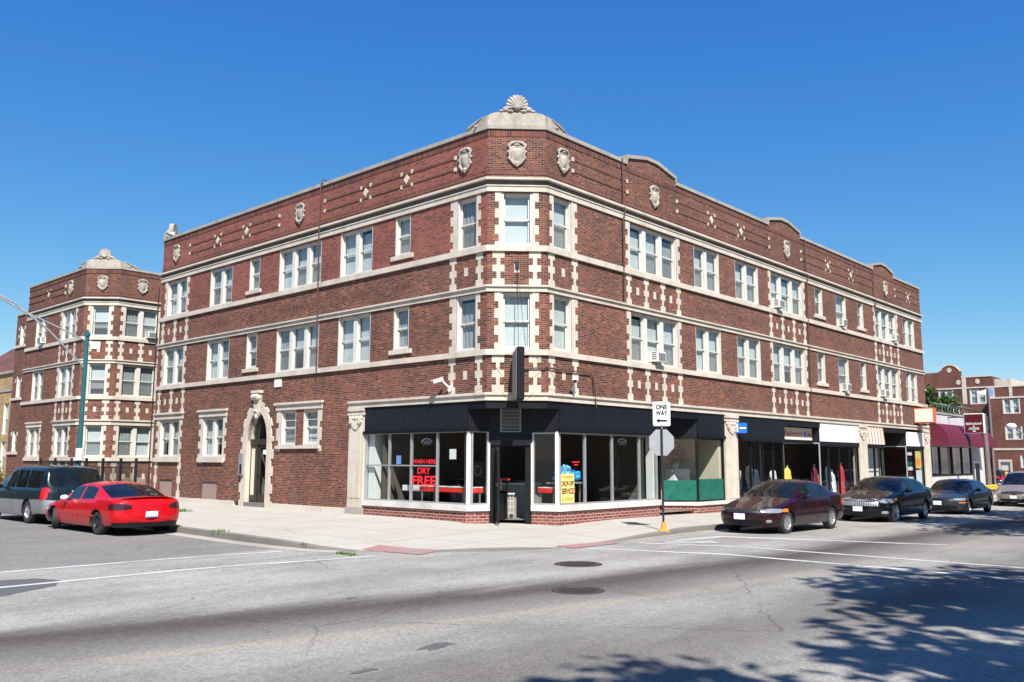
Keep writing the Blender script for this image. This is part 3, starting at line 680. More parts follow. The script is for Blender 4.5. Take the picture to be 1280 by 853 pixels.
def shell_pediment(Fc, w, parent, z, wingF, mat='stone_grey'):
    """stone block over a canted corner: stepped slab, scrolls running down both sides and a shell on top"""
    mb = MB()
    mb.prism(Fc, [(-0.02, z), (w+0.02, z), (w-0.01, z+.39), (w-.10, z+.45), (w-.26, z+.49), (.26, z+.49), (.10, z+.45), (.01, z+.39)], -0.42, 0.05)
    mb.prism(Fc, [(.30, z+.49), (w-.30, z+.49), (w-.36, z+.55), (.36, z+.55)], -0.38, 0.02)
    for (F, u0, sgn) in wingF:
        pts = [(0, 0), (1.14, 0), (1.10, .06), (.86, .13), (.60, .22), (.36, .31), (.16, .37), (0, .40)]
        mb.prism(F, [(u0+sgn*a, z+b) for a, b in pts], -0.40, 0.05)
        mb.tube([F.pt(u0+sgn*1.0, z+.10, .0), F.pt(u0+sgn*.8, z+.17, .04), F.pt(u0+sgn*.55, z+.26, .05), F.pt(u0+sgn*.2, z+.38, .04)], [.04, .055, .05, .03], 8)
        c = F.pt(u0+sgn*.82, z+.17, -.02); mb.ell(c, .08, .08, .07, 10, 7)
        c = F.pt(u0+sgn*.45, z+.16, .045); mb.ell(c, .12, .05, .05, 10, 7)
    base = mb.build('corner_pediment', M[mat], parent, bevel=0.012)
    mb = MB(); c = w/2; zc = z+.74; n = 22
    b = len(mb.v); mb.v.append(Fc.pt(c, zc-.08, 0.10)); outr = []
    for i in range(n+1):
        a = math.radians(-28+236*i/n); rr = .335*(1.0 if i % 2 else .955); dd = .06 if i % 2 else .015
        mb.v.append(Fc.pt(c+math.cos(a)*rr, zc+math.sin(a)*rr, dd)); outr.append(len(mb.v)-1)
    back = []
    for i in range(n+1):
        a = math.radians(-28+236*i/n); rr = .32; mb.v.append(Fc.pt(c+math.cos(a)*rr, zc+math.sin(a)*rr, -.16)); back.append(len(mb.v)-1)
    for i in range(n): mb.f.append((b, outr[i], outr[i+1])); mb.f.append((outr[i], back[i], back[i+1], outr[i+1])); mb.mi += [0, 0]
    mb.f.append(tuple(reversed(back))); mb.mi.append(0)
    mb.ell(Fc.pt(c, zc-.1, .05), .11, .11, .1, 10, 7)
    for s in (-1, 1):
        for (u, zz, ru, rz) in ((.36, -.14, .1, .09), (.48, -.2, .09, .06), (.28, -.04, .06, .07), (.2, -.2, .12, .06)): mb.ell(Fc.pt(c+s*u, zc+zz, .0), ru, ru, rz, 8, 6)
    put(mb.build('shell', M[mat], smooth=35), base)
    return base
def wallbox(name, mat, parent, boxes):
    mb = MB()
    for b in boxes: mb.box(*b)
    return mb.build(name, mat, parent)

# ================================================================== THE CORNER BUILDING
CB = thing('corner_building', (0.9, 0.9, -0.2), 'three storey red brick corner building with pale stone trim and black shopfronts', 'building')
FL = Frame(0, 0, 0, 1, -1, 0); FR = Frame(0, 0, 1, 0, 0, -1); FC = Frame(0, 1.23, 1, -1, -1, -1); CW = 1.23*math.sqrt(2)
FC2 = Frame(0, 21.9, 1, 1, -1, 1)
PATH = [(7.0, 23.13), (1.23, 23.13), (0, 21.9), (0, 1.23), (1.23, 0), (34.8, 0), (34.8, 6)]
rng = random.Random(5)
T3, B3, T2, B2_ = 9.52, 7.90, 6.50, 4.80
LW = [(19.52, 21.32, 2, 'q'), (15.72, 17.5, 2, ''), (13.66, 14.42, 1, 's'), (9.58, 12.3, 3, ''), (6.65, 8.45, 2, ''), (4.70, 5.46, 1, 's'), (1.68, 2.52, 1, 'q')]
RW = [(1.56, 2.42, 1, 'q'), (5.54, 8.45, 3, 'q'), (9.65, 11.5, 2, ''), (12.75, 14.7, 2, ''), (15.8, 18.9, 3, 'q'), (20.2, 21.05, 1, 's'), (22.55, 23.8, 1, ''), (25.25, 26.0, 1, 's'), (27.55, 30.65, 3, 'q'), (31.7, 33.55, 2, '')]
def zr(kind, fl):
    z0, z1 = (B3, T3) if fl == 3 else (B2_, T2)
    return (z0+.30, z1) if kind == 's' else (z0, z1)
ZP = 11.48     # top of the brick parapet
SHOP_T = 3.30
holesL = [(a, b)+zr(k, f) for a, b, n, k in LW for f in (3, 2)]
holesR = [(a, b)+zr(k, f) for a, b, n, k in RW for f in (3, 2)]
GW = [(19.55, 21.33, 1.66, 3.30, 2), (15.9, 17.55, 1.66, 3.30, 2), (10.82, 11.78, 2.10, 3.38, 1), (9.46, 10.36, 2.10, 3.38, 1)]
holesL += [(a, b, z0, z1) for a, b, z0, z1, n in GW] + [(12.6, 14.05, -1, 3.5), (1.0, 7.62, -1, SHOP_T)]
holesR += [(1.0, 34.9, -1, SHOP_T)]
mb = MB()
wall(mb, FL, 1.23, 21.9, -0.02, 7.8, holesL); wall(mb, FL, 1.23, 21.9, 7.8, ZP, holesL, m=1); wall(mb, FR, 1.23, 34.8, -0.02, ZP, holesR)
wall(mb, FC, 0, CW, SHOP_T, ZP, [(.40, 1.34, B3, T3), (.40, 1.34, B2_, T2)]); wall(mb, FC2, 0, CW, -0.3, ZP, [])
for g0, g1 in ((5.45, 8.45), (15.78, 18.8), (27.55, 30.5)):
    mb.prism(FR, [(g0, ZP-.003), (g1, ZP-.003), (g1, ZP+.22), ((g0+g1)/2+.35, ZP+.46), ((g0+g1)/2-.35, ZP+.46), (g0, ZP+.22)], -0.32, -0.001)
mb.build('brick_wall', [M['brick'], M['brick_red']], CB)
wallbox('rear_wall', M['brick'], CB, [(1.24, 13, 22.83, 23.12, -.3, 11.4), (13.0, 13.3, 14, 22.9, -.3, 11.4), (13.31, 34.7, 14, 14.3, -.3, 11.4), (34.45, 34.79, 0.33, 13.99, -.9, 11.47)])
mb = MB(); mb.face([(.2, 1.3, 11.0), (1.3, .2, 11.0), (34.6, .2, 11.0), (34.6, 14.2, 11.0), (13.2, 14.2, 11.0), (13.2, 22.95, 11.0), (1.3, 22.95, 11.0), (.2, 21.9, 11.0)]); mb.build('roof', M['roof'], CB)
# stone courses
mb = MB()
band(mb, PATH, 9.885, 9.955, -0.05, 0.15); band(mb, PATH, 9.54, 9.70, -0.05, 0.05); band(mb, PATH, 9.70, 9.735, -0.05, 0.075)
band(mb, PATH, 7.72, 7.895, -0.05, 0.075)
band(mb, PATH, 6.645, 6.70, -0.05, 0.10); band(mb, PATH, 6.505, 6.643, -0.05, 0.05)
band(mb, PATH[1:], 4.63, 4.795, -0.05, 0.075)
mb.build('stone_course', M['stone'], CB)
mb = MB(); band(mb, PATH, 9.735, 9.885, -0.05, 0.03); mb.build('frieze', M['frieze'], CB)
SPATH = [(0, 7.62), (0, 1.23), (1.23, 0), (34.8, 0)]
mb = MB(); band(mb, SPATH, 3.305, 3.46, -0.10, 0.09); band(mb, SPATH, 3.462, 3.535, -0.05, 0.14); mb.build('shopfront_cornice', M['stone'], CB)
# coping
mb = MB()
band(mb, [(7.0, 23.13), (1.23, 23.13), (0, 21.9), (0, 1.23), (1.23, 0), (5.43, 0)], ZP+.002, ZP+.12, -0.36, 0.06)
def cop(u0, u1): mb.fbox(FR, u0, u1, ZP+.002, ZP+.12, -0.36, 0.06)
cop(8.47, 15.76); cop(18.82, 27.53); cop(30.52, 34.86)
for g0, g1 in ((5.45, 8.45), (15.78, 18.8), (27.55, 30.5)):
    c = (g0+g1)/2; z = ZP
    mb.prism(FR, [(g0-.06, z+.21), (g0-.06, z+.33), (c-.36, z+.58), (c+.36, z+.58), (g1+.06, z+.33), (g1+.06, z+.21), (c+.35, z+.462), (c-.35, z+.462)], -0.36, 0.06)
    mb.fbox(FR, g1-.02, g1+.07, z+.122, z+.21, -.36, .055); mb.fbox(FR, g0-.07, g0+.02, z+.122, z+.21, -.36, .055)
mb.build('coping', M['coping'], CB)
# patterned parapet brickwork
mb = MB()
for F, u0, u1 in ((FL, 12.4, 19.4), (FL, 2.63, 9.44), (FR, 2.51, 5.43), (FR, 8.55, 15.77), (FR, 18.9, 27.5), (FR, 30.73, 34.7)):
    for z in (10.90, 10.53): mb.fbox(F, u0, u1, z-.035, z+.04, -0.05, 0.018)
band(mb, PATH[1:], 10.07, 10.20, -.05, .014); band(mb, PATH[1:], 11.26, 11.44, -.05, .014)
mb.build('brick_course', M['brick_dark'], CB)
mb = MB()
for F, lst in ((FL, (19.4, 12.4, 9.44, 2.63)), (FR, (2.51, 5.43, 8.55, 15.77, 18.9, 27.5, 30.73))):
    for u in lst:
        for z in (10.90, 10.53): MB().fbox(F, u-.05, u+.05, z-.06, z+.06, -.05, .03).build('parapet_block', M['stone'], CB)
for F, lst in ((FL, (17.03, 14.76, 7.08, 4.93)), (FR, (11.0, 13.34, 21.81, 24.57, 32.78))):
    for u in lst: ornament_x(CB, F, u, 10.72)
for F, u in ((FL, 2.17), (FL, 10.98), (FL, 20.57), (FR, 2.02), (FR, 7.05), (FR, 17.4), (FR, 29.2), (FC, CW/2)): cartouche(F, CB, u, 10.72, .90)
shell_pediment(FC, CW, CB, ZP+.02, ((FL, 1.23, 1), (FR, 1.23, 1)))
shell_pediment(FC2, CW, CB, ZP+.02, ((FL, 21.9, -1), (Frame(0, 23.13, 1, 0, 0, 1), 1.23, 1)))
# brick soldier panels over the second floor windows
mb = MB()
for a, b in ((15.8, 17.4), (9.7, 12.2), (6.7, 8.4), (4.7, 5.4), (13.7, 14.4)): MB().fbox(FL, a, b, 7.02, 7.24, -.05, .006).build('soldier_panel', M['brick_dark'], CB)
for a, b in ((9.75, 11.4), (12.85, 14.6), (20.2, 21), (22.6, 23.7), (25.3, 26)): MB().fbox(FR, a, b, 7.02, 7.24, -.05, .006).build('soldier_panel', M['brick_dark'], CB)
# windows of the two upper floors
for F, lst in ((FL, LW), (FR, RW)):
    for a, b, n, k in lst:
        for fl in (3, 2):
            z0, z1 = zr(k, fl)
            make_window(F, CB, a, b, z0, z1, n, rng, sill_own=(k == 's'), dull=(fl == 2))
for fl in (3, 2):
    z0, z1 = zr('q', fl); make_window(FC, CB, .40, 1.34, z0, z1, 1, rng, casing=0.075)
# quoins and spandrels
mb = MB()
for F, lst in ((FL, LW), (FR, RW)):
    for a, b, n, k in lst:
        if k != 'q': continue
        for fl in (3, 2):
            z0, z1 = zr(k, fl); corner = (a < 3)
            quoins(CB, F, a, -1, z0-.01, z1+.0, True, .06 if corner else .10, .17 if corner else .235); quoins(CB, F, b, 1, z0-.01, z1, True, .17 if corner else .09, .29 if corner else .21)
for z0, z1 in ((B3, T3), (B2_, T2)):
    quoins(CB, FC, .40, -1, z0-.01, z1, True, .07, .185); quoins(CB, FC, 1.34, 1, z0-.01, z1, True, .07, .185)
for z0, z1 in ((6.70, 7.72), (3.54, 4.63)):
    spandrel(FR, CB, [1.47, 2.58], z0, z1); spandrel(FL, CB, [1.55, 2.68], z0, z1); spandrel(FC, CB, [.33, 1.41], z0, z1, .36)
    for a, b in ((5.54, 8.45), (15.8, 18.9), (27.55, 30.65)):
        spandrel(FR, CB, [lerp(a-.08, b+.08, i/3) for i in range(4)], z0, z1)
    spandrel(FL, CB, [21.55, 20.43, 19.38], z0, z1)
spandrel(FL, CB, [21.5, 19.38], -.02, 1.47, sq=False)
# ground floor of the residential side
for i, (a, b, z0, z1, n) in enumerate(GW): make_window(FL, CB, a, b, z0, z1, n, rng, bars=(i > 1), dull=True)
mb = MB()
for a, b in ((19.22, 21.78), (15.62, 17.85)):
    mb = MB(); mb.fbox(FL, a, b, 3.31, 3.52, -.05, .05); mb.fbox(FL, a-.05, b+.05, 3.52, 3.60, -.05, .11); mb.build('stone_lintel', M['stone'], CB); MB().fbox(FL, a+.1, b-.1, 1.47, 1.655, -.05, .09).build('stone_ledge', M['stone'], CB)
quoins(CB, FL, 19.55, -1, 1.46, 3.31, True, .12, .26); quoins(CB, FL, 21.33, 1, 1.46, 3.31, True, .12, .30)
quoins(CB, FL, 15.9, -1, 1.40, 3.31, True, .12, .26); quoins(CB, FL, 17.55, 1, 1.40, 3.31, True, .12, .28)
mb = MB(); mb.fbox(FL, 9.2, 12.1, 3.385, 3.58, -.05, .05); mb.fbox(FL, 9.15, 12.15, 3.58, 3.66, -.05, .11); mb.build('stone_lintel', M['stone'], CB); MB().fbox(FL, 9.3, 12.0, 1.98, 2.095, -.05, .09).build('stone_ledge', M['stone'], CB)
quoins(CB, FL, 9.46, -1, 1.88, 3.38, True, .12, .24, a=.45, b=.2); quoins(CB, FL, 11.78, 1, 1.88, 3.38, True, .12, .28, a=.45, b=.2)
MB().fbox(FL, 19.95, 21.0, -.02, .66, -.02, .012).build('boarded_opening', M['board'], CB); MB().fbox(FL, 16.2, 17.3, -.02, .64, -.02, .012).build('boarded_opening', M['board'], CB)
MB().fbox(FL, 19.93, 21.02, .66, .70, -.02, .03).build('cellar_lintel', M['dark_metal'], CB); MB().fbox(FL, 16.15, 17.35, .64, .68, -.02, .03).build('cellar_lintel', M['dark_metal'], CB)
mb = MB(); mb.fbox(FL, 7.62, 12.4, -.5, .0, -.2, .035); mb.fbox(FL, 14.85, 21.9, -.5, .0, -.2, .035); mb.fbox(FC2, 0, CW, -.5, 0, -.2, .035); mb.build('base_course', M['base'], CB)
# arched portal
mb = MB(); U = 13.32; half = 0.70; spring = 2.30; rise = 1.08
arch = [(U-half, -.3)] + [(U-half*math.cos(math.pi*i/16), spring+rise*math.sin(math.pi*i/16)) for i in range(17)] + [(U+half, -.3)]
mb2 = MB()
outl = []
for i, (u, z) in enumerate(arch):
    if i == 0: outl.append((U-half-.3, -.3))
    elif i == len(arch)-1: outl.append((U+half+.3, -.3))
    else:
        a = math.pi*(i-1)/16; outl.append((U-(half+.30)*math.cos(a), spring+(rise+.30)*math.sin(a)))
mb.ring(FL, outl, arch, -.15, .05)
z = -.3
k = 0
while z < spring:
    h = .36 if k % 2 == 0 else .28
    if k % 2 == 0:
        for s in (-1, 1): mb.fbox(FL, U+s*(half+.29) if s > 0 else U-half-.42, U+half+.42 if s > 0 else U-half-.29, z, min(z+h, spring+.15), -.1, .045)
    z += h; k += 1
for a in (28, 52, 74, 106, 128, 152):
    a = math.radians(a); r1, r2 = .27, .40
    pts = [(U+(half+rr)*math.cos(a+da), spring+(rise+rr)*math.sin(a+da)) for rr, da in ((r1, -.12), (r2, -.11), (r2, .11), (r1, .12))]
    mb.prism(FL, pts, -.1, .045)
mb.prism(FL, [(12.55, 2.29), (12.62, 3.502), (14.06, 3.502), (14.1, 2.29), (14.04, 2.3)] + [(u, z) for u, z in reversed(arch[1:-1])], -.30, -.002)
pt_ = mb.build('arched_portal', M['stone'], CB)
mb = MB()
mb.prism(FL, [(13.12, 4.1), (13.56, 4.1), (13.55, 3.85), (13.48, 3.5), (13.44, 3.25), (13.24, 3.25), (13.2, 3.5), (13.13, 3.85)], -.05, .12)
mb.fbox(FL, 13.06, 13.62, 4.10, 4.20, -.05, .20)
mb.tube([FL.pt(13.14, 3.95, .12), FL.pt(13.54, 3.95, .12)], .13, 14); mb.tube([FL.pt(13.24, 3.42, .12), FL.pt(13.44, 3.42, .12)], .07, 12); mb.ell(FL.pt(13.34, 3.22, .08), .09, .09, .13)
for q in (13.12, 13.56): mb.lathe([(-.015, .10), (.0, .10), (.02, .06), (.0, .0)], FL.pt(q, 3.95, .13), (0, -1 if q < 13.3 else 1, 0), 14)
put(mb.build('scroll_keystone', M['stone'], smooth=40), pt_)
mb = MB(); mb.box(.345, 1.5, 12.30, 12.60, -.3, 3.6); mb.box(.345, 1.5, 14.05, 14.35, -.3, 3.6); mb.box(1.45, 1.6, 12.3, 14.35, -.3, 3.6); mb.box(.345, 1.5, 12.3, 14.35, 3.5, 3.7); mb.box(-.05, 1.5, 12.6, 14.05, -.3, -.02)
mb.build('porch', M['lino'], CB)
mb = MB(); D = -.20
mb.fbox(FL, 12.6, 14.05, 2.15, 2.36, D-.1, D+.08); mb.fbox(FL, 13.62, 14.05, .02, 2.15, D-.07, D+.04); mb.fbox(FL, 12.6, 12.70, -.02, 2.15, D-.08, D+.04); mb.fbox(FL, 13.52, 13.62, -.02, 2.15, D-.08, D+.05)
for a, b, c, e in ((12.70, 12.82, 0, 2.15), (13.40, 13.515, 0, 2.15), (12.82, 13.4, 0, .28), (12.82, 13.4, 2.02, 2.15)): mb.fbox(FL, a, b, c, e, D-.05, D+.02)
dr = mb.build('entrance_door', M['door_brown'], CB)
mb = MB(); mb.face([FL.pt(12.82, .28, D-.02), FL.pt(13.4, .28, D-.02), FL.pt(13.4, 2.02, D-.02), FL.pt(12.82, 2.02, D-.02)]); put(mb.build('pane', M['glass'], recalc=False), dr)
put(MB().face([FL.pt(12.65, 2.36, D-.02), FL.pt(14.0, 2.36, D-.02), FL.pt(14.0, 3.45, D-.02), FL.pt(12.65, 3.45, D-.02)]).build('fanlight', M['glass'], recalc=False), dr)
put(MB().fbox(FL, 13.42, 13.50, 1.0, 1.12, D+.02, D+.07).build('handle', M['chrome']), dr)
put(MB().fbox(FL, 12.98, 13.2, 1.78, 1.95, D+.0, D+.015).build('notice', M['white']), dr)
put(MB().fbox(FL, 13.72, 13.95, .25, 2.0, D+.04, D+.05).build('sidelight', M['room_cream']), dr)
MB().fbox(FL, 14.12, 14.42, .98, 1.82, .05, .13).build('intercom', M['galv'], CB, bevel=.01)
MB().fbox(FL, 14.18, 14.3, 1.05, 1.4, .131, .14).build('intercom_panel', M['black'], CB)
MB().fbox(FL, 11.83, 12.28, 4.27, 4.575, -.02, .03).build('wall_plaque', M['white'], CB)
# downpipes and conduit
def pipe(name, pts, r, mat, parent, n=8): return MB().tube(pts, r, n).build(name, mat, parent, smooth=60)
pipe('downpipe', [FL.pt(9.5, 11.68, -.1), FL.pt(9.5, 11.7, .1), FL.pt(9.5, 11.5, .17), FL.pt(9.5, 9.9, .2), FL.pt(9.5, 4.66, .12)], .026, M['downpipe'], CB)
for u, zt, zb in ((5.08, 11.6, 6.7), (19.2, 11.5, 3.6), (27.4, 11.4, 9.6)): pipe('downpipe', [FR.pt(u, zt, .08), FR.pt(u, 9.98, .1), FR.pt(u, 9.8, .18), FR.pt(u, 9.4, .08), FR.pt(u, zb, .08)], .026, M['downpipe'], CB)
pipe('conduit', [FC.pt(1.0, 4.25, .06), FC.pt(1.7, 4.25, .06), FR.pt(1.4, 4.25, .06), FR.pt(3.25, 4.25, .06), FR.pt(3.38, 4.12, .06), FR.pt(3.40, 3.2, .17)], .018, M['door_brown'], CB)
pipe('downpipe', [(.02, 22.2, 9.4), (.02, 22.2, -.2)], .03, M['door_brown'], CB)
# ------------------------------------------------------------------ shopfronts
def pilaster(F, u0, u1, zb):
    mb = MB(); mb.fbox(F, u0, u1, zb, 3.30, -.3, .06); mb.fbox(F, u0+.14, u1-.14, zb+.7, 2.7, .06, .075); mb.fbox(F, u0-.04, u1+.04, 3.06, 3.14, .0, .11)
    mb.fbox(F, u0-.02, u1+.02, 3.20, 3.302, .0, .12)
    for k in range(5):
        c = lerp(u0+.1, u1-.1, k/4); mb.ell(F.pt(c, 2.98, .08), .07, .07, .08, 8, 6)
    c = (u0+u1)/2
    mb.prism(F, [(u0+.12, 2.9), (u1-.12, 2.9), (u1-.2, 2.72), (c+.1, 2.62), (c, 2.58), (c-.1, 2.62), (u0+.2, 2.72)], .05, .11)
    for s in (-1, 1): mb.tube([F.pt(c+s*(u1-u0)*.3, 2.86, .06), F.pt(c+s*(u1-u0)*.3, 2.86, .15)], .085, 10)
    mb.fbox(F, u0-.05, u1+.05, zb, zb+.28, -.3, .085)
    return mb.build('pilaster', M['stone'], CB)
pilaster(FL, 6.80, 7.60, -.35); pilaster(FR, 11.5, 12.45, -.5); pilaster(FR, 24.52, 25.5, -.7); pilaster(FR, 33.98, 34.86, -.85)
MB().fbox(FL, 6.72, 7.66, -.5, .06, .05, .10).build('pilaster_base', M['gutter'], CB, bevel=.01)
def low_wall(pts, z0, z1, zs):
    mb = MB(); band(mb, pts, z0, z1, -.22, .03); mb.build('bulkhead', M['brick_low'], CB)
    mb = MB(); band(mb, pts, z1+.002, zs, -.26, .085); mb.build('stone_sill', M['sill'], CB)
dL, dR = (.62, 1.70), (1.50, .80)
low_wall([(0, 6.76), (0, 2.0), dL], -.6, .125, .30); low_wall([dR, (1.80, 0), (7.0, 0), (7.25, .7)], -.7, .125, .30)
low_wall([(8.65, .95), (9.57, 0), (11.46, 0)], -.7, .02, .145)
def seg_frame(a, b):   # facade frame along a plan segment, outward on the right-hand side
    t = Vector((b[0]-a[0], b[1]-a[1], 0)); l = t.length; t.normalize(); return Frame(a[0], a[1], t.x, t.y, t.y, -t.x), l
def shop_window(F, parent, us, z0, z1, bar=None, mw=.055, mat='alu', posts=(), frame=.05):
    mb = MB()
    for i, u in enumerate(us): 
        w = mw*(2.6 if i in posts else 1); mb.fbox(F, u-w/2, u+w/2, z0, z1, -.09, .0)
    mb.fbox(F, us[0], us[-1], z0, z0+frame, -.088, .008); mb.fbox(F, us[0], us[-1], z1-frame, z1, -.088, -.002)
    if bar:
        for (a, b, z) in bar: mb.fbox(F, a, b, z-.02, z+.02, -.085, -.004)
    w = mb.build('shop_window', M[mat], parent)
    pb = MB(); pb.face([F.pt(us[0], z0, -.045), F.pt(us[-1], z0, -.045), F.pt(us[-1], z1, -.045), F.pt(us[0], z1, -.045)])
    put(pb.build('pane', M['shop_glass'], recalc=False), w); return w
shop_window(FL, CB, [6.74, 5.56, 4.50, 3.31, 2.06], .30, 2.46, [(3.31, 6.7, 1.42)])
shop_window(FR, CB, [1.84, 3.06, 4.45, 5.95, 6.95], .30, 2.42)
Fl, ll = seg_frame((0, 2.0), dL); shop_window(Fl, CB, [.16, ll-.04], .30, 2.46)
Fr, lr = seg_frame(dR, (1.80, 0)); shop_window(Fr, CB, [.04, lr-.10], .30, 2.42)
MB().box(.0, .11, 1.96, 2.09, .29, 2.47).build('corner_post', M['white'], CB)
MB().box(1.72, 1.80, .0, .09, .29, 2.43).build('corner_post', M['white'], CB)
MB().fbox(Fl, ll-.05, ll+.02, .30, 2.1, -.1, .02).build('jamb', M['trim'], CB); MB().fbox(Fr, -.02, .05, .30, 2.1, -.1, .02).build('jamb', M['trim'], CB)
# door of the corner shop (recessed, standing open) and the black panels over it
Fd, ld = seg_frame(dL, dR)
mb = MB(); mb.fbox(Fd, .0, .19, -.35, 2.0, -.12, -.02); mb.fbox(Fd, ld-.19, ld, -.35, 2.0, -.12, -.02); mb.fbox(Fd, 0, ld, 2.0, 3.28, -.12, .0); mb.fbox(Fd, .03, ld-.03, 2.03, 2.30, 0, .03)
mb.build('door_surround', M['black'], CB)
mb = MB()
mb.fbox(Fd, .32, .36, 2.42, 3.16, 0, .05); mb.fbox(Fd, ld-.36, ld-.32, 2.42, 3.16, 0, .05); mb.fbox(Fd, .32, ld-.32, 3.12, 3.16, 0, .049); mb.fbox(Fd, .32, ld-.32, 2.42, 2.46, 0, .049)
for k in range(6):
    z = 2.50+k*.105; c = [Fd.pt(.36, z, .05), Fd.pt(ld-.36, z, .05), Fd.pt(ld-.36, z+.012, .05), Fd.pt(.36, z+.012, .05)]; e = [Fd.pt(.36, z+.075, .0), Fd.pt(ld-.36, z+.075, .0), Fd.pt(ld-.36, z+.087, .0), Fd.pt(.36, z+.087, .0)]
    mb.hexa([c[0], c[1], e[1], e[0], c[3], c[2], e[2], e[3]])
mb.build('vent_louvre', M['slat'], CB)
mb = MB(); hinge = Vector(Fd.pt(.19, 0, -.02)); ang = R(84); dt = Fd.t*math.cos(ang)+Fd.n*math.sin(ang); FD = Frame(hinge.x, hinge.y, dt.x, dt.y, -dt.y, dt.x); FD.n = Vector((dt.y, -dt.x, 0))
for a, b, c, e in ((0, .10, -.20, 1.98), (.74, .84, -.20, 1.98), (.1, .74, -.2, .10), (.1, .74, 1.86, 1.98), (.1, .74, .85, .95)): mb.fbox(FD, a, b, c, e, -.022, .022)
sdoor = mb.build('shop_door', M['black'], CB)
mbp = MB(); mbp.face([FD.pt(.1, .1, 0), FD.pt(.74, .1, 0), FD.pt(.74, 1.86, 0), FD.pt(.1, 1.86, 0)]); put(mbp.build('pane', M['shop_glass'], recalc=False), sdoor)
put(MB().tube([FD.pt(.79, .75, -.06), FD.pt(.79, 1.05, -.06)], .018).build('handle', M['chrome']), sdoor)
# black ribbed fascias with drip rail
def fascia(F, u0, u1, z0, z1, mat='ribbed', lean=.0, rail=True, d=.04):
    mb = MB(); P = F.pt
    mb.hexa([P(u0,z0,-.12), P(u1,z0,-.12), P(u1,z0,d+lean), P(u0,z0,d+lean), P(u0,z1,-.12), P(u1,z1,-.12), P(u1,z1,d), P(u0,z1,d)])
    o = mb.build('fascia_panel', M[mat], CB)
    if rail: MB().fbox(F, u0-.03, u1+.03, z0-.09, z0-.002, -.12, d+lean+.05).build('drip_rail', M['black'], CB)
    return o
fascia(FL, 1.96, 6.78, 2.52, 3.30); fascia(FR, 1.77, 7.55, 2.50, 3.30); fascia(FR, 9.6, 11.48, 2.50, 3.30)
fascia(FR, 12.48, 16.5, 2.45, 3.30); fascia(FR, 20.06, 24.5, 2.46, 3.30, 'white', rail=False); fascia(FR, 31.2, 33.95, 2.40, 3.16, 'white', rail=False)
fascia(FR, 25.62, 27.75, 2.42, 3.30, 'stripes', rail=False, lean=.08)
mb = MB()
for a, b in ((20.06, 24.5), (31.2, 33.95), (25.62, 27.75)): MB().fbox(FR, a, b, 2.27, 2.40 if a != 20.06 else 2.455, -.12, .05).build('dark_rail', M['black'], CB)
# returns of the fascia beside the recessed entrances and the header strips over them
def ret(a, b, z0, z1, mat='ribbed'):
    F, l = seg_frame(a, b); MB().fbox(F, .0, l, z0, z1, -.05, .0).build('fascia_return', M[mat], CB); MB().fbox(F, .0, l, z0-.09, z0-.002, -.06, .03).build('drip_rail', M['black'], CB)
ret((0.02, 1.95), dL, 2.52, 3.28); ret(dR, (1.76, .02), 2.50, 3.28)
mb = MB(); band(mb, [(0, 1.95), (0, 1.23), (1.23, 0), (1.76, 0)], 3.08, 3.302, -.06, .035); mb.build('header_strip', M['black'], CB)
mb = MB(); mb.face([(0.0, 2.0, 3.29), (0, 1.23, 3.29), (1.23, 0, 3.29), (1.8, 0, 3.29), (1.6, .9, 3.29), (.7, 1.8, 3.29)]); mb.build('soffit', M['black'], CB)
mb = MB()
for a, b in ((7.55, 9.6), (16.5, 20.06), (27.75, 31.2)): MB().fbox(FR, a, b, 3.06, 3.30, -.1, .035).build('header_strip', M['black'], CB); MB().face([(a, 0, 3.29), (b, 0, 3.29), (b, 1.6, 3.29), (a, 1.6, 3.29)]).build('soffit', M['black'], CB)
# second shop entrance
ret((7.55, .02), (7.75, 1.0), 2.50, 3.28); ret((8.6, 1.0), (9.6, .02), 2.50, 3.28)
Fe, le = seg_frame((8.65, .95), (9.57, 0)); we = shop_window(Fe, CB, [.05, le-.03], .145, 2.40, mat='black'); shop_window(FR, CB, [9.60, 11.44], .145, 2.40, mat='black')
mb = MB(); mb.fbox(Fe, .07, le-.05, .17, .90, -.04, -.030); mb.fbox(FR, 9.65, 11.42, .17, .94, -.04, -.030); mb.build('painted_lower_pane', M['green_film'], CB)
mb = MB(); mb.fbox(FR, 7.75, 7.83, -.4, 2.2, -1.06, -.96); mb.fbox(FR, 8.56, 8.64, -.4, 2.2, -1.06, -.96); mb.fbox(FR, 7.75, 8.64, 2.12, 3.28, -1.06, -.97)
dd_ = mb.build('shop_door', M['black'], CB)
put(MB().fbox(FR, 7.83, 8.56, -.3, 2.12, -1.03, -1.0).build('pane', M['shop_glass']), dd_); put(MB().fbox(FR, 8.05, 8.4, 1.35, 1.75, -1.0, -.99).build('notice', M['white']), dd_)
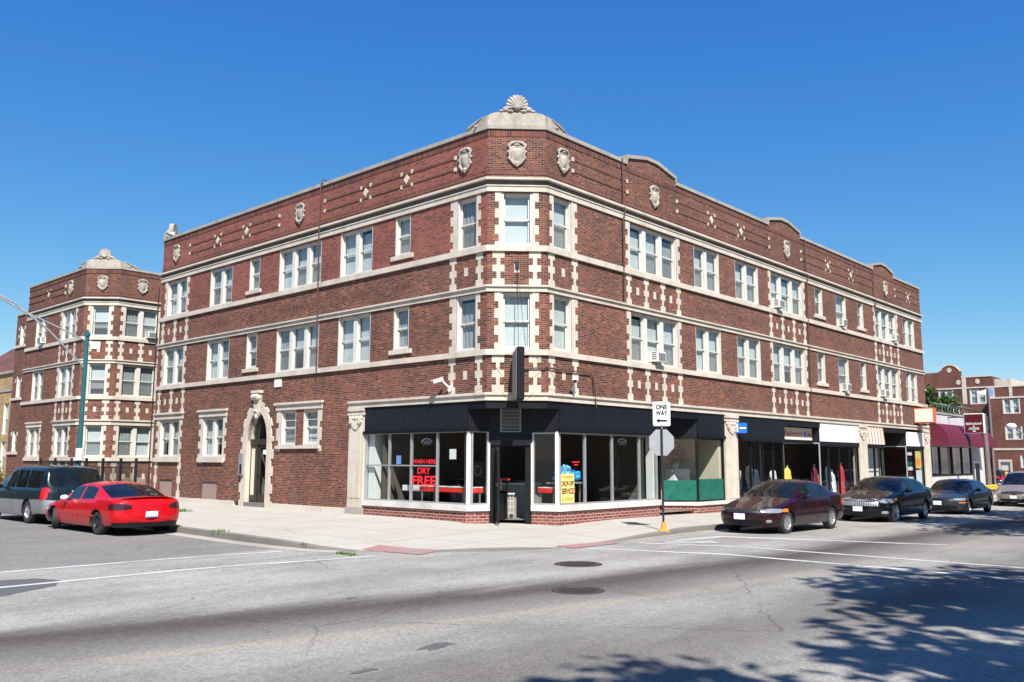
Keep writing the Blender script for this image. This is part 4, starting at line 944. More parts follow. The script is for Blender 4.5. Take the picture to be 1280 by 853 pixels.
# tailor shop and variety shop
shop_window(FR, CB, [12.5, 13.6, 14.6, 15.5, 16.4], -.05, 2.36, mat='black'); shop_window(FR, CB, [20.1, 21.0, 22.2, 23.4, 24.46], -.1, 2.28, mat='black')
shop_window(FR, CB, [25.55, 26.6, 27.7], -.15, 2.27, mat='black'); shop_window(FR, CB, [31.25, 32.5, 33.93], -.15, 2.27, mat='black')
mb = MB(); mb.fbox(FR, 12.5, 16.4, -.7, -.05, -.2, .0); mb.fbox(FR, 20.1, 24.5, -.8, -.1, -.2, 0); mb.fbox(FR, 25.5, 27.75, -.9, -.15, -.2, 0); mb.fbox(FR, 31.2, 33.97, -.9, -.15, -.2, 0); mb.build('bulkhead', M['black'], CB)
for a, b in (((16.45, 0), (17.2, 1.4)), ((19.3, 1.4), (20.06, 0)), ((27.75, 0), (28.3, 1.3)), ((30.7, 1.3), (31.2, 0))):
    F, l = seg_frame(a, b); shop_window(F, CB, [.03, l-.03], -.1, 2.40, mat='alu'); MB().fbox(F, 0, l, 2.41, 3.28, -.06, 0).build('fascia_return', M['black'], CB); MB().fbox(F, 0, l, -.9, -.1, -.1, .0).build('bulkhead', M['black'], CB)
FT = Frame(17.2, .75, 1, 0, 0, -1)
sg = MB().fbox(FR, 16.85, 19.98, 2.50, 3.02, -.34, -.28).build('shop_sign', M['cream'], CB)
put(lettering('lettering', 'Tailoring', FR.pt(18.0, 2.74, -.279), FR.n, M['sign_red'], .28, 1.8, shear=.3, bold=.02), sg)
mb = MB(); mb.tube([FR.pt(19.05, 2.86, -.272), FR.pt(19.3, 2.66, -.272)], .022, 6); mb.tube([FR.pt(19.3, 2.86, -.272), FR.pt(19.05, 2.66, -.272)], .022, 6); put(mb.build('scissors_mark', M['blue_sign']), sg)
mb = MB(); mb.fbox(FR, 19.4, 19.85, 2.70, 2.76, -.28, -.274); mb.fbox(FR, 19.45, 19.7, 2.78, 2.81, -.28, -.274); put(mb.build('red_flourish', M['sign_red']), sg)
MB().fbox(FR, 16.6, 20.0, 2.36, 2.50, -.36, -.24).build('drip_rail', M['black'], CB)
mb = MB(); mb.fbox(FR, 17.2, 19.3, 2.05, 2.4, -1.45, -1.38); mb.fbox(FR, 17.2, 17.3, -.7, 2.05, -1.45, -1.38); mb.fbox(FR, 19.2, 19.3, -.7, 2.05, -1.45, -1.38); mb.build('door_surround', M['black'], CB)
dw = MB().fbox(FR, 28.5, 30.5, -.6, 2.26, -1.36, -1.28).build('shop_door', M['white'], CB); put(MB().fbox(FR, 28.5, 30.5, 1.02, 1.08, -1.279, -1.26).build('push_bar', M['galv']), dw)
MB().fbox(FR, 28.3, 30.7, 2.26, 3.28, -1.4, -1.3).build('door_surround', M['ribbed'], CB)
# ------------------------------------------------------------------ interiors behind the glass
mb = MB()
mb.box(.35, 1.4, 14.4, 22.6, 3.6, 3.75, 0)
mb.face([(.1, 7.6, -.14), (.1, 2.2, -.14), (1.1, 1.4, -.14), (2.0, .1, -.14), (34.4, .1, -.16), (34.4, 8, -.16), (.1, 8, -.14)], 1)      # floor
mb.face([(.1, 7.6, 3.2), (.1, 1.2, 3.2), (1.2, .1, 3.2), (34.4, .1, 3.2), (34.4, 8, 3.2), (.1, 8, 3.2)], 0)      # ceiling
mb.box(.1, 7.4, 5.9, 6.0, -.5, 3.2, 2); mb.box(7.3, 7.42, 1.0, 5.9, -.5, 3.2, 2); mb.box(7.42, 34.4, 3.2, 3.3, -.5, 3.2, 2)
mb.box(12.0, 12.12, .32, 6.2, -.5, 3.2, 0); mb.box(25.0, 25.1, .32, 6.2, -.5, 3.2, 0)
mb.box(.33, 34, 14.15, 14.25, 3.5, 11, 0)
for z in (3.45, 7.2): mb.face([(.3, 1.5, z), (1.5, .3, z), (34.4, .3, z), (34.4, 13.9, z), (12.9, 13.9, z), (12.9, 22.7, z), (1.2, 22.7, z), (.3, 21.85, z)], 0)
mb.face([(2.0, 1.9, 3.46), (2.0, 22.8, 3.46), (2.0, 22.8, 10.9), (2.0, 1.9, 10.9)], 0); mb.face([(2.0, 1.9, 3.46), (34.4, 1.9, 3.46), (34.4, 1.9, 10.9), (2.0, 1.9, 10.9)], 0)
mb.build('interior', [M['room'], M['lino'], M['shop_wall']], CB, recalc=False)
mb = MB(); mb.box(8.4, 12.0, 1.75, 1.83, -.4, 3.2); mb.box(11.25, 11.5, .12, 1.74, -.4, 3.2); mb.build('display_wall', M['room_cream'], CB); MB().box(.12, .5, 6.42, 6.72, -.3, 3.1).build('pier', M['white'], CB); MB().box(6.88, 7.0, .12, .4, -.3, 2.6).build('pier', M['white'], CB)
mb = MB(); mb.box(9.9, 11.0, 1.2, 1.6, -.2, 1.28); mb.build('display_plinth', M['white'], CB)
# window stickers and posters that belong to the glass
F = FL
for body, u, z, h, w in (('WASH HERE', 3.9, 1.55, .13, 1.04), ('DRY', 3.9, 1.27, .20, .60), ('FREE', 3.9, .97, .29, 1.06)):
    lettering('window_lettering', body, F.pt(u, z, -.03), F.n, M['sign_red'], h, w, CB, bold=.03)
MB().fbox(FL, 5.02, 5.24, 1.46, 1.73, -.06, -.05).build('window_notice', M['plate_blue'], CB); MB().fbox(FL, 2.52, 2.80, 1.62, 1.92, -.06, -.05).build('window_notice', M['white'], CB)
sg = MB().fbox(FR, 1.90, 2.52, .36, 1.20, -.035, -.02).build('window_poster', M['poster_yellow'], CB)
for body, z, h, w, mt in (('Professional', 1.12, .085, .50, 'orange'), ('DROP-OFF', .92, .15, .56, 'black'), ('SERVICE', .70, .17, .56, 'black'), ('BY ATTENDANT', .47, .10, .52, 'orange')):
    put(lettering('lettering', body, FR.pt(2.21, z, -.0185), FR.n, M[mt], h, w, bold=.03), sg)
mb = MB(); mb.fbox(FR, 2.44, 2.80, 1.53, 1.565, -.035, -.03); mb.fbox(FR, 2.54, 2.72, 1.45, 1.485, -.035, -.03); mb.build('window_sticker', M['sign_red'], CB)
mb = MB(); mb.fbox(FR, 32.6, 33.6, 1.2, 2.15, -.06, -.05); mb.build('window_poster', M['poster_yellow'], CB); MB().fbox(FR, 32.6, 33.6, .0, 1.1, -.06, -.05).build('window_poster', M['plate'], CB); MB().fbox(FR, 32.75, 33.45, 1.35, 1.75, -.05, -.045).build('window_poster', M['orange'], CB)
for k, mt in enumerate(('white', 'black', 'green_film', 'white', 'maroon_sign', 'plate', 'cream', 'galv')): MB().fbox(FR, 31.4, 32.3, 1.9-k*.27, 2.1-k*.27, -.14, -.10).build('window_card', M[mt], CB)
# ================================================================== THE WING ACROSS THE COURTYARD
BW = thing('apartment_wing', (1.2, 30.5, -0.2), 'matching red brick apartment wing behind the black fence, with a canted bay and shell crest', 'building')
GL2 = Frame(0, 0, 0, 1, -1, 0); GR2 = Frame(0, 29.3, 1, 0, 0, -1); GC2 = Frame(0, 30.53, 1, -1, -1, -1)
P2 = [(0, 38.6), (0, 30.53), (1.23, 29.3), (9, 29.3)]
r2 = random.Random(14)
zfl = [(B3, T3), (B2_, T2), (1.66, 3.30)]
L2 = [(31.55, 33.35, 2, 'q'), (35.55, 37.2, 2, '')]; R2 = [(1.62, 3.42, 2, 'q'), (5.2, 6.8, 2, '')]
mb = MB()
wall(mb, GL2, 30.53, 38.6, -.3, ZP, [(a, b, z0, z1) for a, b, n, k in L2 for z0, z1 in zfl]); wall(mb, GR2, 1.23, 9, -.3, ZP, [(a, b, z0, z1) for a, b, n, k in R2 for z0, z1 in zfl])
wall(mb, GC2, 0, CW, -.3, ZP, [(.40, 1.34, z0, z1) for z0, z1 in zfl])
G3 = Frame(.02, 0, 0, 1, -1, 0); wall(mb, G3, 38.6, 40.4, -.3, 10.0, [(39.0, 39.75, z0+.3, z1-.1) for z0, z1 in zfl])
mb.box(.35, 9, 40.1, 40.4, -.3, 10); mb.box(8.7, 9, 29.6, 40.1, -.3, 11)
mb.build('brick_wall', M['brick'], BW)
mb = MB(); mb.face([(.2, 30.6, 11), (1.3, 29.5, 11), (8.9, 29.5, 11), (8.9, 38.5, 11), (.2, 38.5, 11)]); mb.face([(.2, 38.6, 9.7), (8.9, 38.6, 9.7), (8.9, 40.3, 9.7), (.2, 40.3, 9.7)]); mb.build('roof', M['roof'], BW)
mb = MB()
band(mb, P2, 9.885, 9.955, -.05, .15); band(mb, P2, 9.54, 9.70, -.05, .05); band(mb, P2, 9.70, 9.735, -.05, .075); band(mb, P2, 7.72, 7.895, -.05, .075); band(mb, P2, 6.645, 6.70, -.05, .10); band(mb, P2, 6.505, 6.643, -.05, .05); band(mb, P2, 4.63, 4.795, -.05, .075)
P2b = [(0, 33.6), (0, 30.53), (1.23, 29.3), (9, 29.3)]
band(mb, P2b, 3.31, 3.52, -.05, .05); band(mb, P2b, 3.521, 3.60, -.05, .11); band(mb, P2b, 1.47, 1.655, -.05, .09)
for z in (7.9, 4.8, 1.66): mb.fbox(G3, 38.75, 40.45, z+.16, z+.3, -.05, .08)
mb.build('stone_course', M['stone'], BW)
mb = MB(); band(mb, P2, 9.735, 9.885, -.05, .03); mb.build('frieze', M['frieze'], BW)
mb = MB(); band(mb, P2, ZP+.002, ZP+.12, -.36, .06); mb.fbox(G3, 38.6, 40.4, 10.0, 10.1, -.36, .05); mb.build('coping', M['coping'], BW)
mb = MB(); band(mb, P2, 10.07, 10.22, -.05, .022); band(mb, P2, 11.24, 11.44, -.05, .022)
for z in (10.9, 10.53): mb.fbox(GL2, 33.2, 38.6, z-.035, z+.04, -.05, .03)
mb.build('brick_course', M['brick_dark'], BW)
mb = MB(); ornament_x(BW, GL2, 35.6, 10.72)
for F, u in ((GL2, 33.2), (GR2, 3.62)):
    for z in (10.9, 10.53): MB().fbox(F, u-.06, u+.06, z-.075, z+.075, -.05, .04).build('parapet_block', M['stone'], BW)
for z in (9.2, 8.75, 6.1, 3.0):
    for u in (38.95, 39.9): MB().fbox(G3, u-.06, u+.06, z-.1, z+.1, -.05, .02).build('stone_block', M['stone'], BW)
for F, u in ((GL2, 32.4), (GC2, CW/2), (GR2, 2.45)): cartouche(F, BW, u, 10.72, .90)
shell_pediment(GC2, CW, BW, ZP+.02, ((GL2, 30.53, 1), (Frame(0, 29.3, 1, 0, 0, -1), 1.23, 1)))
for F, lst in ((GL2, L2), (GR2, R2)):
    for a, b, n, k in lst:
        for z0, z1 in zfl: make_window(F, BW, a, b, z0, z1, n, r2)
for z0, z1 in zfl: make_window(GC2, BW, .40, 1.34, z0, z1, 1, r2, casing=.07); make_window(G3, BW, 39.0, 39.75, z0+.3, z1-.1, 1, r2)
mb = MB()
for z0, z1 in zfl:
    for F, a, b in ((GL2, 31.55, 33.35), (GR2, 1.62, 3.42)): quoins(BW, F, a, -1, z0-.01, z1, True, .1, .24); quoins(BW, F, b, 1, z0-.01, z1, True, .1, .26)
    quoins(BW, GC2, .40, -1, z0-.01, z1, True, .07, .185); quoins(BW, GC2, 1.34, 1, z0-.01, z1, True, .07, .185)
mb = MB(); mb.fbox(GL2, 35.3, 37.5, 3.31, 3.52, -.05, .05); mb.fbox(GL2, 35.25, 37.55, 3.52, 3.6, -.05, .1); mb.build('stone_lintel', M['stone'], BW); MB().fbox(GL2, 35.3, 37.5, 1.47, 1.655, -.05, .08).build('stone_ledge', M['stone'], BW); quoins(BW, GL2, 35.55, -1, 1.46, 3.31); quoins(BW, GL2, 37.2, 1, 1.46, 3.31)
for z0, z1 in ((6.70, 7.72), (3.60, 4.63), (-.1, 1.47)):
    spandrel(GL2, BW, [31.45, 32.45, 33.45], z0, z1); spandrel(GC2, BW, [.33, 1.41], z0, z1, .36); spandrel(GR2, BW, [1.5, 2.55, 3.6], z0, z1)
MB().fbox(GC2, .45, .95, 7.25, 7.62, 0, .03).build('wall_plaque', M['white'], BW)
mb = MB(); mb.fbox(GR2, 1.9, 3.2, -.02, .62, -.02, .012); mb.build('boarded_opening', M['board'], BW)
MB().box(.4, 8.6, 31.6, 31.7, -.3, 10.9).build('interior', M['room'], BW)
# ------------------------------------------------------------------ yellow brick house beyond
YB = thing('yellow_brick_house', (1.5, 44, -.2), 'yellow brick house with a satellite dish beyond the apartment wing', 'building')
FY = Frame(.3, 0, 0, 1, -1, 0); hy = [(41.55, 42.45, 3.0, 4.9), (41.5, 42.45, -.2+1.0, 2.6), (44, 45, 3, 4.9), (44, 45, .8, 2.6)]
mb = MB(); wall(mb, FY, 40.75, 52, -.3, 6.7, hy); mb.box(.62, 9, 40.75, 41, -.3, 6.7); mb.build('brick_wall', M['brick_yellow'], YB)
mb = MB(); mb.fbox(FY, 40.7, 52, 6.7, 6.85, -.4, .12); mb.fbox(FY, 40.76, 52, 5.6, 5.75, -.05, .05); mb.build('cornice', M['coping'], YB)
mb = MB(); mb.hexa([(.35, 40.8, 6.86), (9, 40.8, 6.86), (9, 52, 6.86), (.35, 52, 6.86), (3.5, 42, 9.3), (9, 42, 9.3), (9, 52, 9.3), (3.5, 52, 9.3)]); mb.build('roof', M['brick_far'], YB)
for a, b, z0, z1 in hy: make_window(FY, YB, a, b, z0, z1, 1, r2)
mb = MB(); mb.tube([(1.1, 41.6, 7.0), (1.1, 41.6, 9.0)], .03); mb.ell((1.0, 41.5, 9.3), .12, .42, .42); put(mb.build('satellite_dish', M['white'], smooth=50), YB)
# ------------------------------------------------------------------ restaurant
RS = thing('restaurant', (40, 3, -.8), 'low white restaurant with a rounded burgundy awning over its front window', 'building')
FS = Frame(0, .02, 1, 0, 0, -1)
mb = MB(); wall(mb, FS, 34.9, 46.0, -1.2, 4.35, [(35.25, 43.2, .72, 2.45)]); mb.box(34.9, 46, 9, 9.3, -1.2, 4.3); mb.box(45.7, 46, .35, 9, -1.2, 4.3); mb.build('wall', M['brick_white'], RS)
mb = MB(); mb.face([(34.9, .2, 4.1), (46, .2, 4.1), (46, 9, 4.1), (34.9, 9, 4.1)]); mb.build('roof', M['roof'], RS)
mb = MB(); mb.fbox(FS, 34.88, 46.05, 4.352, 4.46, -.36, .05); mb.build('coping', M['coping'], RS)
mb = MB(); prof = [(0.02, 3.78), (.28, 3.74), (.55, 3.60), (.78, 3.38), (.93, 3.1), (1.0, 2.8), (1.02, 2.46)]
us_ = [35.2+(44.6-35.2)*i/24 for i in range(25)]
for i in range(24):
    for k in range(len(prof)-1):
        (d0, z0), (d1, z1) = prof[k], prof[k+1]; mb.face([FS.pt(us_[i], z0, d0), FS.pt(us_[i+1], z0, d0), FS.pt(us_[i+1], z1, d1), FS.pt(us_[i], z1, d1)])
for u in (35.2, 44.6): mb.face([FS.pt(u, z, d) for d, z in prof]+[FS.pt(u, 2.46, .02)])
aw = mb.build('awning', M['burgundy'], RS, smooth=40)
mb = MB()
for i in range(0, 25, 2): mb.tube([FS.pt(us_[i], z+.004, d+.006) for d, z in prof], .009, 5)
put(mb.build('awning_rib', M['burgundy']), aw)
shop_window_names = []
sw = MB(); [sw.fbox(FS, u-.08, u+.08, .72, 2.45, -.1, 0.01) for u in (35.3, 36.9, 39.2, 41.2, 43.15)]; sw.fbox(FS, 35.25, 43.2, .72, .82, -.1, .02); w_ = sw.build('shop_window', M['black'], RS)
pb = MB(); pb.face([FS.pt(35.25, .72, -.05), FS.pt(43.2, .72, -.05), FS.pt(43.2, 2.45, -.05), FS.pt(35.25, 2.45, -.05)]); put(pb.build('pane', M['shop_glass'], recalc=False), w_)
mb = MB(); mb.box(35, 45.6, 4.2, 4.3, -.7, 4); mb.face([(35, .3, -.3), (45.6, .3, -.3), (45.6, 4.2, -.3), (35, 4.2, -.3)]); mb.build('interior', M['room'], RS)
mb = MB(); [mb.fbox(FS, a, b, .85, 2.4, -.3, -.26) for a, b in ((35.5, 36.6), (39.5, 40.7), (41.6, 42.5))]; mb.build('curtain', M['curtain'], RS)
mb = MB(); mb.fbox(FS, 35.6, 36.7, .85, 1.15, -.5, -.3); mb.fbox(FS, 39.8, 41, 1.2, 1.6, -.6, -.4); mb.build('window_display', M['red'], RS)
mb = MB(); mb.fbox(FS, 43.45, 44.7, -.6, 1.62, -.02, .06); dr_ = mb.build('door_surround', M['white'], RS); put(MB().fbox(FS, 43.65, 44.55, -.6, 1.45, .06, .08).build('door', M['black']), dr_)
# blade sign of the restaurant
rsn = thing('restaurant_sign', (38.700, -1.4, 3.2), 'maroon hanging sign reading RESTAURANT & LOUNGE over the burgundy awning', 'sign')
mb = MB(); mb.box(38.620, 38.820, -2.0, -.9, 3.22, 4.40); b_ = mb.build('sign_box', M['white'], rsn, bevel=.02)
mb = MB(); mb.box(38.605, 38.619, -1.95, -.95, 3.27, 4.35); mb.build('sign_face', M['maroon_sign'], rsn)
for tx, z, h, w in (('RESTAURANT', 3.79, .13, .86), ('&', 3.64, .11, None), ('LOUNGE', 3.51, .13, .56)): lettering('lettering', tx, (38.600, -1.45, z), (-1, 0, 0), M['white'], h, w, rsn, bold=.02)
MB().box(38.600, 38.604, -1.53, -1.37, 3.33, 3.39).build('sign_mark', M['white'], rsn)
for q in ([(38.720, 0, 4.2), (38.720, -.9, 4.2)], [(38.720, 0.0, 5.0), (38.720, -1.9, 4.41)], [(38.720, 0, 3.4), (38.720, -.9, 3.4)]): MB().tube(q, .03).build('bracket', M['dark_metal'], rsn)
# wire scrolls along the parapet of the restaurant
sc_ = thing('barbed_wire', (38, .2, 4.46), 'coil of wire along the top of the white restaurant wall', 'wire')
mb = MB(); pts = [(36.5+i*.05, .1+.22*math.cos(i*.55), 4.75+.25*math.sin(i*.55)) for i in range(150)]; mb.tube(pts, .008, 4); mb.build('coil', M['galv'], sc_)
# ------------------------------------------------------------------ brick apartments far right
FA = thing('far_apartments', (92, 14, -1), 'distant red brick apartments with a rounded gable, beyond the restaurant', 'building')
F1 = Frame(90, 0, 0, 1, -1, 0)
wl_ = [(10.6, 12.3, 7.95, 9.6), (10.6, 12.3, 4.9, 6.55), (10.6, 12.3, 1.9, 3.5), (14, 15.6, 7.95, 9.6), (14, 15.6, 4.9, 6.55)]
mb = MB(); wall(mb, F1, 9.9, 24, -1.4, 11.0, wl_)
mb.prism(F1, [(13.1, 10.99), (17.2, 10.99), (17.2, 11.75), (15.6, 11.75)]+[(14.3+.95*math.cos(math.radians(a)), 11.75+.75*math.sin(math.radians(a))) for a in range(15, 166, 15)]+[(13.1, 11.75)], -.3, -.001)
mb.box(90.33, 104, 9.9, 10.2, -1.4, 11); mb.build('brick_wall', M['brick_far'], FA)
mb = MB(); mb.fbox(F1, 9.9, 13.1, 11.0, 11.14, -.4, .06); mb.fbox(F1, 13.0, 13.3, 11.751, 11.86, -.4, .06)
mb.ring(F1, [(14.3+1.08*math.cos(math.radians(a)), 11.75+.88*math.sin(math.radians(a))) for a in range(15, 166, 15)], [(14.3+.94*math.cos(math.radians(a)), 11.75+.74*math.sin(math.radians(a))) for a in range(15, 166, 15)], -.35, .06)
mb.fbox(F1, 9.9, 24, 9.75, 9.9, -.05, .05); mb.fbox(F1, 12.6, 13.05, 8.0, 11.05, -.05, .04)
for u, z in ((14.3, 11.95), (13.4, 10.5), (11.4, 10.5)): mb.prism(F1, [(u+.25*math.cos(k*math.pi/4), z+.3*math.sin(k*math.pi/4)) for k in range(8)], -.05, .05)
mb.build('stone_trim', M['stone'], FA)
for a, b, z0, z1 in wl_: make_window(F1, FA, a, b, z0, z1, 2, r2, mull=.25, casing=.14)
mb = MB(); mb.box(90.6, 98, 8.2, 9.85, 9, 10.7); mb.build('parapet_wall', M['stone'], FA)
FB = thing('near_apartments', (88, 4, -1), 'red brick apartment block with white window pairs behind the two brown poles', 'building')
F2 = Frame(86.5, 0, 0, 1, -1, 0)
wb_ = [(6.55, 8.2, 6.6, 8.15), (6.5, 8.15, 3.85, 5.25), (3.0, 4.6, 6.6, 8.15), (3.0, 4.6, 3.85, 5.25), (5.9, 6.9, .9, 2.2), (7.9, 8.8, .6, 1.5)]
mb = MB(); wall(mb, F2, -6, 9.6, -1.4, 9.45, wb_); mb.box(86.83, 100, 9.3, 9.6, -1.4, 9.4); mb.build('brick_wall', M['brick_far'], FB)
mb = MB(); mb.fbox(F2, -6, 9.65, 9.452, 9.62, -.4, .06); mb.fbox(F2, -6, 9.6, 8.25, 8.42, -.05, .05); mb.fbox(F2, -6, 9.6, 2.75, 2.95, -.05, .06); mb.fbox(F2, 8.9, 9.62, 8.42, 9.45, -.05, .04); mb.fbox(F2, 7.2, 7.5, 8.42, 9.45, -.05, .04); mb.fbox(F2, 7.7, 9.0, 1.5, 1.75, -.05, .08); mb.fbox(F2, 7.7, 7.9, -.2, 1.5, -.05, .06); mb.fbox(F2, 8.8, 9.0, -.2, 1.5, -.05, .06); mb.build('stone_trim', M['stone'], FB)
for a, b, z0, z1 in wb_[:5]: make_window(F2, FB, a, b, z0, z1, 2, r2, mull=.25, casing=.14)
MB().fbox(F2, 7.92, 8.78, -.2, 1.48, -.2, -.1).build('door', M['trim_grey'], FB)
# ================================================================== TREES
def tree_mesh(seed, h, cr, cz, nl=5200, ls=0.16, squash=.85):
    r = random.Random(seed); tr = MB()
    tr.tube([(0, 0, -.2), (.05, 0, h*.2), (-.04, .06, h*.42), (0.05, 0, h*.7), (0, 0.1, h*.93)], [.26, .21, .16, .09, .02], 10)
    cl = []
    for k in range(13):
        a = k*2.4+r.random(); z0 = h*(.34+.04*k); L_ = cr*r.uniform(.65, 1.0)*(1-.035*k)
        e = Vector((math.cos(a)*L_, math.sin(a)*L_, z0+L_*r.uniform(.35, .8))); b = Vector((0, 0, z0)); m = b.lerp(e, .5)+Vector((0, 0, -.12*L_+.2))
        tr.tube([b, m, e], [.085, .05, .012], 6)
        cl += [(e, cr*.34), (m.lerp(e, .6), cr*.3)]
        for q in range(3):
            s = b.lerp(e, r.uniform(.45, .95)); t2 = s+Vector((r.uniform(-1, 1), r.uniform(-1, 1), r.uniform(.0, 1)))*cr*.38; tr.tube([s, t2], [.03, .008], 5); cl.append((t2, cr*.25))
    for q in range(16):
        th = r.uniform(0, 6.28); rr = cr*math.sqrt(r.random())*.75; cl.append((Vector((math.cos(th)*rr, math.sin(th)*rr, cz+r.uniform(-.3, 1)*cr*squash*.75)), cr*.27))
    lf = MB()
    for i in range(nl):
        c, s = cl[r.randrange(len(cl))]; d = Vector((r.gauss(0, 1), r.gauss(0, 1), r.gauss(0, .8))); d = d/max(.4, d.length)*s*r.random()**.45; p = c+d
        n = Vector((r.gauss(0, 1), r.gauss(0, 1), r.gauss(.5, 1))).normalized(); a = n.orthogonal().normalized(); b = n.cross(a); w = r.uniform(0, 6.28)
        a, b = a*math.cos(w)+b*math.sin(w), b*math.cos(w)-a*math.sin(w); l = ls*r.uniform(.7, 1.4)
        lf.face([p-a*l, p-b*l*.45-a*.1*l, p+a*l, p+b*l*.45])
    return tr, lf
def tree(loc, label, seed, h, cr, cz, nl=5200, ls=.16, group=None):
    t = thing('tree', loc, label, 'tree', group); tr, lf = tree_mesh(seed, h, cr, cz, nl, ls)
    tr.build('trunk', M['bark'], t, smooth=60, world_coords=False); lf.build('crown', M['leaf'], t, doubles=False, world_coords=False, recalc=False); return t
def at_depth(px, py, D): d = FWD*1094 + RGT*(px-640) - UPV*(py-426.5); return CAMP + d*(D/1094)
_t = at_depth(1166, 512, 66); tree((_t.x, _t.y, -1.0), 'leafy green tree rising behind the low restaurant roof', 3, _t.z+1.0+.9, 2.4, _t.z+.4, 9000, .17)
gsh = 'street trees across the road whose shade falls on the asphalt'
t1 = tree((-9.0, -22.5, -.2), 'tall street tree across the road, shading the junction', 8, 14.5, 4.4, 10.5, 4200, .27, gsh)
for (x, y, rz, sc, lab) in ((-13.0, -23.5, 1.1, .97, 'tall street tree across the road, set back behind the junction'), (-18.1, -23.5, 5.2, .92, 'tall street tree across the road nearest the side street'), (9.6, -15.6, 2.2, .92, 'street tree across the road opposite the clothes shop'), (18.4, -15.8, 3.4, .95, 'street tree across the road opposite the striped awning'), (28, -16.5, 4.6, .95, 'street tree across the road opposite the restaurant')):
    c = copy_tree(t1); c.location = (x, y, -.2); c.rotation_euler = (0, 0, rz); c.scale = (sc,)*3; c['label'] = lab
for (x0, x1, y0, y1, h, lab) in ((-12, 16, -52, -38, 9.5, 'brown brick row building across the road behind the street trees'), (26, 110, -34, -23, 9.0, 'long brick building across the road farther along'), (-38, -24, 10, 100, 9.5, 'brick building across the side street'), (-70, -34, -60, -40, 9.0, 'brick building on the opposite street corner')):
    t = thing('added_brick_building', ((x0+x1)/2, (y0+y1)/2, -.3), lab, 'building', 'buildings across the streets'); wallbox('wall', M['brick_far'], t, [(x0, x1, y0, y1, -1.2, h)]); wallbox('coping', M['coping'], t, [(x0-.1, x1+.1, y0-.1, y1+.1, h+.002, h+.25)])  # unseen blocks, added so shop glass and car paint reflect something dark
    if x1-x0 < 20 and y1-y0 > 50:
        for k in range(20):
            for z in (3.2, 6.2): put(MB().box(x1-.1, x1+.02, y0+1+k*4.2, y0+2.4+k*4.2, z, z+1.7).build('window', M['car_glass']), t)
        continue
    n = int((x1-x0)/3.4)
    for k in range(n):
        for z in (3.6, 6.2):
            u = x0+1.2+k*3.4
            if z+1.6 < h: put(MB().box(u, u+1.3, y1-.1, y1+.02, z, z+1.6).build('window', M['car_glass']), t)
# ================================================================== FENCE, LAMP POST, POLES
fn = thing('iron_fence', (-.5, 27, -.2), 'black iron fence closing the courtyard between the two brick buildings', 'fence')
fx = -.5; posts = [22.35, 23.9, 25.8, 27.7, 29.5, 31.6, 33.6]
for y in posts: MB().box(fx-.05, fx+.05, y-.05, y+.05, -.25, 1.62).build('post', M['iron'], fn)
mb = MB(); mb.box(fx-.02, fx+.02, 22.4, 33.6, 1.44, 1.49); mb.box(fx-.02, fx+.02, 22.4, 33.6, 1.18, 1.23); mb.box(fx-.02, fx+.02, 22.4, 33.6, 0.0, .05); mb.build('rail', M['iron'], fn)
mb = MB(); y = 22.5
while y < 33.6: mb.box(fx-.009, fx+.009, y-.009, y+.009, .0, 1.48); y += .13
mb.build('picket', M['iron'], fn)
fn2 = thing('garden_fence', (-.6, 42, -.2), 'rusty iron fence in front of the yellow brick house', 'fence')
mb = MB(); y = 39.5
while y < 47: mb.box(-.62, -.58, y-.012, y+.012, -.2, 1.5); y += .22
mb.box(-.63, -.57, 39.5, 47, 1.30, 1.36); mb.box(-.63, -.57, 39.5, 47, .2, .26); mb.build('railing', M['dark_metal'], fn2)
lp = thing('street_lamp', (-5.9, 14.85, -.2), 'teal street lamp post with two pale arms reaching out over the side street', 'street lamp')
MB().tube([(-5.9, 14.85, -.2), (-5.9, 14.85, .3), (-5.9, 14.85, 5.86)], [.10, .085, .07], 14).build('post', M['teal'], lp, smooth=50)
MB().tube([(-5.9, 14.85, 5.82), (-5.9, 14.85, 5.95)], .10, 14).build('cap', M['teal'], lp, smooth=50); MB().tube([(-5.9, 14.85, -.25), (-5.9, 14.85, .1)], [.2, .15], 12).build('base', M['teal'], lp)
e1 = Vector((-9.7, 15.4, 7.3))
mb = MB(); mb.tube([(-5.95, 14.85, 4.75), (-7.1, 15.0, 5.9), (-8.2, 15.2, 6.75), (-9.2, 15.35, 7.2), (-10.6, 15.5, 7.35)], .034, 8); mb.tube([(-5.95, 14.85, 5.66), (-7.0, 15.0, 6.12), (-8.0, 15.15, 6.52), (-8.9, 15.3, 7.02)], .026, 8); mb.build('arm', M['galv'], lp, smooth=50)
mb = MB(); mb.ell((-11.2, 15.6, 7.3), .45, .18, .12, 14, 8); mb.build('lamp_head', M['galv'], lp, smooth=50)
mb = MB(); mb.tube([(-5.93, 14.76, 1.55), (-5.93, 14.76, 1.95)], .12, 10); mb.build('flyer', M['white'], lp)
def pole(name, px0, py0, px1, py1, z0, Y, r0, r1, mat, label, cat):
    d = FWD*1094 + RGT*(px0-640) - UPV*(py0-426.5); t = (Y-CAMP.y)/d.y; a = CAMP+d*t
    d = FWD*1094 + RGT*(px1-640) - UPV*(py1-426.5); t = (Y-CAMP.y)/d.y; b = CAMP+d*t
    o = thing(name, (a.x, a.y, z0), label, cat); a.z = min(a.z, z0)
    MB().tube([a, a.lerp(b, .5), b], [r0, (r0+r1)/2, r1], 12).build('pole', mat, o, smooth=50); return o, a, b
po, a_, b_ = pole('utility_pole', 1237, 606, 1229, 519, -.7, -1.0, .17, .14, M['pole_wood'], 'thick weathered pole with a leaning top beside the maroon sign', 'pole')
mb = MB(); mb.ell((b_.x, b_.y-.02, b_.z), .16, .16, .08); mb.build('pole_cap', M['galv'], po)
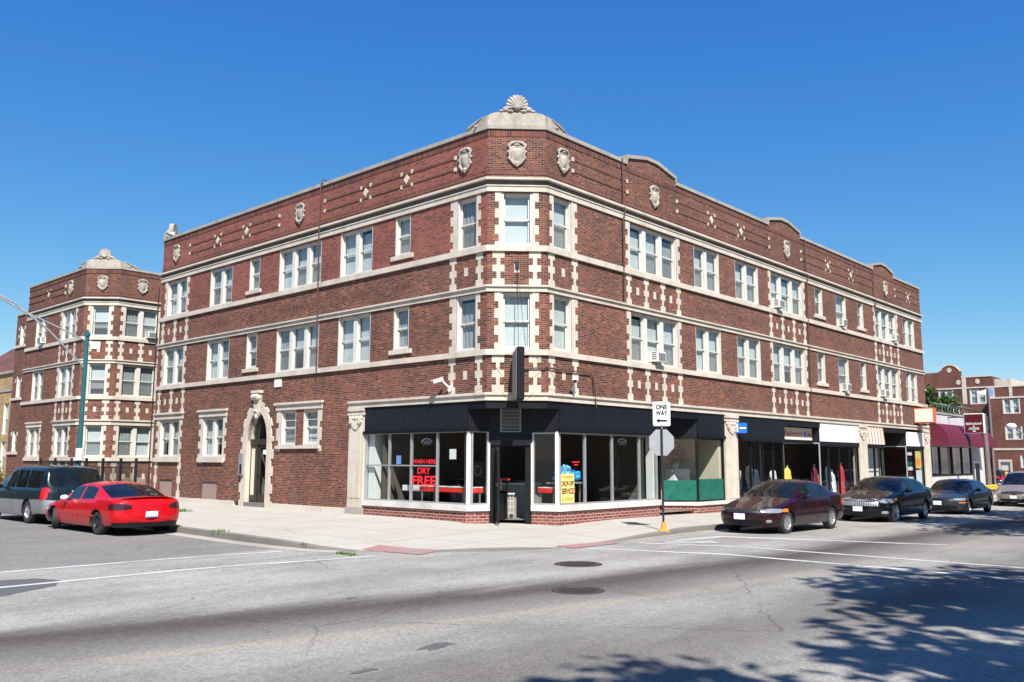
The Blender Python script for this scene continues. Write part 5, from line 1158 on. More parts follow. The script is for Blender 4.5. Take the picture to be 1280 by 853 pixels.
po2, a_, b_ = pole('utility_pole', 1244, 606, 1235, 486, -.7, 1.0, .09, .08, M['pole_wood'], 'thin tall brown pole with flags at its top beside the thick pole', 'pole')
mb = MB(); mb.face([(b_.x, b_.y, b_.z+.0), (b_.x-.1, b_.y+.75, b_.z-.22), (b_.x, b_.y+.3, b_.z-.48), (b_.x+.05, b_.y+.08, b_.z-.35)]); mb.build('flag', M['white'], po2)
mb = MB(); mb.face([(b_.x, b_.y, b_.z), (b_.x, b_.y-.35, b_.z-.1), (b_.x, b_.y-.3, b_.z-.55), (b_.x, b_.y-.05, b_.z-.5)]); mb.build('banner', M['plate_blue'], po2)
sl = thing('street_light', (60, -6, -1), 'pale cobra-head street light in front of the distant brick apartments', 'street lamp')
c = at_depth(1264, 533, 62); e = at_depth(1300, 560, 62); mb = MB(); mb.ell(c, .35, .35, .22); mb.build('lamp_head', M['white'], sl, smooth=50); MB().tube([at_depth(1272, 536, 62), at_depth(1282, 546, 62), e, Vector((e.x, e.y, -1))], .06, 8).build('arm', M['galv'], sl)
gr = thing('guard_rail', (48, -2, -.9), 'yellow steel guard rail in front of the parked dark off-roader', 'guard rail')
p0, p1 = at_depth(1211, 610, 50), at_depth(1274, 607, 54); mb = MB(); dv = (p1-p0)
for dz, w in ((0, .07), (.14, .07)): mb.tube([p0+Vector((0, 0, dz-.1)), p0.lerp(p1, .5)+Vector((0, 0, dz-.1)), p1+Vector((0, 0, dz-.1))], w, 8)
mb.build('rail', M['yellow'], gr)
for t in (.05, .35, .65, .95): q = p0.lerp(p1, t); MB().tube([(q.x, q.y, -1.2), (q.x, q.y, q.z+.1)], .06, 8).build('post', M['yellow'], gr)
q = at_depth(1259, 607, 53); bo = thing('bollard', (q.x, q.y, -1), 'thin yellow bollard by the guard rail beside the dark off-roader', 'bollard'); MB().tube([(q.x, q.y, -1.2), (q.x, q.y, q.z+.75)], .09, 10).build('tube', M['yellow'], bo, smooth=40); MB().ell((q.x, q.y, q.z+.75), .09, .09, .07).build('cap', M['yellow'], bo, smooth=40)
# ================================================================== SIGNS AND FIXTURES
sp = thing('sign_post', (2.15, -3.3, gz(2.1)+.1), 'street sign post with a ONE WAY plate above the back of a stop sign', 'street sign')
X0, Y0 = 2.15, -3.3; zb = gz(2.15)+.06
MB().tube([(X0, Y0, zb), (X0, Y0, 3.02)], .030, 8).build('post', M['dark_metal'], sp)
MB().lathe([(0, .17), (.05, .16), (.09, .07), (.26, .055), (.27, 0)], (X0, Y0, zb), (0, 0, 1), 14).build('base', M['orange'], sp, smooth=40)
nd = Vector((-.737, -.676, 0)).normalized(); FO = Frame(X0, Y0, -nd.y*-1, nd.x*-1, nd.x, nd.y)
FO = Frame(X0, Y0, .676, -.737, -.737, -.676)
def rrect(w, h, r, n=4):
    o = []
    for cx, cy, a0 in ((w/2-r, h/2-r, 0), (-w/2+r, h/2-r, 90), (-w/2+r, -h/2+r, 180), (w/2-r, -h/2+r, 270)):
        for k in range(n+1): a = math.radians(a0+90*k/n); o.append((cx+r*math.cos(a), cy+r*math.sin(a)))
    return o
zc = 2.855; mb = MB(); mb.prism(FO, [(u, zc+z) for u, z in rrect(.47, .655, .04)], .035, .045); ow = mb.build('one_way_plate', M['white'], sp)
mb = MB(); o_, i_ = rrect(.445, .63, .035), rrect(.425, .61, .03); o_.append(o_[0]); i_.append(i_[0]); mb.ring(FO, [(u, zc+z) for u, z in o_], [(u, zc+z) for u, z in i_], .0452, .0475); put(mb.build('border', M['alu']), ow)
for tx, z, w in (('ONE', zc+.185, .31), ('WAY', zc+.02, .33)): put(lettering('lettering', tx, FO.pt(0, z, .046), FO.n, M['black'], .138, w, bold=.045), ow)
mb = MB(); mb.prism(FO, [(-.15, zc-.185), (-.055, zc-.108), (-.065, zc-.158), (.145, zc-.158), (.145, zc-.212), (-.065, zc-.212), (-.055, zc-.262)], .0452, .049); put(mb.build('arrow', M['black']), ow)
zo = 2.09; mb = MB(); FS2 = Frame(X0, Y0, .676, -.737, -.737, -.676); mb.prism(FS2, [(.385*math.cos(math.radians(22.5+45*k))*.94, zo+.385*math.sin(math.radians(22.5+45*k))) for k in range(8)], -.045, -.035); mb.build('stop_plate_back', M['galv'], sp)
mb = MB(); mb.tube([FO.pt(0, 2.45, .03), FO.pt(0, 2.56, .06)], .02, 6); mb.build('clamp', M['galv'], sp)
# blade sign on the canted corner
bs = thing('blade_sign', (.5, .6, 3.4), 'black projecting box sign hung from chains on the canted corner over the shop door', 'sign')
_a, _b = FC.pt(.74, 0, .18), FC.pt(.80, 0, 1.62); FB_, LB_ = seg_frame(_b[:2], _a[:2])   # outward side is its left face
if FB_.n.dot(RGT) > 0: FB_, LB_ = seg_frame(_a[:2], _b[:2])
mb = MB(); mb.fbox(FB_, 0, LB_, 3.22, 4.68, -.21, 0); mb.build('sign_box', M['black'], bs, bevel=.02)
mb = MB(); mb.fbox(FB_, .05, LB_-.06, 3.28, 4.62, .0, .012); mb.build('sign_face', M['slat'], bs)
for z in (3.6, 4.4): MB().tube([FC.pt(.76, z, 0), FC.pt(.78, z, .3)], .03).build('bracket', M['dark_metal'], bs)
MB().fbox(FC, .82, .94, 7.2, 7.42, 0, .06).build('anchor_plate', M['dark_metal'], bs)
for q, d in ((.84, .5), (1.0, 1.3)): MB().tube([FC.pt(.88, 7.3, .06), FC.pt(q+.06, 4.68, d)], .007, 5).build('chain', M['dark_metal'], bs)
for a_, b_ in ((FC.pt(1.05, 4.66, 1.4), FL.pt(2.0, 3.60, .1)), (FC.pt(1.1, 4.66, 1.4), FR.pt(2.1, 3.60, .1)), (FC.pt(.95, 4.6, .9), FL.pt(2.9, 4.5, .03)), (FC.pt(1.05, 4.6, .9), FR.pt(2.4, 4.2, .03))): MB().tube([a_, b_], .0055, 5).build('guy_wire', M['dark_metal'], bs)
# orange edged sign at the far end
os_ = thing('projecting_sign', (32.7, -.4, 3.6), 'blank cream box sign with an orange-red edge at the far end of the building', 'sign')
MB().box(32.65, 33.05, -1.05, .0, 3.66, 4.50).build('sign_box', M['sign_orange'], os_, bevel=.015); MB().box(32.63, 32.648, -1.0, -.06, 3.72, 4.44).build('sign_face', M['cream'], os_)
MB().tube([(32.8, 0.0, 3.56), (32.8, -1.1, 3.6)], .03).build('bracket', M['dark_metal'], os_); MB().tube([(32.8, 0, 5.2), (32.8, -.7, 4.5)], .012, 5).build('stay', M['dark_metal'], os_)
# small blue sign on the pilaster
bl_ = thing('bus_sign', (12.2, -.3, 2.6), 'small blue and white sign fixed to the pale pilaster', 'sign')
FBs = Frame(12.25, -.12, .676, -.737, -.737, -.676); MB().fbox(FBs, -.02, .40, 2.64, 3.02, .0, .02).build('plate', M['blue_sign'], bl_)
mb = MB(); mb.fbox(FBs, .12, .36, 2.80, 2.85, .021, .026); mb.fbox(FBs, .0, .06, 2.68, 2.98, .021, .026); mb.build('white_mark', M['white'], bl_); MB().tube([FR.pt(12.25, 2.83, .05), FBs.pt(.05, 2.83, 0)], .02).build('bracket', M['galv'], bl_)
# security cameras
def seccam(F, u, z, sgn, label):
    t = thing('security_camera', F.pt(u, z, .1), label, 'security camera', 'security cameras over the corner shop')
    a = Vector(F.pt(u, z, .06)); e = Vector(F.pt(u+sgn*.22, z+.10, .28)); dirv = (Vector(F.pt(u+sgn*.6, z-.04, .55))-e).normalized()
    MB().tube([F.pt(u, z-.14, .0), F.pt(u, z-.14, .07)], .09, 12).build('mount', M['white'], t, smooth=40)
    MB().tube([a+Vector((0, 0, -.12)), a.lerp(e, .6), e], .025, 8).build('arm', M['white'], t, smooth=40)
    mb = MB(); x = dirv; y = Vector((0, 0, 1)).cross(x).normalized(); zz = x.cross(y)
    def bx(l0, l1, w, h0, h1): c = [e+x*l+y*s*w+zz*h for h in (h0, h1) for l, s in ((l0, -1), (l1, -1), (l1, 1), (l0, 1))]; mb.hexa(c)
    bx(-.13, .18, .06, -.05, .05); mb.build('housing', M['white'], t, bevel=.015)
    mb = MB(); bx(-.15, .24, .07, .052, .066); mb.build('sun_shield', M['white'], t); mb = MB(); bx(.182, .192, .045, -.038, .038); mb.build('lens', M['black'], t)
seccam(FL, 2.72, 3.86, 1, 'white security camera above the FREE lettering window'); seccam(FR, 2.45, 3.86, -1, 'white security camera beside the dark conduit')
# window air conditioners
def ac(F, u, z, label, w=.50, h=.35, proj=.35):
    t = thing('air_conditioner', F.pt(u, z, .1), label, 'air conditioner', 'window air conditioners on the brick facades')
    MB().fbox(F, u-w/2, u+w/2, z, z+h, -.24, proj-.1).build('casing', M['ac'], t, bevel=.015)
    mb = MB(); mb.fbox(F, u-w/2+.05, u+w/2-.05, z+.05, z+h-.05, proj-.098, proj-.09); put(mb.build('grille', M['ac_grille']), t)
    for s in (-1, 1):
        uu = u+s*w/2; mb = MB()
        for k in range(4): mb.fbox(F, uu-.004 if s < 0 else uu-.0, uu+.0 if s < 0 else uu+.004, z+.08+k*.07, z+.12+k*.07, .02, proj-.16)
        put(mb.build('side_vent', M['ac_grille']), t)
ac(FR, 7.0, 4.90, 'air conditioner in the middle second floor window over the ONE WAY sign')
ac(FR, 16.32, 7.98, 'air conditioner in the third floor triple window at the second gable'); ac(FR, 23.15, 7.98, 'small air conditioner low in the wide single third floor window', .5, .35, .3)
ac(FR, 23.15, 4.88, 'air conditioner jutting from the wide single second floor window'); ac(FR, 30.1, 7.98, 'air conditioner in the third floor triple window at the last gable'); ac(FR, 28.1, 4.88, 'air conditioner in the second floor triple window near the far end')
ac(GR2, 3.05, 7.98, 'air conditioner in the top window of the courtyard wing'); ac(GL2, 35.9, 7.98, 'air conditioner in the top window of the wing facing the lamp post')
# ================================================================== THINGS BEHIND THE SHOP GLASS
def neon(F, u, z, label, s=1.0):
    t = thing('open_sign', F.pt(u, z, -.15), label, 'neon sign'); d = -.14
    pts = [F.pt(u+s*.26*math.cos(a), z+s*.17*math.sin(a)-.02, d) for a in [math.radians(x) for x in range(20, 161, 10)]]
    MB().tube(pts, .016, 6).build('arc_tube', M['neon_off'], t, smooth=60)
    lettering('lettering', 'OPEN', F.pt(u, z+.02, d+.01), F.n, M['neon_off'], .13*s, .38*s, t)
neon(FL, 3.92, 2.10, 'unlit OPEN sign hung above the FREE lettering'); neon(FR, 5.15, 2.14, 'unlit OPEN sign hung in the window nearest the street sign')
def table(F, u0, u1, d, label, z=.78):
    t = thing('folding_table', F.pt((u0+u1)/2, -.14, d), label, 'table', 'red edged tables in the laundry')
    MB().fbox(F, u0, u1, z-.14, z, d-.6, d).build('red_apron', M['red'], t); MB().fbox(F, u0, u1, z+.002, z+.02, d-.6, d+.01).build('tabletop', M['white'], t)
    for u in (u0+.08, u1-.08):
        for dd in (-.55, -.05): MB().tube([F.pt(u, -.14, d+dd), F.pt(u, z-.14, d+dd)], .025, 6).build('leg', M['galv'], t)
table(FL, 2.25, 4.4, -.30, 'long red edged table behind the FREE lettering'); table(Fl, .12, ll-.06, -.35, 'short red edged table beside the open shop door'); table(FR, 1.95, 3.0, -.35, 'red edged table under the blue laundry bags')
wt = thing('white_counter', FL.pt(5.0, -.14, -.5), 'white topped counter behind the window panes next to the pilaster', 'counter'); MB().fbox(FL, 4.5, 5.45, .62, .80, -.9, -.5).build('top', M['white'], wt); MB().fbox(FL, 4.6, 5.35, -.14, .62, -.85, -.6).build('base', M['black'], wt)
rs_ = thing('red_rail', FL.pt(2.6, 1.0, -1.3), 'thin red shelf rail across the laundry window', 'rail'); MB().fbox(FL, 1.5, 3.2, 1.0, 1.06, -1.3, -1.25).build('bar', M['red'], rs_); 
for u in (1.6, 3.1): MB().fbox(FL, u-.02, u+.02, -.14, 1.0, -1.3, -1.26).build('leg', M['dark_metal'], rs_)
def washer(F, u, d, label):
    t = thing('washing_machine', F.pt(u, -.14, d), label, 'washing machine', 'washing machines inside the laundry')
    MB().fbox(F, u-.35, u+.35, -.14, .95, d-.7, d).build('cabinet', M['slat'], t, bevel=.02)
    c = Vector(F.pt(u, .45, d)); MB().lathe([(0, .24), (.03, .23), (.05, .19), (.03, .16), (.02, 0)], c, F.n, 18).build('door', M['galv'], t, smooth=40); MB().fbox(F, u-.33, u+.33, .78, .93, d, d+.02).build('control_panel', M['black'], t)
for i, u in enumerate((2.7, 3.5, 4.3, 5.1)): washer(FL, u, -2.6, ['grey washing machine nearest the shop door', 'second grey washing machine from the shop door', 'third grey washing machine from the shop door', 'grey washing machine farthest from the shop door'][i])
spk = thing('loudspeaker', FL.pt(2.65, .95, -1.1), 'dark loudspeaker on a shelf behind the window notice', 'loudspeaker'); MB().fbox(FL, 2.4, 2.9, 1.06, 1.55, -1.4, -1.1).build('cabinet', M['dark_metal'], spk, bevel=.02); MB().lathe([(0, .16), (.01, .15), (-.04, .05), (-.03, 0)], FL.pt(2.65, 1.28, -1.1), FL.n, 16).build('cone', M['slat'], spk, smooth=40); MB().fbox(FL, 2.4, 2.9, -.14, 1.055, -1.35, -1.15).build('stand', M['black'], spk)
def bag(c, r, mat, label):
    t = thing('laundry_bag', c, label, 'laundry bag', 'stuffed laundry bags in the window'); mb = MB(); mb.ell(c, r[0], r[1], r[2], 18, 12)
    rr = random.Random(str(label)); 
    for i, v in enumerate(mb.v):
        d = Vector(v)-Vector(c); k = 1+.22*math.sin(17*d.x+3+c[0]*9)+.20*math.sin(23*d.z+d.y*13)+rr.uniform(-.10, .10); mb.v[i] = tuple(Vector(c)+d*k)
    mb.build('bag', mat, t, smooth=60); MB().tube([Vector(c)+Vector((0, 0, r[2]*.9)), Vector(c)+Vector((.03, 0, r[2]*1.25))], [.07, .03], 8).build('knot', mat, t)
def cloth(name, a, b):
    t = NT(name); n = t.noise(9, 3, .6, objc(t)); t.pbsdf(t.ramp(n.outputs[0], [(.4, a), (.6, b)]), .7); return t.m
M['cl_blue'] = cloth('blue_laundry', (.03, .22, .5), (.25, .55, .7)); M['cl_bright'] = cloth('bright_blue_laundry', (.01, .2, .62), (.05, .45, .75))
bag((2.62, .50, 1.22), (.30, .24, .20), M['cl_blue'], 'pale blue patterned laundry bag, the taller of the pile'); bag((3.02, .45, 1.12), (.24, .2, .14), M['cl_bright'], 'bright blue laundry bag lying beside the taller one'); bag((2.40, .45, 1.06), (.22, .2, .10), M['cl_bright'], 'flat blue laundry bag at the bottom of the pile'); bag((2.78, .40, 1.02), (.22, .16, .08), M['white'], 'white laundry bag under the blue ones')
sh = thing('bag_shelf', (2.7, .6, .9), 'dark shelf carrying the pile of laundry bags', 'shelf'); MB().box(2.1, 3.3, .2, .75, .90, .95).build('board', M['galv'], sh); [MB().box(x, x+.04, .34, .38, -.14, .9).build('leg', M['galv'], sh) for x in (2.15, 3.2)]
bn = thing('waste_bin', (1.2, 1.45, -.14), 'black plastic waste bin just inside the shop door', 'bin'); MB().lathe([(0, .0), (.0, .22), (.75, .27), (.75, .0)], (1.05, 1.72, -.14), (0, 0, 1), 14).build('body', M['black'], bn, smooth=40); MB().lathe([(.752, .29), (.78, .29), (.83, .2), (.84, .0)], (1.05, 1.72, -.14), (0, 0, 1), 14).build('lid', M['black'], bn, smooth=40)
dk = thing('shop_counter', (1.9, 2.2, -.14), 'grey counter standing inside the open shop door', 'counter'); FK, lk = seg_frame((1.2, 2.9), (2.7, 1.5)); MB().fbox(FK, 0, lk, -.14, .85, -.5, 0).build('front', M['slat'], dk); MB().fbox(FK, -.05, lk+.05, .85, .9, -.55, .04).build('top', M['galv'], dk)
tr_ = thing('laundry_cart', (1.6, 1.9, -.14), 'wire laundry cart in the doorway', 'cart'); 
mb = MB(); FK2, l2 = seg_frame((1.12, 2.05), (1.62, 1.55))
for k in range(8): mb.fbox(FK2, k*.09, k*.09+.012, .02, .58, .0, .012)
for z in (.02, .2, .38, .56): mb.fbox(FK2, 0, .66, z, z+.014, .0, .012)
mb.build('wire_basket', M['trim'], tr_); MB().fbox(FK2, -.02, .68, .58, .62, -.02, .03).build('handle', M['trim'], tr_); [MB().tube([FK2.pt(u, -.06, -.03), FK2.pt(u, -.06, .03)], .06, 10).build('wheel', M['rubber'], tr_) for u in (.08, .58)]
pt2 = thing('potted_plant', (10.1, 1.3, 1.3), 'yellowish potted plant on the white plinth in the empty shop', 'plant'); MB().lathe([(0, .1), (.2, .15), (.22, .16), (.2, .12)], (10.2, 1.35, 1.28), (0, 0, 1), 14).build('pot', M['white'], pt2, smooth=40)
rr = random.Random(4); mb = MB()
for i in range(260):
    p = Vector((10.15+rr.gauss(0, .26), 1.25+rr.gauss(0, .12), 1.75+rr.gauss(0, .17))); a = Vector((rr.gauss(0, 1), rr.gauss(0, 1), rr.gauss(0, 1))).normalized(); b = a.orthogonal().normalized(); l = rr.uniform(.05, .11); mb.face([p-a*l, p-b*l*.4, p+a*l, p+b*l*.4])
mb.build('foliage', M['shrub'], pt2, doubles=False, recalc=False)
def dummy(x, y, z, mat, label, kind='torso', h=1.0, shirt=None):
    t = thing('mannequin', (x, y, z), label, 'mannequin', 'dressed mannequins in the clothes shop'); mb = MB(); n = 16
    prof = [(0, .17, .12), (.15, .19, .13), (.32, .165, .115), (.5, .21, .13), (.62, .23, .125), (.69, .20, .10), (.74, .08, .07), (.80, .055, .055)] if kind == 'torso' else [(0, .32, .24), (.3, .27, .21), (.65, .2, .15), (.85, .155, .11), (1.05, .19, .12), (1.2, .21, .12), (1.27, .17, .09), (1.32, .06, .05), (1.38, .05, .05)]
    rows_ = []
    for (hh, rx, ry) in prof: rows_.append([(x+rx*math.cos(2*math.pi*k/n), y+ry*math.sin(2*math.pi*k/n), z+hh*h) for k in range(n)])
    for i in range(len(rows_)-1):
        for k in range(n): mb.face([rows_[i][k], rows_[i][(k+1) % n], rows_[i+1][(k+1) % n], rows_[i+1][k]])
    top = prof[-4][0]*h
    for s in (-1, 1): mb.tube([(x+s*.19, y, z+top-.02), (x+s*.26, y-.01, z+top-.3), (x+s*.25, y-.05, z+top-.58)], [.07, .06, .045], 8)
    mb.build('garment', mat, t, smooth=60)
    MB().ell((x, y, z+prof[-1][0]*h+.05), .06, .06, .05).build('neck_cap', M['slat'], t, smooth=60)
    MB().tube([(x, y, gz(x)+.1), (x, y, z+.05)], .02, 6).build('stand', M['galv'], t)
    if shirt: MB().prism(Frame(x, y, 1, 0, 0, -1), [(-.05, z+.66*h), (0, z+.4*h), (.05, z+.66*h)], .118, .135).build('shirt_front', shirt, t)
    MB().lathe([(0, .16), (.02, .15), (.03, 0)], (x, y, gz(x)+.1), (0, 0, 1), 12).build('foot', M['galv'], t)
M['suit_navy'] = plain('navy_suit', (.012, .025, .11), .8); M['suit_grey'] = plain('charcoal_suit', (.03, .03, .035), .8); M['c_orange'] = plain('orange_cloth', (.7, .16, .05), .8); M['c_wine'] = plain('wine_cloth', (.13, .012, .03), .8); M['c_red'] = plain('red_cloth', (.5, .03, .05), .8); M['c_gold'] = plain('gold_yellow_shirt', (.78, .45, .06), .8, var=.2); M['c_denim'] = plain('dark_denim', (.03, .05, .08), .85); M['c_white'] = plain('white_cloth', (.7, .7, .7), .8)
for a in ((12.95, .55, .45, 'suit_navy', 'mannequin in a navy suit jacket nearest the pale pilaster', 'torso', 1.25, 'c_white'), (13.75, .7, .4, 'suit_grey', 'mannequin in a charcoal jacket beside the navy suit', 'torso', 1.2, 'c_white'), (14.5, .6, .5, 'suit_grey', 'mannequin in a dark jacket in the middle of the suit window', 'torso', 1.2, 'c_white'), (15.3, .75, .45, 'c_denim', 'mannequin in a dim blue jacket at the end of the suit window', 'torso', 1.1, None),
          (17.6, 1.1, .5, 'c_white', 'mannequin in a white blouse inside the tailor doorway', 'torso', .95, None), (18.7, .95, .55, 'c_gold', 'mannequin in a bright golden shirt behind the maroon car', 'torso', .95, None), (20.7, .6, -.3, 'c_wine', 'mannequin in a wine red gown at the start of the dress window', 'gown', 1.2, None), (21.35, .8, -.3, 'c_orange', 'mannequin in an orange dress', 'gown', 1.0, None),
          (22.2, .6, -.3, 'c_denim', 'mannequin in a long dark denim coat', 'gown', 1.25, None), (23.0, .75, -.3, 'c_white', 'mannequin in a plain white dress', 'gown', 1.0, None), (23.6, .55, -.3, 'c_red', 'mannequin in a tall bright red gown', 'gown', 1.25, None)):
    dummy(a[0], a[1], a[2], M[a[3]], a[4], a[5], a[6], M[a[7]] if a[7] else None)
# ================================================================== PLANTS ON THE PAVEMENT
def blades(mb, cx, cy, z, n, rx, ry, h, seed):
    r = random.Random(seed)
    for i in range(n):
        x = cx+r.uniform(-rx, rx); y = cy+r.uniform(-ry, ry); a = r.uniform(0, 6.28); l = h*r.uniform(.5, 1.2); w = .012
        dx, dy = math.cos(a), math.sin(a); b = r.uniform(.1, .5)*l
        mb.face([(x-dy*w, y+dx*w, z), (x+dy*w, y-dx*w, z), (x+dx*b, y+dy*b, z+l)])
MB().face([(-6.1, 11.9, gz(0)+.172), (-3.6, 12.3, gz(0)+.178), (-3.0, 13.2, gz(0)+.18), (-2.9, 40, gz(0)+.18), (-6.1, 40, gz(0)+.172)]).build('lawn', M['soil'])['kind'] = 'structure'
MB().face([(.3, 22.9, -.165), (9, 23.1, -.165), (9, 29.3, -.165), (.3, 29.9, -.165)]).build('lawn', M['soil'])['kind'] = 'structure'
mb = MB(); blades(mb, -4.75, 14.2, gz(0)+.17, 5200, 1.75, 2.0, .10, 3); g_ = mb.build('grass', M['grass'], doubles=False, recalc=False); tag(g_, 'short green grass of the parkway behind the red car', 'grass', kind='stuff')
def weed(x, y, z, n, rx, ry, h, seed, label):
    t = thing('weed_tuft', (x, y, z), label, 'weeds', 'weeds growing along the kerb'); mb = MB(); blades(mb, x, y, z, n, rx, ry, h, seed); mb.build('leaves', M['grass'], t, doubles=False, recalc=False)
weed(-6.58, 4.1, gz(0)+.15, 70, .16, .18, .08, 1, 'weed tuft on the kerb nearest the red car'); weed(-6.75, -1.3, gz(0)+.0, 150, .09, .30, .06, 2, 'low green weeds at the end of the kerb by the ramp'); weed(-6.68, .35, gz(0)+.09, 26, .06, .08, .06, 5, 'tiny weed in the kerb joint before the ramp')
sb_ = thing('shrub', (-.2, 44, 0), 'pale leafy shrub behind the rusty garden fence', 'shrub'); mb = MB(); rr = random.Random(9)
for i in range(900):
    p = Vector((-.1+rr.gauss(0, .35), 43.5+rr.gauss(0, 1.6), .5+rr.gauss(0, .4))); a = Vector((rr.gauss(0, 1), rr.gauss(0, 1), rr.gauss(0, 1))).normalized(); b = a.orthogonal().normalized(); l = .1; mb.face([p-a*l, p-b*l*.5, p+a*l, p+b*l*.5])
mb.build('foliage', M['shrub'], sb_, doubles=False, recalc=False); MB().tube([(-.1, 43.5, -.3), (-.1, 43.5, .6)], .04).build('stem', M['bark'], sb_)
# ================================================================== CARS
def interp(keys, x):
    if x <= keys[0][0]: return keys[0][1]
    for i in range(len(keys)-1):
        if x <= keys[i+1][0]:
            (x0, y0), (x1, y1) = keys[i], keys[i+1]; t = (x-x0)/(x1-x0)
            # Catmull-Rom tangents, limited
            m0 = (y1-keys[i-1][1])/(x1-keys[i-1][0]) if i > 0 else (y1-y0)/(x1-x0)
            m1 = (keys[i+2][1]-y0)/(keys[i+2][0]-x0) if i+2 < len(keys) else (y1-y0)/(x1-x0)
            s = (y1-y0)/(x1-x0)
            if s == 0: m0 = m1 = 0
            else:
                m0 = max(min(m0/s, 2.2), 0)*s; m1 = max(min(m1/s, 2.2), 0)*s
            h = x1-x0; t2, t3 = t*t, t*t*t
            return (2*t3-3*t2+1)*y0+(t3-2*t2+t)*h*m0+(-2*t3+3*t2)*y1+(t3-t2)*h*m1
    return keys[-1][1]
def make_car(name, label, cat, S, loc, rz):
    """S: dimensions and profiles, x from 0 (nose) to L (tail); the car faces local -X"""
    L, W, wb, fo, TR = S['L'], S['W'], S['wb'], S['fo'], S['TR']; hw = W/2
    DF, DR = S.get('DF', .75), S.get('DR', .60); nexp = S.get('n', 2.5)
    xc = fo+wb/2
    def plan(x):
        a = 1.0
        if x < DF: a = min(a, (max(0, 1-((DF-x)/DF)**nexp))**(1/nexp))
        if x > L-DR: a = min(a, (max(0, 1-((x-L+DR)/DR)**nexp))**(1/nexp))
        mid = 1-.035*((x-L*.5)/(L*.5))**2
        return a*mid*hw
    belt = lambda x: interp(S['belt'], x); top = lambda x: interp(S['top'], x); low = lambda x: interp(S['low'], x)
    nose = lambda z: interp(S['nose'], z); tail = lambda z: interp(S['tail'], z)
    def shift(x, z):
        d = 0
        if x < 1.0: d += nose(z)*(1-x)**2
        if x > L-.9: d -= tail(z)*((x-L+.9)/.9)**2
        return d
    def section(x):
        w = plan(x); zl, b, t = low(x), belt(x), top(x); h = max(t-b, .02); tum = S.get('tum', .23)*min(1, h/.45)+.09*(1-min(1, h/.3))
        wt = w*(1-tum-.05); crown = .025+.03*min(1, h/.4)
        pts = [(0, zl), (.78*w, zl), (.93*w, zl+.03), (.985*w, zl+.14), (.995*w, lerp(zl, b, .42)), (w, lerp(zl, b, .62)), (.985*w, lerp(zl, b, .84)), (.95*w, b)]
        wg = .935*w
        for f, k in ((.07, 0), (.5, .0), (.86, .0)): pts.append((lerp(wg, wt, f**1.1), b+h*f))
        pts += [(wt*.985, b+h*.945), (wt*.93, b+h*.985), (wt*.72, t+crown*.35), (wt*.38, t+crown*.85), (0, t+crown)]
        bow = S.get('bow', .10); out = []
        for y, z in pts:
            xx = x+shift(x, z); r_ = (abs(y)/hw)**2
            if S['ws'][0]-.3 < x < S['ws'][1]+.3: xx += bow*(r_-.4)*max(0, 1-abs(x-sum(S['ws'])/2)/((S['ws'][1]-S['ws'][0])/2+.3))
            if S['rw'][0]-.3 < x < S['rw'][1]+.3: xx -= bow*(r_-.4)*max(0, 1-abs(x-sum(S['rw'])/2)/((S['rw'][1]-S['rw'][0])/2+.3))
            out.append((xx-L/2, y, z))
        return out
    st = set(); x = 0
    for k in range(13): st.add(round(DF*(1-math.cos(math.pi/2*k/12)), 4)); st.add(round(L-DR*(1-math.cos(math.pi/2*k/12)), 4))
    k = DF
    while k < L-DR: st.add(round(k, 4)); k += .09
    keys = list(S['ws'])+list(S['rw'])+[v for g in S['side'] for v in g]
    st = [v for v in st if all(abs(v-q) > .03 for q in keys)]+keys
    st = sorted(set(round(v, 4) for v in st)); NSt = len(st)
    st[0] = .002; st[-1] = L-.002
    secs = [section(x) for x in st]; NR = len(secs[0])
    mb = MB()   # materials: 0 paint, 1 lower paint, 2 windscreen, 3 rear window, 4 side left, 5 side right, 6 underside
    idx = {}
    def vid(i, j, s):
        if j in (0, NR-1): s = 1
        k = (i, j, s)
        if k not in idx: p = secs[i][j]; idx[k] = len(mb.v); mb.v.append((p[0], p[1]*s, p[2]))
        return idx[k]
    for i in range(NSt-1):
        xm = (st[i]+st[i+1])/2
        for j in range(NR-1):
            m = 0
            if j <= 1: m = 6
            elif j <= 4 and S.get('two'): m = 1
            zc_ = secs[i][j][2]
            if j >= 12 and S['ws'][0] < xm < S['ws'][1]: m = 2
            if j >= 12 and S['rw'][0] < xm < S['rw'][1]: m = 3
            if 8 <= j <= 9 and any(a < xm < b for a, b in S['side']) : m = 4
            for s in (1, -1):
                mm = 5 if (m == 4 and s < 0) else m
                q = [vid(i, j, s), vid(i+1, j, s), vid(i+1, j+1, s), vid(i, j+1, s)]
                if s < 0: q = q[::-1]
                mb.f.append(tuple(q)); mb.mi.append(mm)
    for i, rev in ((0, False), (NSt-1, True)):
        loop = [vid(i, j, 1) for j in range(NR)]+[vid(i, j, -1) for j in range(NR-2, 0, -1)]
        mb.f.append(tuple(loop if not rev else loop[::-1])); mb.mi.append(0)
    root = thing(name, loc, label, cat, rz=rz)
    P0, P1, G = M[S['paint']], M[S.get('two') or S['paint']], M['car_glass']
    tmp = [bpy.data.materials.get('slot_%d' % k) or bpy.data.materials.new('slot_%d' % k) for k in range(7)]
    body = mb.build('body', tmp, None)
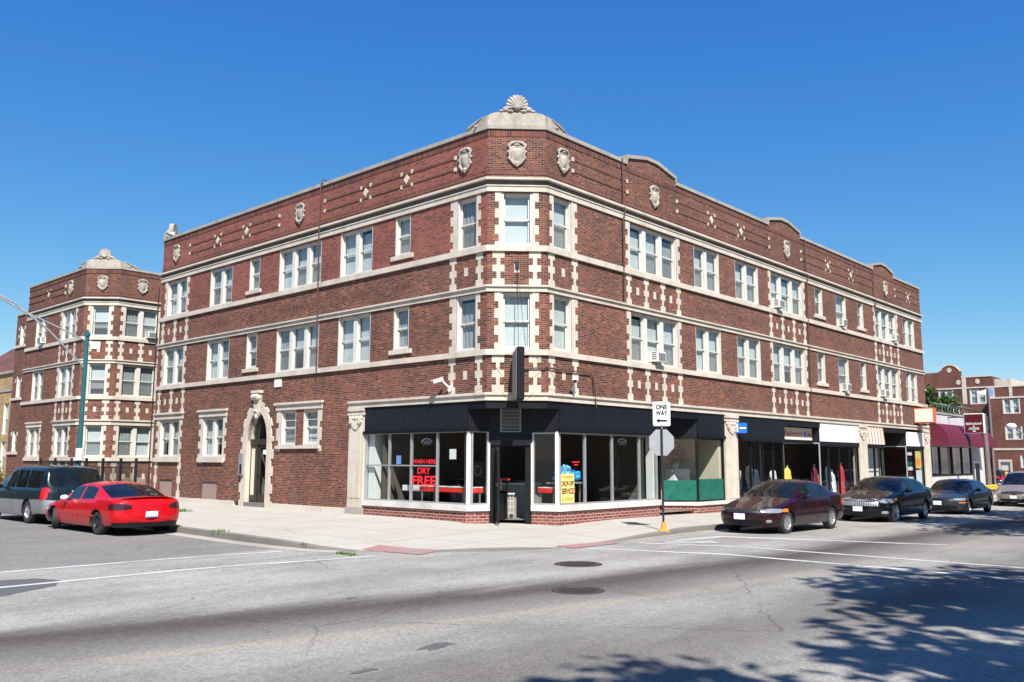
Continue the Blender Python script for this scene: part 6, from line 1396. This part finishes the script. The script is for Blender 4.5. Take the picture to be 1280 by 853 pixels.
    for wx in (fo-L/2, fo+wb-L/2):
        cut = MB(); cut.tube([(wx, -hw-.2, TR), (wx, -hw+.34, TR)], TR+.055, 32); cut.tube([(wx, hw-.34, TR), (wx, hw+.2, TR)], TR+.055, 32)
        c = cut.build('arch_cutter', tmp[6]); c.data.polygons.foreach_set('material_index', [0]*len(c.data.polygons))
        md = body.modifiers.new('arch', 'BOOLEAN'); md.operation = 'DIFFERENCE'; md.object = c; md.solver = 'EXACT'
        try: md.material_mode = 'TRANSFER'
        except Exception: pass
        dg = bpy.context.evaluated_depsgraph_get(); me = bpy.data.meshes.new_from_object(body.evaluated_get(dg)); body.modifiers.clear(); old = body.data; body.data = me; bpy.data.meshes.remove(old); bpy.data.objects.remove(c)
    # split the glazing off into parts of its own
    names = [None, None, 'windscreen', 'rear_window', 'side_window', 'side_window']
    me = body.data; code = [int(m.name.split('_')[1]) if m else 6 for m in me.materials]
    vs = [v.co.copy() for v in me.vertices]; fs = [(tuple(p.vertices), code[p.material_index]) for p in me.polygons]
    def take(sel, nm, mlist, off=0.0, sm=32):
        q = MB(); mp = {}
        for vv, mi in fs:
            if mi in sel:
                t = []
                for v in vv:
                    if v not in mp: mp[v] = len(q.v); q.v.append(tuple(vs[v]))
                    t.append(mp[v])
                q.f.append(tuple(t)); q.mi.append(mlist.index(mi) if mi in mlist else 0)
        return q
    bo_ = take([0, 1, 6], 'body', [0, 1, 6]).build('body', [P0, P1, M['rubber']], root, smooth=32, world_coords=False)
    for k in (2, 3, 4, 5):
        q = take([k], names[k], [k])
        if q.f: q.build(names[k], G, root, smooth=40, world_coords=False, recalc=False)
    bpy.data.objects.remove(body)
    # surface sampling
    def side_y(x, z):
        s = section(x); best = None
        for a, b in zip(s[2:-1], s[3:]):
            if min(a[2], b[2])-1e-6 <= z <= max(a[2], b[2])+1e-6 and abs(a[2]-b[2]) > 1e-6:
                t = (z-a[2])/(b[2]-a[2]); return lerp(a[0], b[0], t), lerp(a[1], b[1], t)
        p = min(s[2:], key=lambda p: abs(p[2]-z)); return p[0], p[1]
    def patch(end, s0, s1, z0, z1, sides=(1, -1), off=.006, n=8, m=5, mat='lamp_clear', nm='headlight', zf=None):
        """a shape lying on the nose or tail: s runs from the middle (0) round the corner (1) and on along the flank"""
        D = DF if end == 'f' else DR; outs = []
        if zf is None and mat.startswith('lamp'): zf = lambda t, a=z0, b=z1: ((a+b)/2-(b-a)/2*max(.62, (1-abs(2*t-1)**5)**.5), (a+b)/2+(b-a)/2*max(.62, (1-abs(2*t-1)**5)**.5))
        for sd in sides:
            q = MB(); g = []
            for i in range(n+1):
                s = lerp(s0, s1, i/n); xx = D*(1-math.cos(min(s, 1)*math.pi/2)) + max(0, s-1)*1.0; xx = max(xx, .004)
                x = xx if end == 'f' else L-xx; col_ = []
                a, b = (z0, z1) if zf is None else zf(i/n)
                for j in range(m+1):
                    z = lerp(a, b, j/m); px, py = side_y(x, z); px2, py2 = side_y(x+.01 if end == 'f' else x-.01, z)
                    t = Vector((px2-px, py2-py, 0)); nn = Vector((t.y, -t.x, 0)); nn = nn.normalized() if nn.length > 1e-9 else Vector((-1, 0, 0))
                    if nn.dot(Vector((px, py, 0))) < 0: nn = -nn
                    col_.append((px+nn.x*off, 0.0 if (i == 0 and s0 == 0) else (py+nn.y*off)*sd, z))
                g.append(col_)
            for i in range(n):
                for j in range(m): q.face([g[i][j], g[i+1][j], g[i+1][j+1], g[i][j+1]])
            outs.append(q)
        return outs
    for (end, s0, s1, z0, z1, mat, nm) in S['lamps']:
        for q in patch(end, s0, s1, z0, z1, mat=mat): q.build(nm, M[mat], root, smooth=50, world_coords=False)
    for (end, s1, z0, z1, mat, nm) in S['front']:
        qs = patch(end, 0, s1, z0, z1, mat=mat, off=.007); q = qs[0]; o = len(q.v); q.v += qs[1].v; q.f += [tuple(i+o for i in f) for f in qs[1].f]; q.mi += qs[1].mi
        q.build(nm, M[mat], root, smooth=50, world_coords=False)
    # seams, handles, mirrors
    for sd in (1, -1):
        q = MB()
        for xd in S['seams']:
            zs = [lerp(low(xd)+.12, belt(xd)-.01, k/8) for k in range(9)]
            for a, b in zip(zs, zs[1:]):
                (xa, ya), (xb, yb) = side_y(xd, a), side_y(xd, b); w = .006; q.face([(xa-w, (ya+.003)*sd, a), (xa+w, (ya+.003)*sd, a), (xb+w, (yb+.003)*sd, b), (xb-w, (yb+.003)*sd, b)])
        q.build('door_seam', M['rubber'], root, world_coords=False)
        if S.get('strip'):
            q = MB(); z = S['strip'][0]; xs_ = [lerp(S['strip'][1], S['strip'][2], k/16) for k in range(17)]
            for a, b in zip(xs_, xs_[1:]):
                (xa, ya), (xb, yb) = side_y(a, z), side_y(b, z); (xc_, yc), (xd_, yd) = side_y(a, z+.045), side_y(b, z+.045)
                q.face([(xa, (ya+.010)*sd, z), (xb, (yb+.010)*sd, z), (xd_, (yd+.010)*sd, z+.045), (xc_, (yc+.010)*sd, z+.045)])
            q.build('side_moulding', M[S['strip'][3]], root, world_coords=False)
        for xh in S['handles']:
            z = belt(xh)-.10; px, py = side_y(xh, z); MB().box(px-.09, px+.09, py*sd-.015, py*sd+.02, z-.015, z+.015).build('door_handle', P0 if not S.get('chrome') else M['chrome'], root, world_coords=False, bevel=.006)
        xm_ = S['mirror']; z = belt(xm_)+.09; px, py = side_y(xm_, belt(xm_)+.02)
        mm_ = MB(); mm_.ell((px, (py+.13)*sd, z), .055, .11, .075, 12, 8); mo = mm_.build('wing_mirror', M[S.get('mirmat', S['paint'])], root, smooth=60, world_coords=False)
        put(MB().box(px-.02, px+.03, min(py*sd, (py+.08)*sd)-.0, max(py*sd, (py+.08)*sd), z-.06, z-.02).build('mirror_arm', M['black']), mo, False)
    # plates
    for (end, z, mat) in S['plates']:
        xx = shift(.004, z) if end == 'f' else L+shift(L-.004, z)
        xx -= L/2; s = -1 if end == 'f' else 1; a, b = sorted((xx+s*.012, xx+s*.028)); pl_ = MB().box(a, b, -.155, .155, z-.08, z+.08).build('number_plate', M['plate'], root, world_coords=False, bevel=.004)
        if end == 'r': a, b = sorted((xx+s*.028, xx+s*.030)); put(MB().box(a, b, -.145, .145, z-.07, z-.035).build('plate_band', M['plate_blue']), pl_, False)
    if S.get('spoiler'):
        q = MB(); zs_ = top(L-.28)+.05; n = 14; q2 = []
        for k in range(n+1):
            y = lerp(-hw*.74, hw*.74, k/n); e = 1-(abs(y)/(hw*.74))**3; x0 = L/2-.38-.10*(1-e) ; q2.append([(x0, y, zs_-.10+.055*e), (x0+.24, y, zs_-.075+.055*e), (x0+.26, y, zs_-.05+.055*e), (x0, y, zs_-.07+.055*e)])
        for a, b in zip(q2, q2[1:]):
            for k in range(4): q.face([a[k], b[k], b[(k+1) % 4], a[(k+1) % 4]])
        q.face(q2[0]); q.face(q2[-1]); q.build('rear_spoiler', P0, root, smooth=40, world_coords=False)
    if S.get('valance'):
        for end in S['valance']:
            for q in patch(end, 0, 1.05, S['valz'][0], S['valz'][1], mat='black', off=.009): q.build('bumper_intake', M['black'], root, smooth=50, world_coords=False)
    # wheels
    wn_ = S.get('spokes', 7)
    for wx, st_ in ((fo-L/2, S.get('steer', 0)), (fo+wb-L/2, 0)):
        for sd in (1, -1):
            cy = sd*(hw-.145); Mx = Matrix.Rotation(R(st_), 3, 'Z'); c = Vector((wx, cy, TR))
            def tr(mbx):
                mbx.v = [tuple(c+Mx @ (Vector(v)-c)) for v in mbx.v]; return mbx
            ax = (0, sd, 0); RR = S['RR']
            ty = tr(MB().lathe([(-.10, RR-.01), (-.10, TR-.05), (-.085, TR-.012), (-.05, TR), (.05, TR), (.085, TR-.012), (.10, TR-.05), (.098, RR+.01), (.085, RR-.012), (.05, RR-.02)], c, ax, 36)).build('wheel', M['rubber'], root, smooth=35, world_coords=False)
            rm = MB(); rm.lathe([(-.05, RR-.01), (.088, RR-.008), (.092, RR-.03), (.06, RR-.045), (.02, RR-.05)], c, ax, 32); rm.lathe([(.02, RR-.05), (.015, 0.0)], c, ax, 24, 1)
            rm.lathe([(.085, .0), (.085, .05), (.07, .075), (.02, .08)], c, ax, 16)
            for k in range(wn_):
                a = 2*math.pi*k/wn_; e1 = Vector((math.cos(a), 0, math.sin(a))); e2 = Vector((-math.sin(a), 0, math.cos(a))); Y = Vector((0, sd, 0))
                def qq(r0, t, y): return c+e1*r0+e2*t+Y*y
                w0, w1 = S.get('sw', (.028, .036))
                rm.hexa([qq(.05, -w0, .03), qq(RR-.035, -w1, .03), qq(RR-.035, w1, .03), qq(.05, w0, .03), qq(.05, -w0, .082), qq(RR-.035, -w1, .075), qq(RR-.035, w1, .075), qq(.05, w0, .082)])
            put(tr(rm).build('rim', [M[S.get('rim', 'alloy')], M['black']], smooth=35), ty, False)
    root.scale = S.get('scale', (1, 1, 1))
    return root
sed_nose = [(.15, .16), (.32, .03), (.5, .0), (.62, .025), (.70, .06), (.8, .16), (.95, .30)]
sed_tail = [(.15, .18), (.3, .05), (.5, 0), (.62, .03), (.8, .06), (1.1, .14)]
SED = dict(L=4.77, W=1.76, wb=2.66, fo=.98, TR=.315, RR=.205, paint='paint_maroon', ws=(1.36, 2.14), rw=(3.32, 3.93), side=[(1.86, 2.56), (2.63, 3.34)], DF=.85, DR=.55,
    top=[(0, .66), (.5, .76), (1.30, .93), (1.42, .97), (2.1, 1.35), (2.45, 1.405), (2.95, 1.395), (3.30, 1.33), (3.93, 1.085), (4.0, 1.065), (4.10, 1.055), (4.6, 1.035), (4.77, .99)],
    belt=[(0, .62), (.5, .70), (1.30, .86), (2.2, .92), (3.4, .95), (4.1, .98), (4.5, .97), (4.77, .92)],
    low=[(0, .27), (.3, .22), (.9, .19), (3.8, .19), (4.4, .25), (4.77, .30)], nose=sed_nose, tail=sed_tail,
    lamps=[('f', .36, .88, .60, .71, 'lamp_clear', 'headlight'), ('f', .885, 1.12, .61, .70, 'lamp_amber', 'indicator'), ('f', .44, .56, .34, .42, 'lamp_clear', 'fog_lamp'), ('r', .32, 1.05, .68, .86, 'lamp_red', 'tail_light')],
    front=[('f', .33, .60, .69, 'dark_metal', 'grille'), ('f', .36, .30, .42, 'black', 'bumper_intake')], seams=(1.52, 2.61, 3.5), handles=(2.45, 3.32), mirror=1.82, plates=[('f', .50, 0), ('r', .72, 0)], spokes=7)
import copy as _c
def spec(**k):
    s = _c.deepcopy(SED); s.update(k); return s
def carpos(xc, yc): return (xc, yc, gz(xc))
# dark maroon sedan nearest the corner
make_car('sedan', 'dark maroon sedan with an amber indicator, first in the parked row near the street sign', 'car', spec(scale=(1.12, 1.04, 1.0)), carpos(6.58, -4.60), 0)
# black sedan with the chrome grille
make_car('sedan', 'black sedan with a broad chrome grille parked behind the maroon sedan', 'car', spec(scale=(1.06, 1.04, 1.0), L=5.0, W=1.86, wb=2.84, fo=.98, TR=.345, RR=.25, paint='paint_black', ws=(1.30, 2.20), rw=(3.75, 4.55), side=[(1.82, 2.66), (2.78, 3.74)], rim='chrome', spokes=8, sw=(.024, .045),
    top=[(0, .72), (.5, .86), (1.25, 1.03), (1.4, 1.08), (2.15, 1.44), (2.6, 1.50), (3.1, 1.49), (3.7, 1.40), (4.52, 1.13), (4.65, 1.10), (4.9, 1.08), (5.0, 1.04)], belt=[(0, .68), (.5, .80), (1.25, .95), (2.2, 1.0), (3.5, 1.05), (4.5, 1.06), (5.0, .96)],
    lamps=[('f', .44, 1.00, .68, .83, 'lamp_clear', 'headlight'), ('f', 1.0, 1.14, .74, .83, 'lamp_amber', 'indicator'), ('f', .46, .66, .32, .42, 'lamp_clear', 'fog_lamp'), ('r', .35, 1.05, .75, .95, 'lamp_red', 'tail_light')],
    front=[('f', .40, .58, .80, 'grille_silver', 'grille'), ('f', .42, .28, .40, 'black', 'bumper_intake')], seams=(1.5, 2.72, 3.8), handles=(2.55, 3.6), mirror=1.85, plates=[('f', .48, 0), ('r', .72, 0)], mirmat='black', nose=[(.15, .16), (.32, .03), (.5, .0), (.70, .02), (.80, .05), (.92, .16), (1.05, .3)]), carpos(14.85, -4.60), 0)
# grey older sedan
make_car('sedan', 'slate grey older sedan, third in the parked row', 'car', spec(scale=(1.06, 1.03, 1.0), L=4.9, W=1.84, wb=2.78, fo=1.05, paint='paint_grey', ws=(1.45, 2.15), rw=(3.6, 4.15), side=[(1.95, 2.68), (2.78, 3.55)],
    top=[(0, .66), (.5, .77), (1.4, .92), (1.5, .96), (2.12, 1.34), (2.5, 1.385), (3.1, 1.38), (3.55, 1.32), (4.12, 1.04), (4.3, 1.02), (4.75, .98), (4.9, .93)], lamps=[('f', .38, 1.02, .60, .70, 'lamp_clear', 'headlight'), ('f', .5, 1.1, .50, .54, 'lamp_amber', 'indicator'), ('r', .2, 1.05, .70, .86, 'lamp_red', 'tail_light')],
    front=[('f', .35, .60, .69, 'black', 'grille'), ('f', .45, .28, .40, 'black', 'bumper_intake')], seams=(1.6, 2.73, 3.65), handles=(2.58, 3.45), mirror=1.95, strip=(.50, 1.3, 4.2, 'black')), carpos(23.1, -4.65), 0)
# tan minivan at the right edge
make_car('minivan', 'tan minivan parked behind the slate grey sedan', 'car', spec(L=5.0, W=1.95, wb=3.0, fo=.95, TR=.335, RR=.21, paint='paint_tan', ws=(1.05, 2.15), rw=(4.72, 4.97), side=[(1.95, 2.75), (2.85, 3.75), (3.85, 4.65)], DF=.8, DR=.35, tum=.17,
    top=[(0, .74), (.5, .92), (1.0, 1.07), (1.12, 1.12), (2.1, 1.66), (2.7, 1.76), (4.2, 1.75), (4.75, 1.68), (4.98, 1.10), (5.0, 1.0)], belt=[(0, .70), (.5, .86), (1.0, .98), (2, 1.03), (4.9, 1.05), (5.0, .95)],
    lamps=[('f', .40, .98, .66, .84, 'lamp_clear', 'headlight'), ('f', .44, .60, .36, .46, 'lamp_clear', 'fog_lamp'), ('r', .75, 1.1, .8, 1.2, 'lamp_red', 'tail_light')], front=[('f', .36, .66, .82, 'dark_metal', 'grille'), ('f', .4, .30, .42, 'black', 'bumper_intake')], seams=(1.3, 2.8, 3.8), handles=(2.65, 3.0), mirror=1.6, plates=[('f', .52, 0)]), carpos(35.3, -4.6), 0)
# red sedan
make_car('sedan', 'bright red sedan with a rear spoiler parked on the side street', 'car', spec(scale=(1.04, 1.02, .93), n=3.1, DR=.5, L=4.99, W=1.84, wb=2.81, fo=1.03, TR=.325, RR=.21, paint='paint_red', ws=(1.40, 2.28), rw=(3.42, 4.26), side=[(1.92, 2.66), (2.76, 3.55)], rim='dark_metal', spokes=5, steer=-24,
    top=[(0, .62), (.5, .74), (1.3, .90), (1.45, .94), (2.2, 1.33), (2.6, 1.39), (3.0, 1.385), (3.4, 1.335), (4.22, 1.03), (4.35, 1.01), (4.8, 1.0), (4.99, .95)], belt=[(0, .58), (.5, .69), (1.3, .84), (2.2, .89), (3.4, .94), (4.2, .97), (4.7, .94), (4.99, .88)],
    low=[(0, .25), (.3, .20), (.9, .18), (3.9, .18), (4.5, .26), (4.99, .32)],
    lamps=[('f', .4, 1.0, .56, .66, 'lamp_clear', 'headlight'), ('r', .21, .98, .71, .88, 'lamp_dark', 'tail_light')], front=[('f', .35, .55, .62, 'black', 'grille'), ('r', .8, .24, .37, 'black', 'rear_valance')], seams=(1.55, 2.71, 3.66), handles=(2.56, 3.42), mirror=1.95, mirmat='white', spoiler=True, plates=[('r', .58, 0)], strip=(.50, 1.45, 3.75, 'paint_red')), (-7.45, 8.60, gz(0)), R(-90))
# dark green minivan
make_car('minivan', 'dark green minivan with silver lower panels parked ahead of the red sedan', 'car', spec(L=5.4, W=1.94, wb=3.06, fo=.95, TR=.35, RR=.215, paint='paint_green', two='paint_silver', ws=(1.15, 2.2), rw=(4.96, 5.3), side=[(1.98, 2.75), (2.85, 3.70), (3.80, 4.85)], DF=.8, DR=.34, n=2.8, tum=.15,
    top=[(0, .76), (.5, .92), (1.1, 1.06), (1.2, 1.1), (2.15, 1.58), (2.8, 1.69), (4.5, 1.68), (5.0, 1.62), (5.3, 1.12), (5.4, 1.04)], belt=[(0, .70), (.5, .84), (1.1, .95), (2, 1.0), (5.2, 1.03), (5.4, .95)],
    lamps=[('f', .62, 1.1, .66, .84, 'lamp_clear', 'headlight'), ('r', .52, .95, .74, 1.10, 'lamp_red', 'tail_light')], front=[('f', .55, .66, .82, 'dark_metal', 'grille')], seams=(1.4, 2.8, 3.75), handles=(2.65, 3.0), mirror=1.75, plates=[('r', .92, 0)], rim='alloy', spokes=6,
    tail=[(.15, .12), (.3, .02), (.55, 0), (.66, .05), (1.0, .10), (1.8, .20)]), (-7.22, 14.05, gz(0)), R(-90))
# dark off-roader in the side lot
make_car('off_roader', 'dark navy off-roader parked in the lot behind the yellow guard rail', 'car', spec(L=4.7, W=1.85, wb=2.75, fo=.9, TR=.37, RR=.22, paint='paint_navy', ws=(1.35, 1.95), rw=(4.35, 4.6), side=[(1.8, 2.5), (2.6, 3.4), (3.5, 4.25)], DF=.6, DR=.3, tum=.15,
    top=[(0, .85), (.5, 1.0), (1.3, 1.1), (1.4, 1.14), (1.95, 1.72), (2.5, 1.80), (4.0, 1.79), (4.36, 1.74), (4.6, 1.15), (4.7, 1.05)], belt=[(0, .8), (.5, .93), (1.3, 1.03), (3, 1.07), (4.6, 1.08), (4.7, .98)], low=[(0, .4), (.9, .3), (3.9, .3), (4.7, .42)],
    lamps=[('f', .62, 1.1, .7, .85, 'lamp_clear', 'headlight'), ('r', .6, 1.3, .85, 1.45, 'lamp_red', 'tail_light')], front=[('f', .5, .7, .84, 'dark_metal', 'grille')], seams=(1.6, 2.55, 3.45), handles=(2.4, 3.3), mirror=1.75), (54.5, 1.6, -.85), R(187))
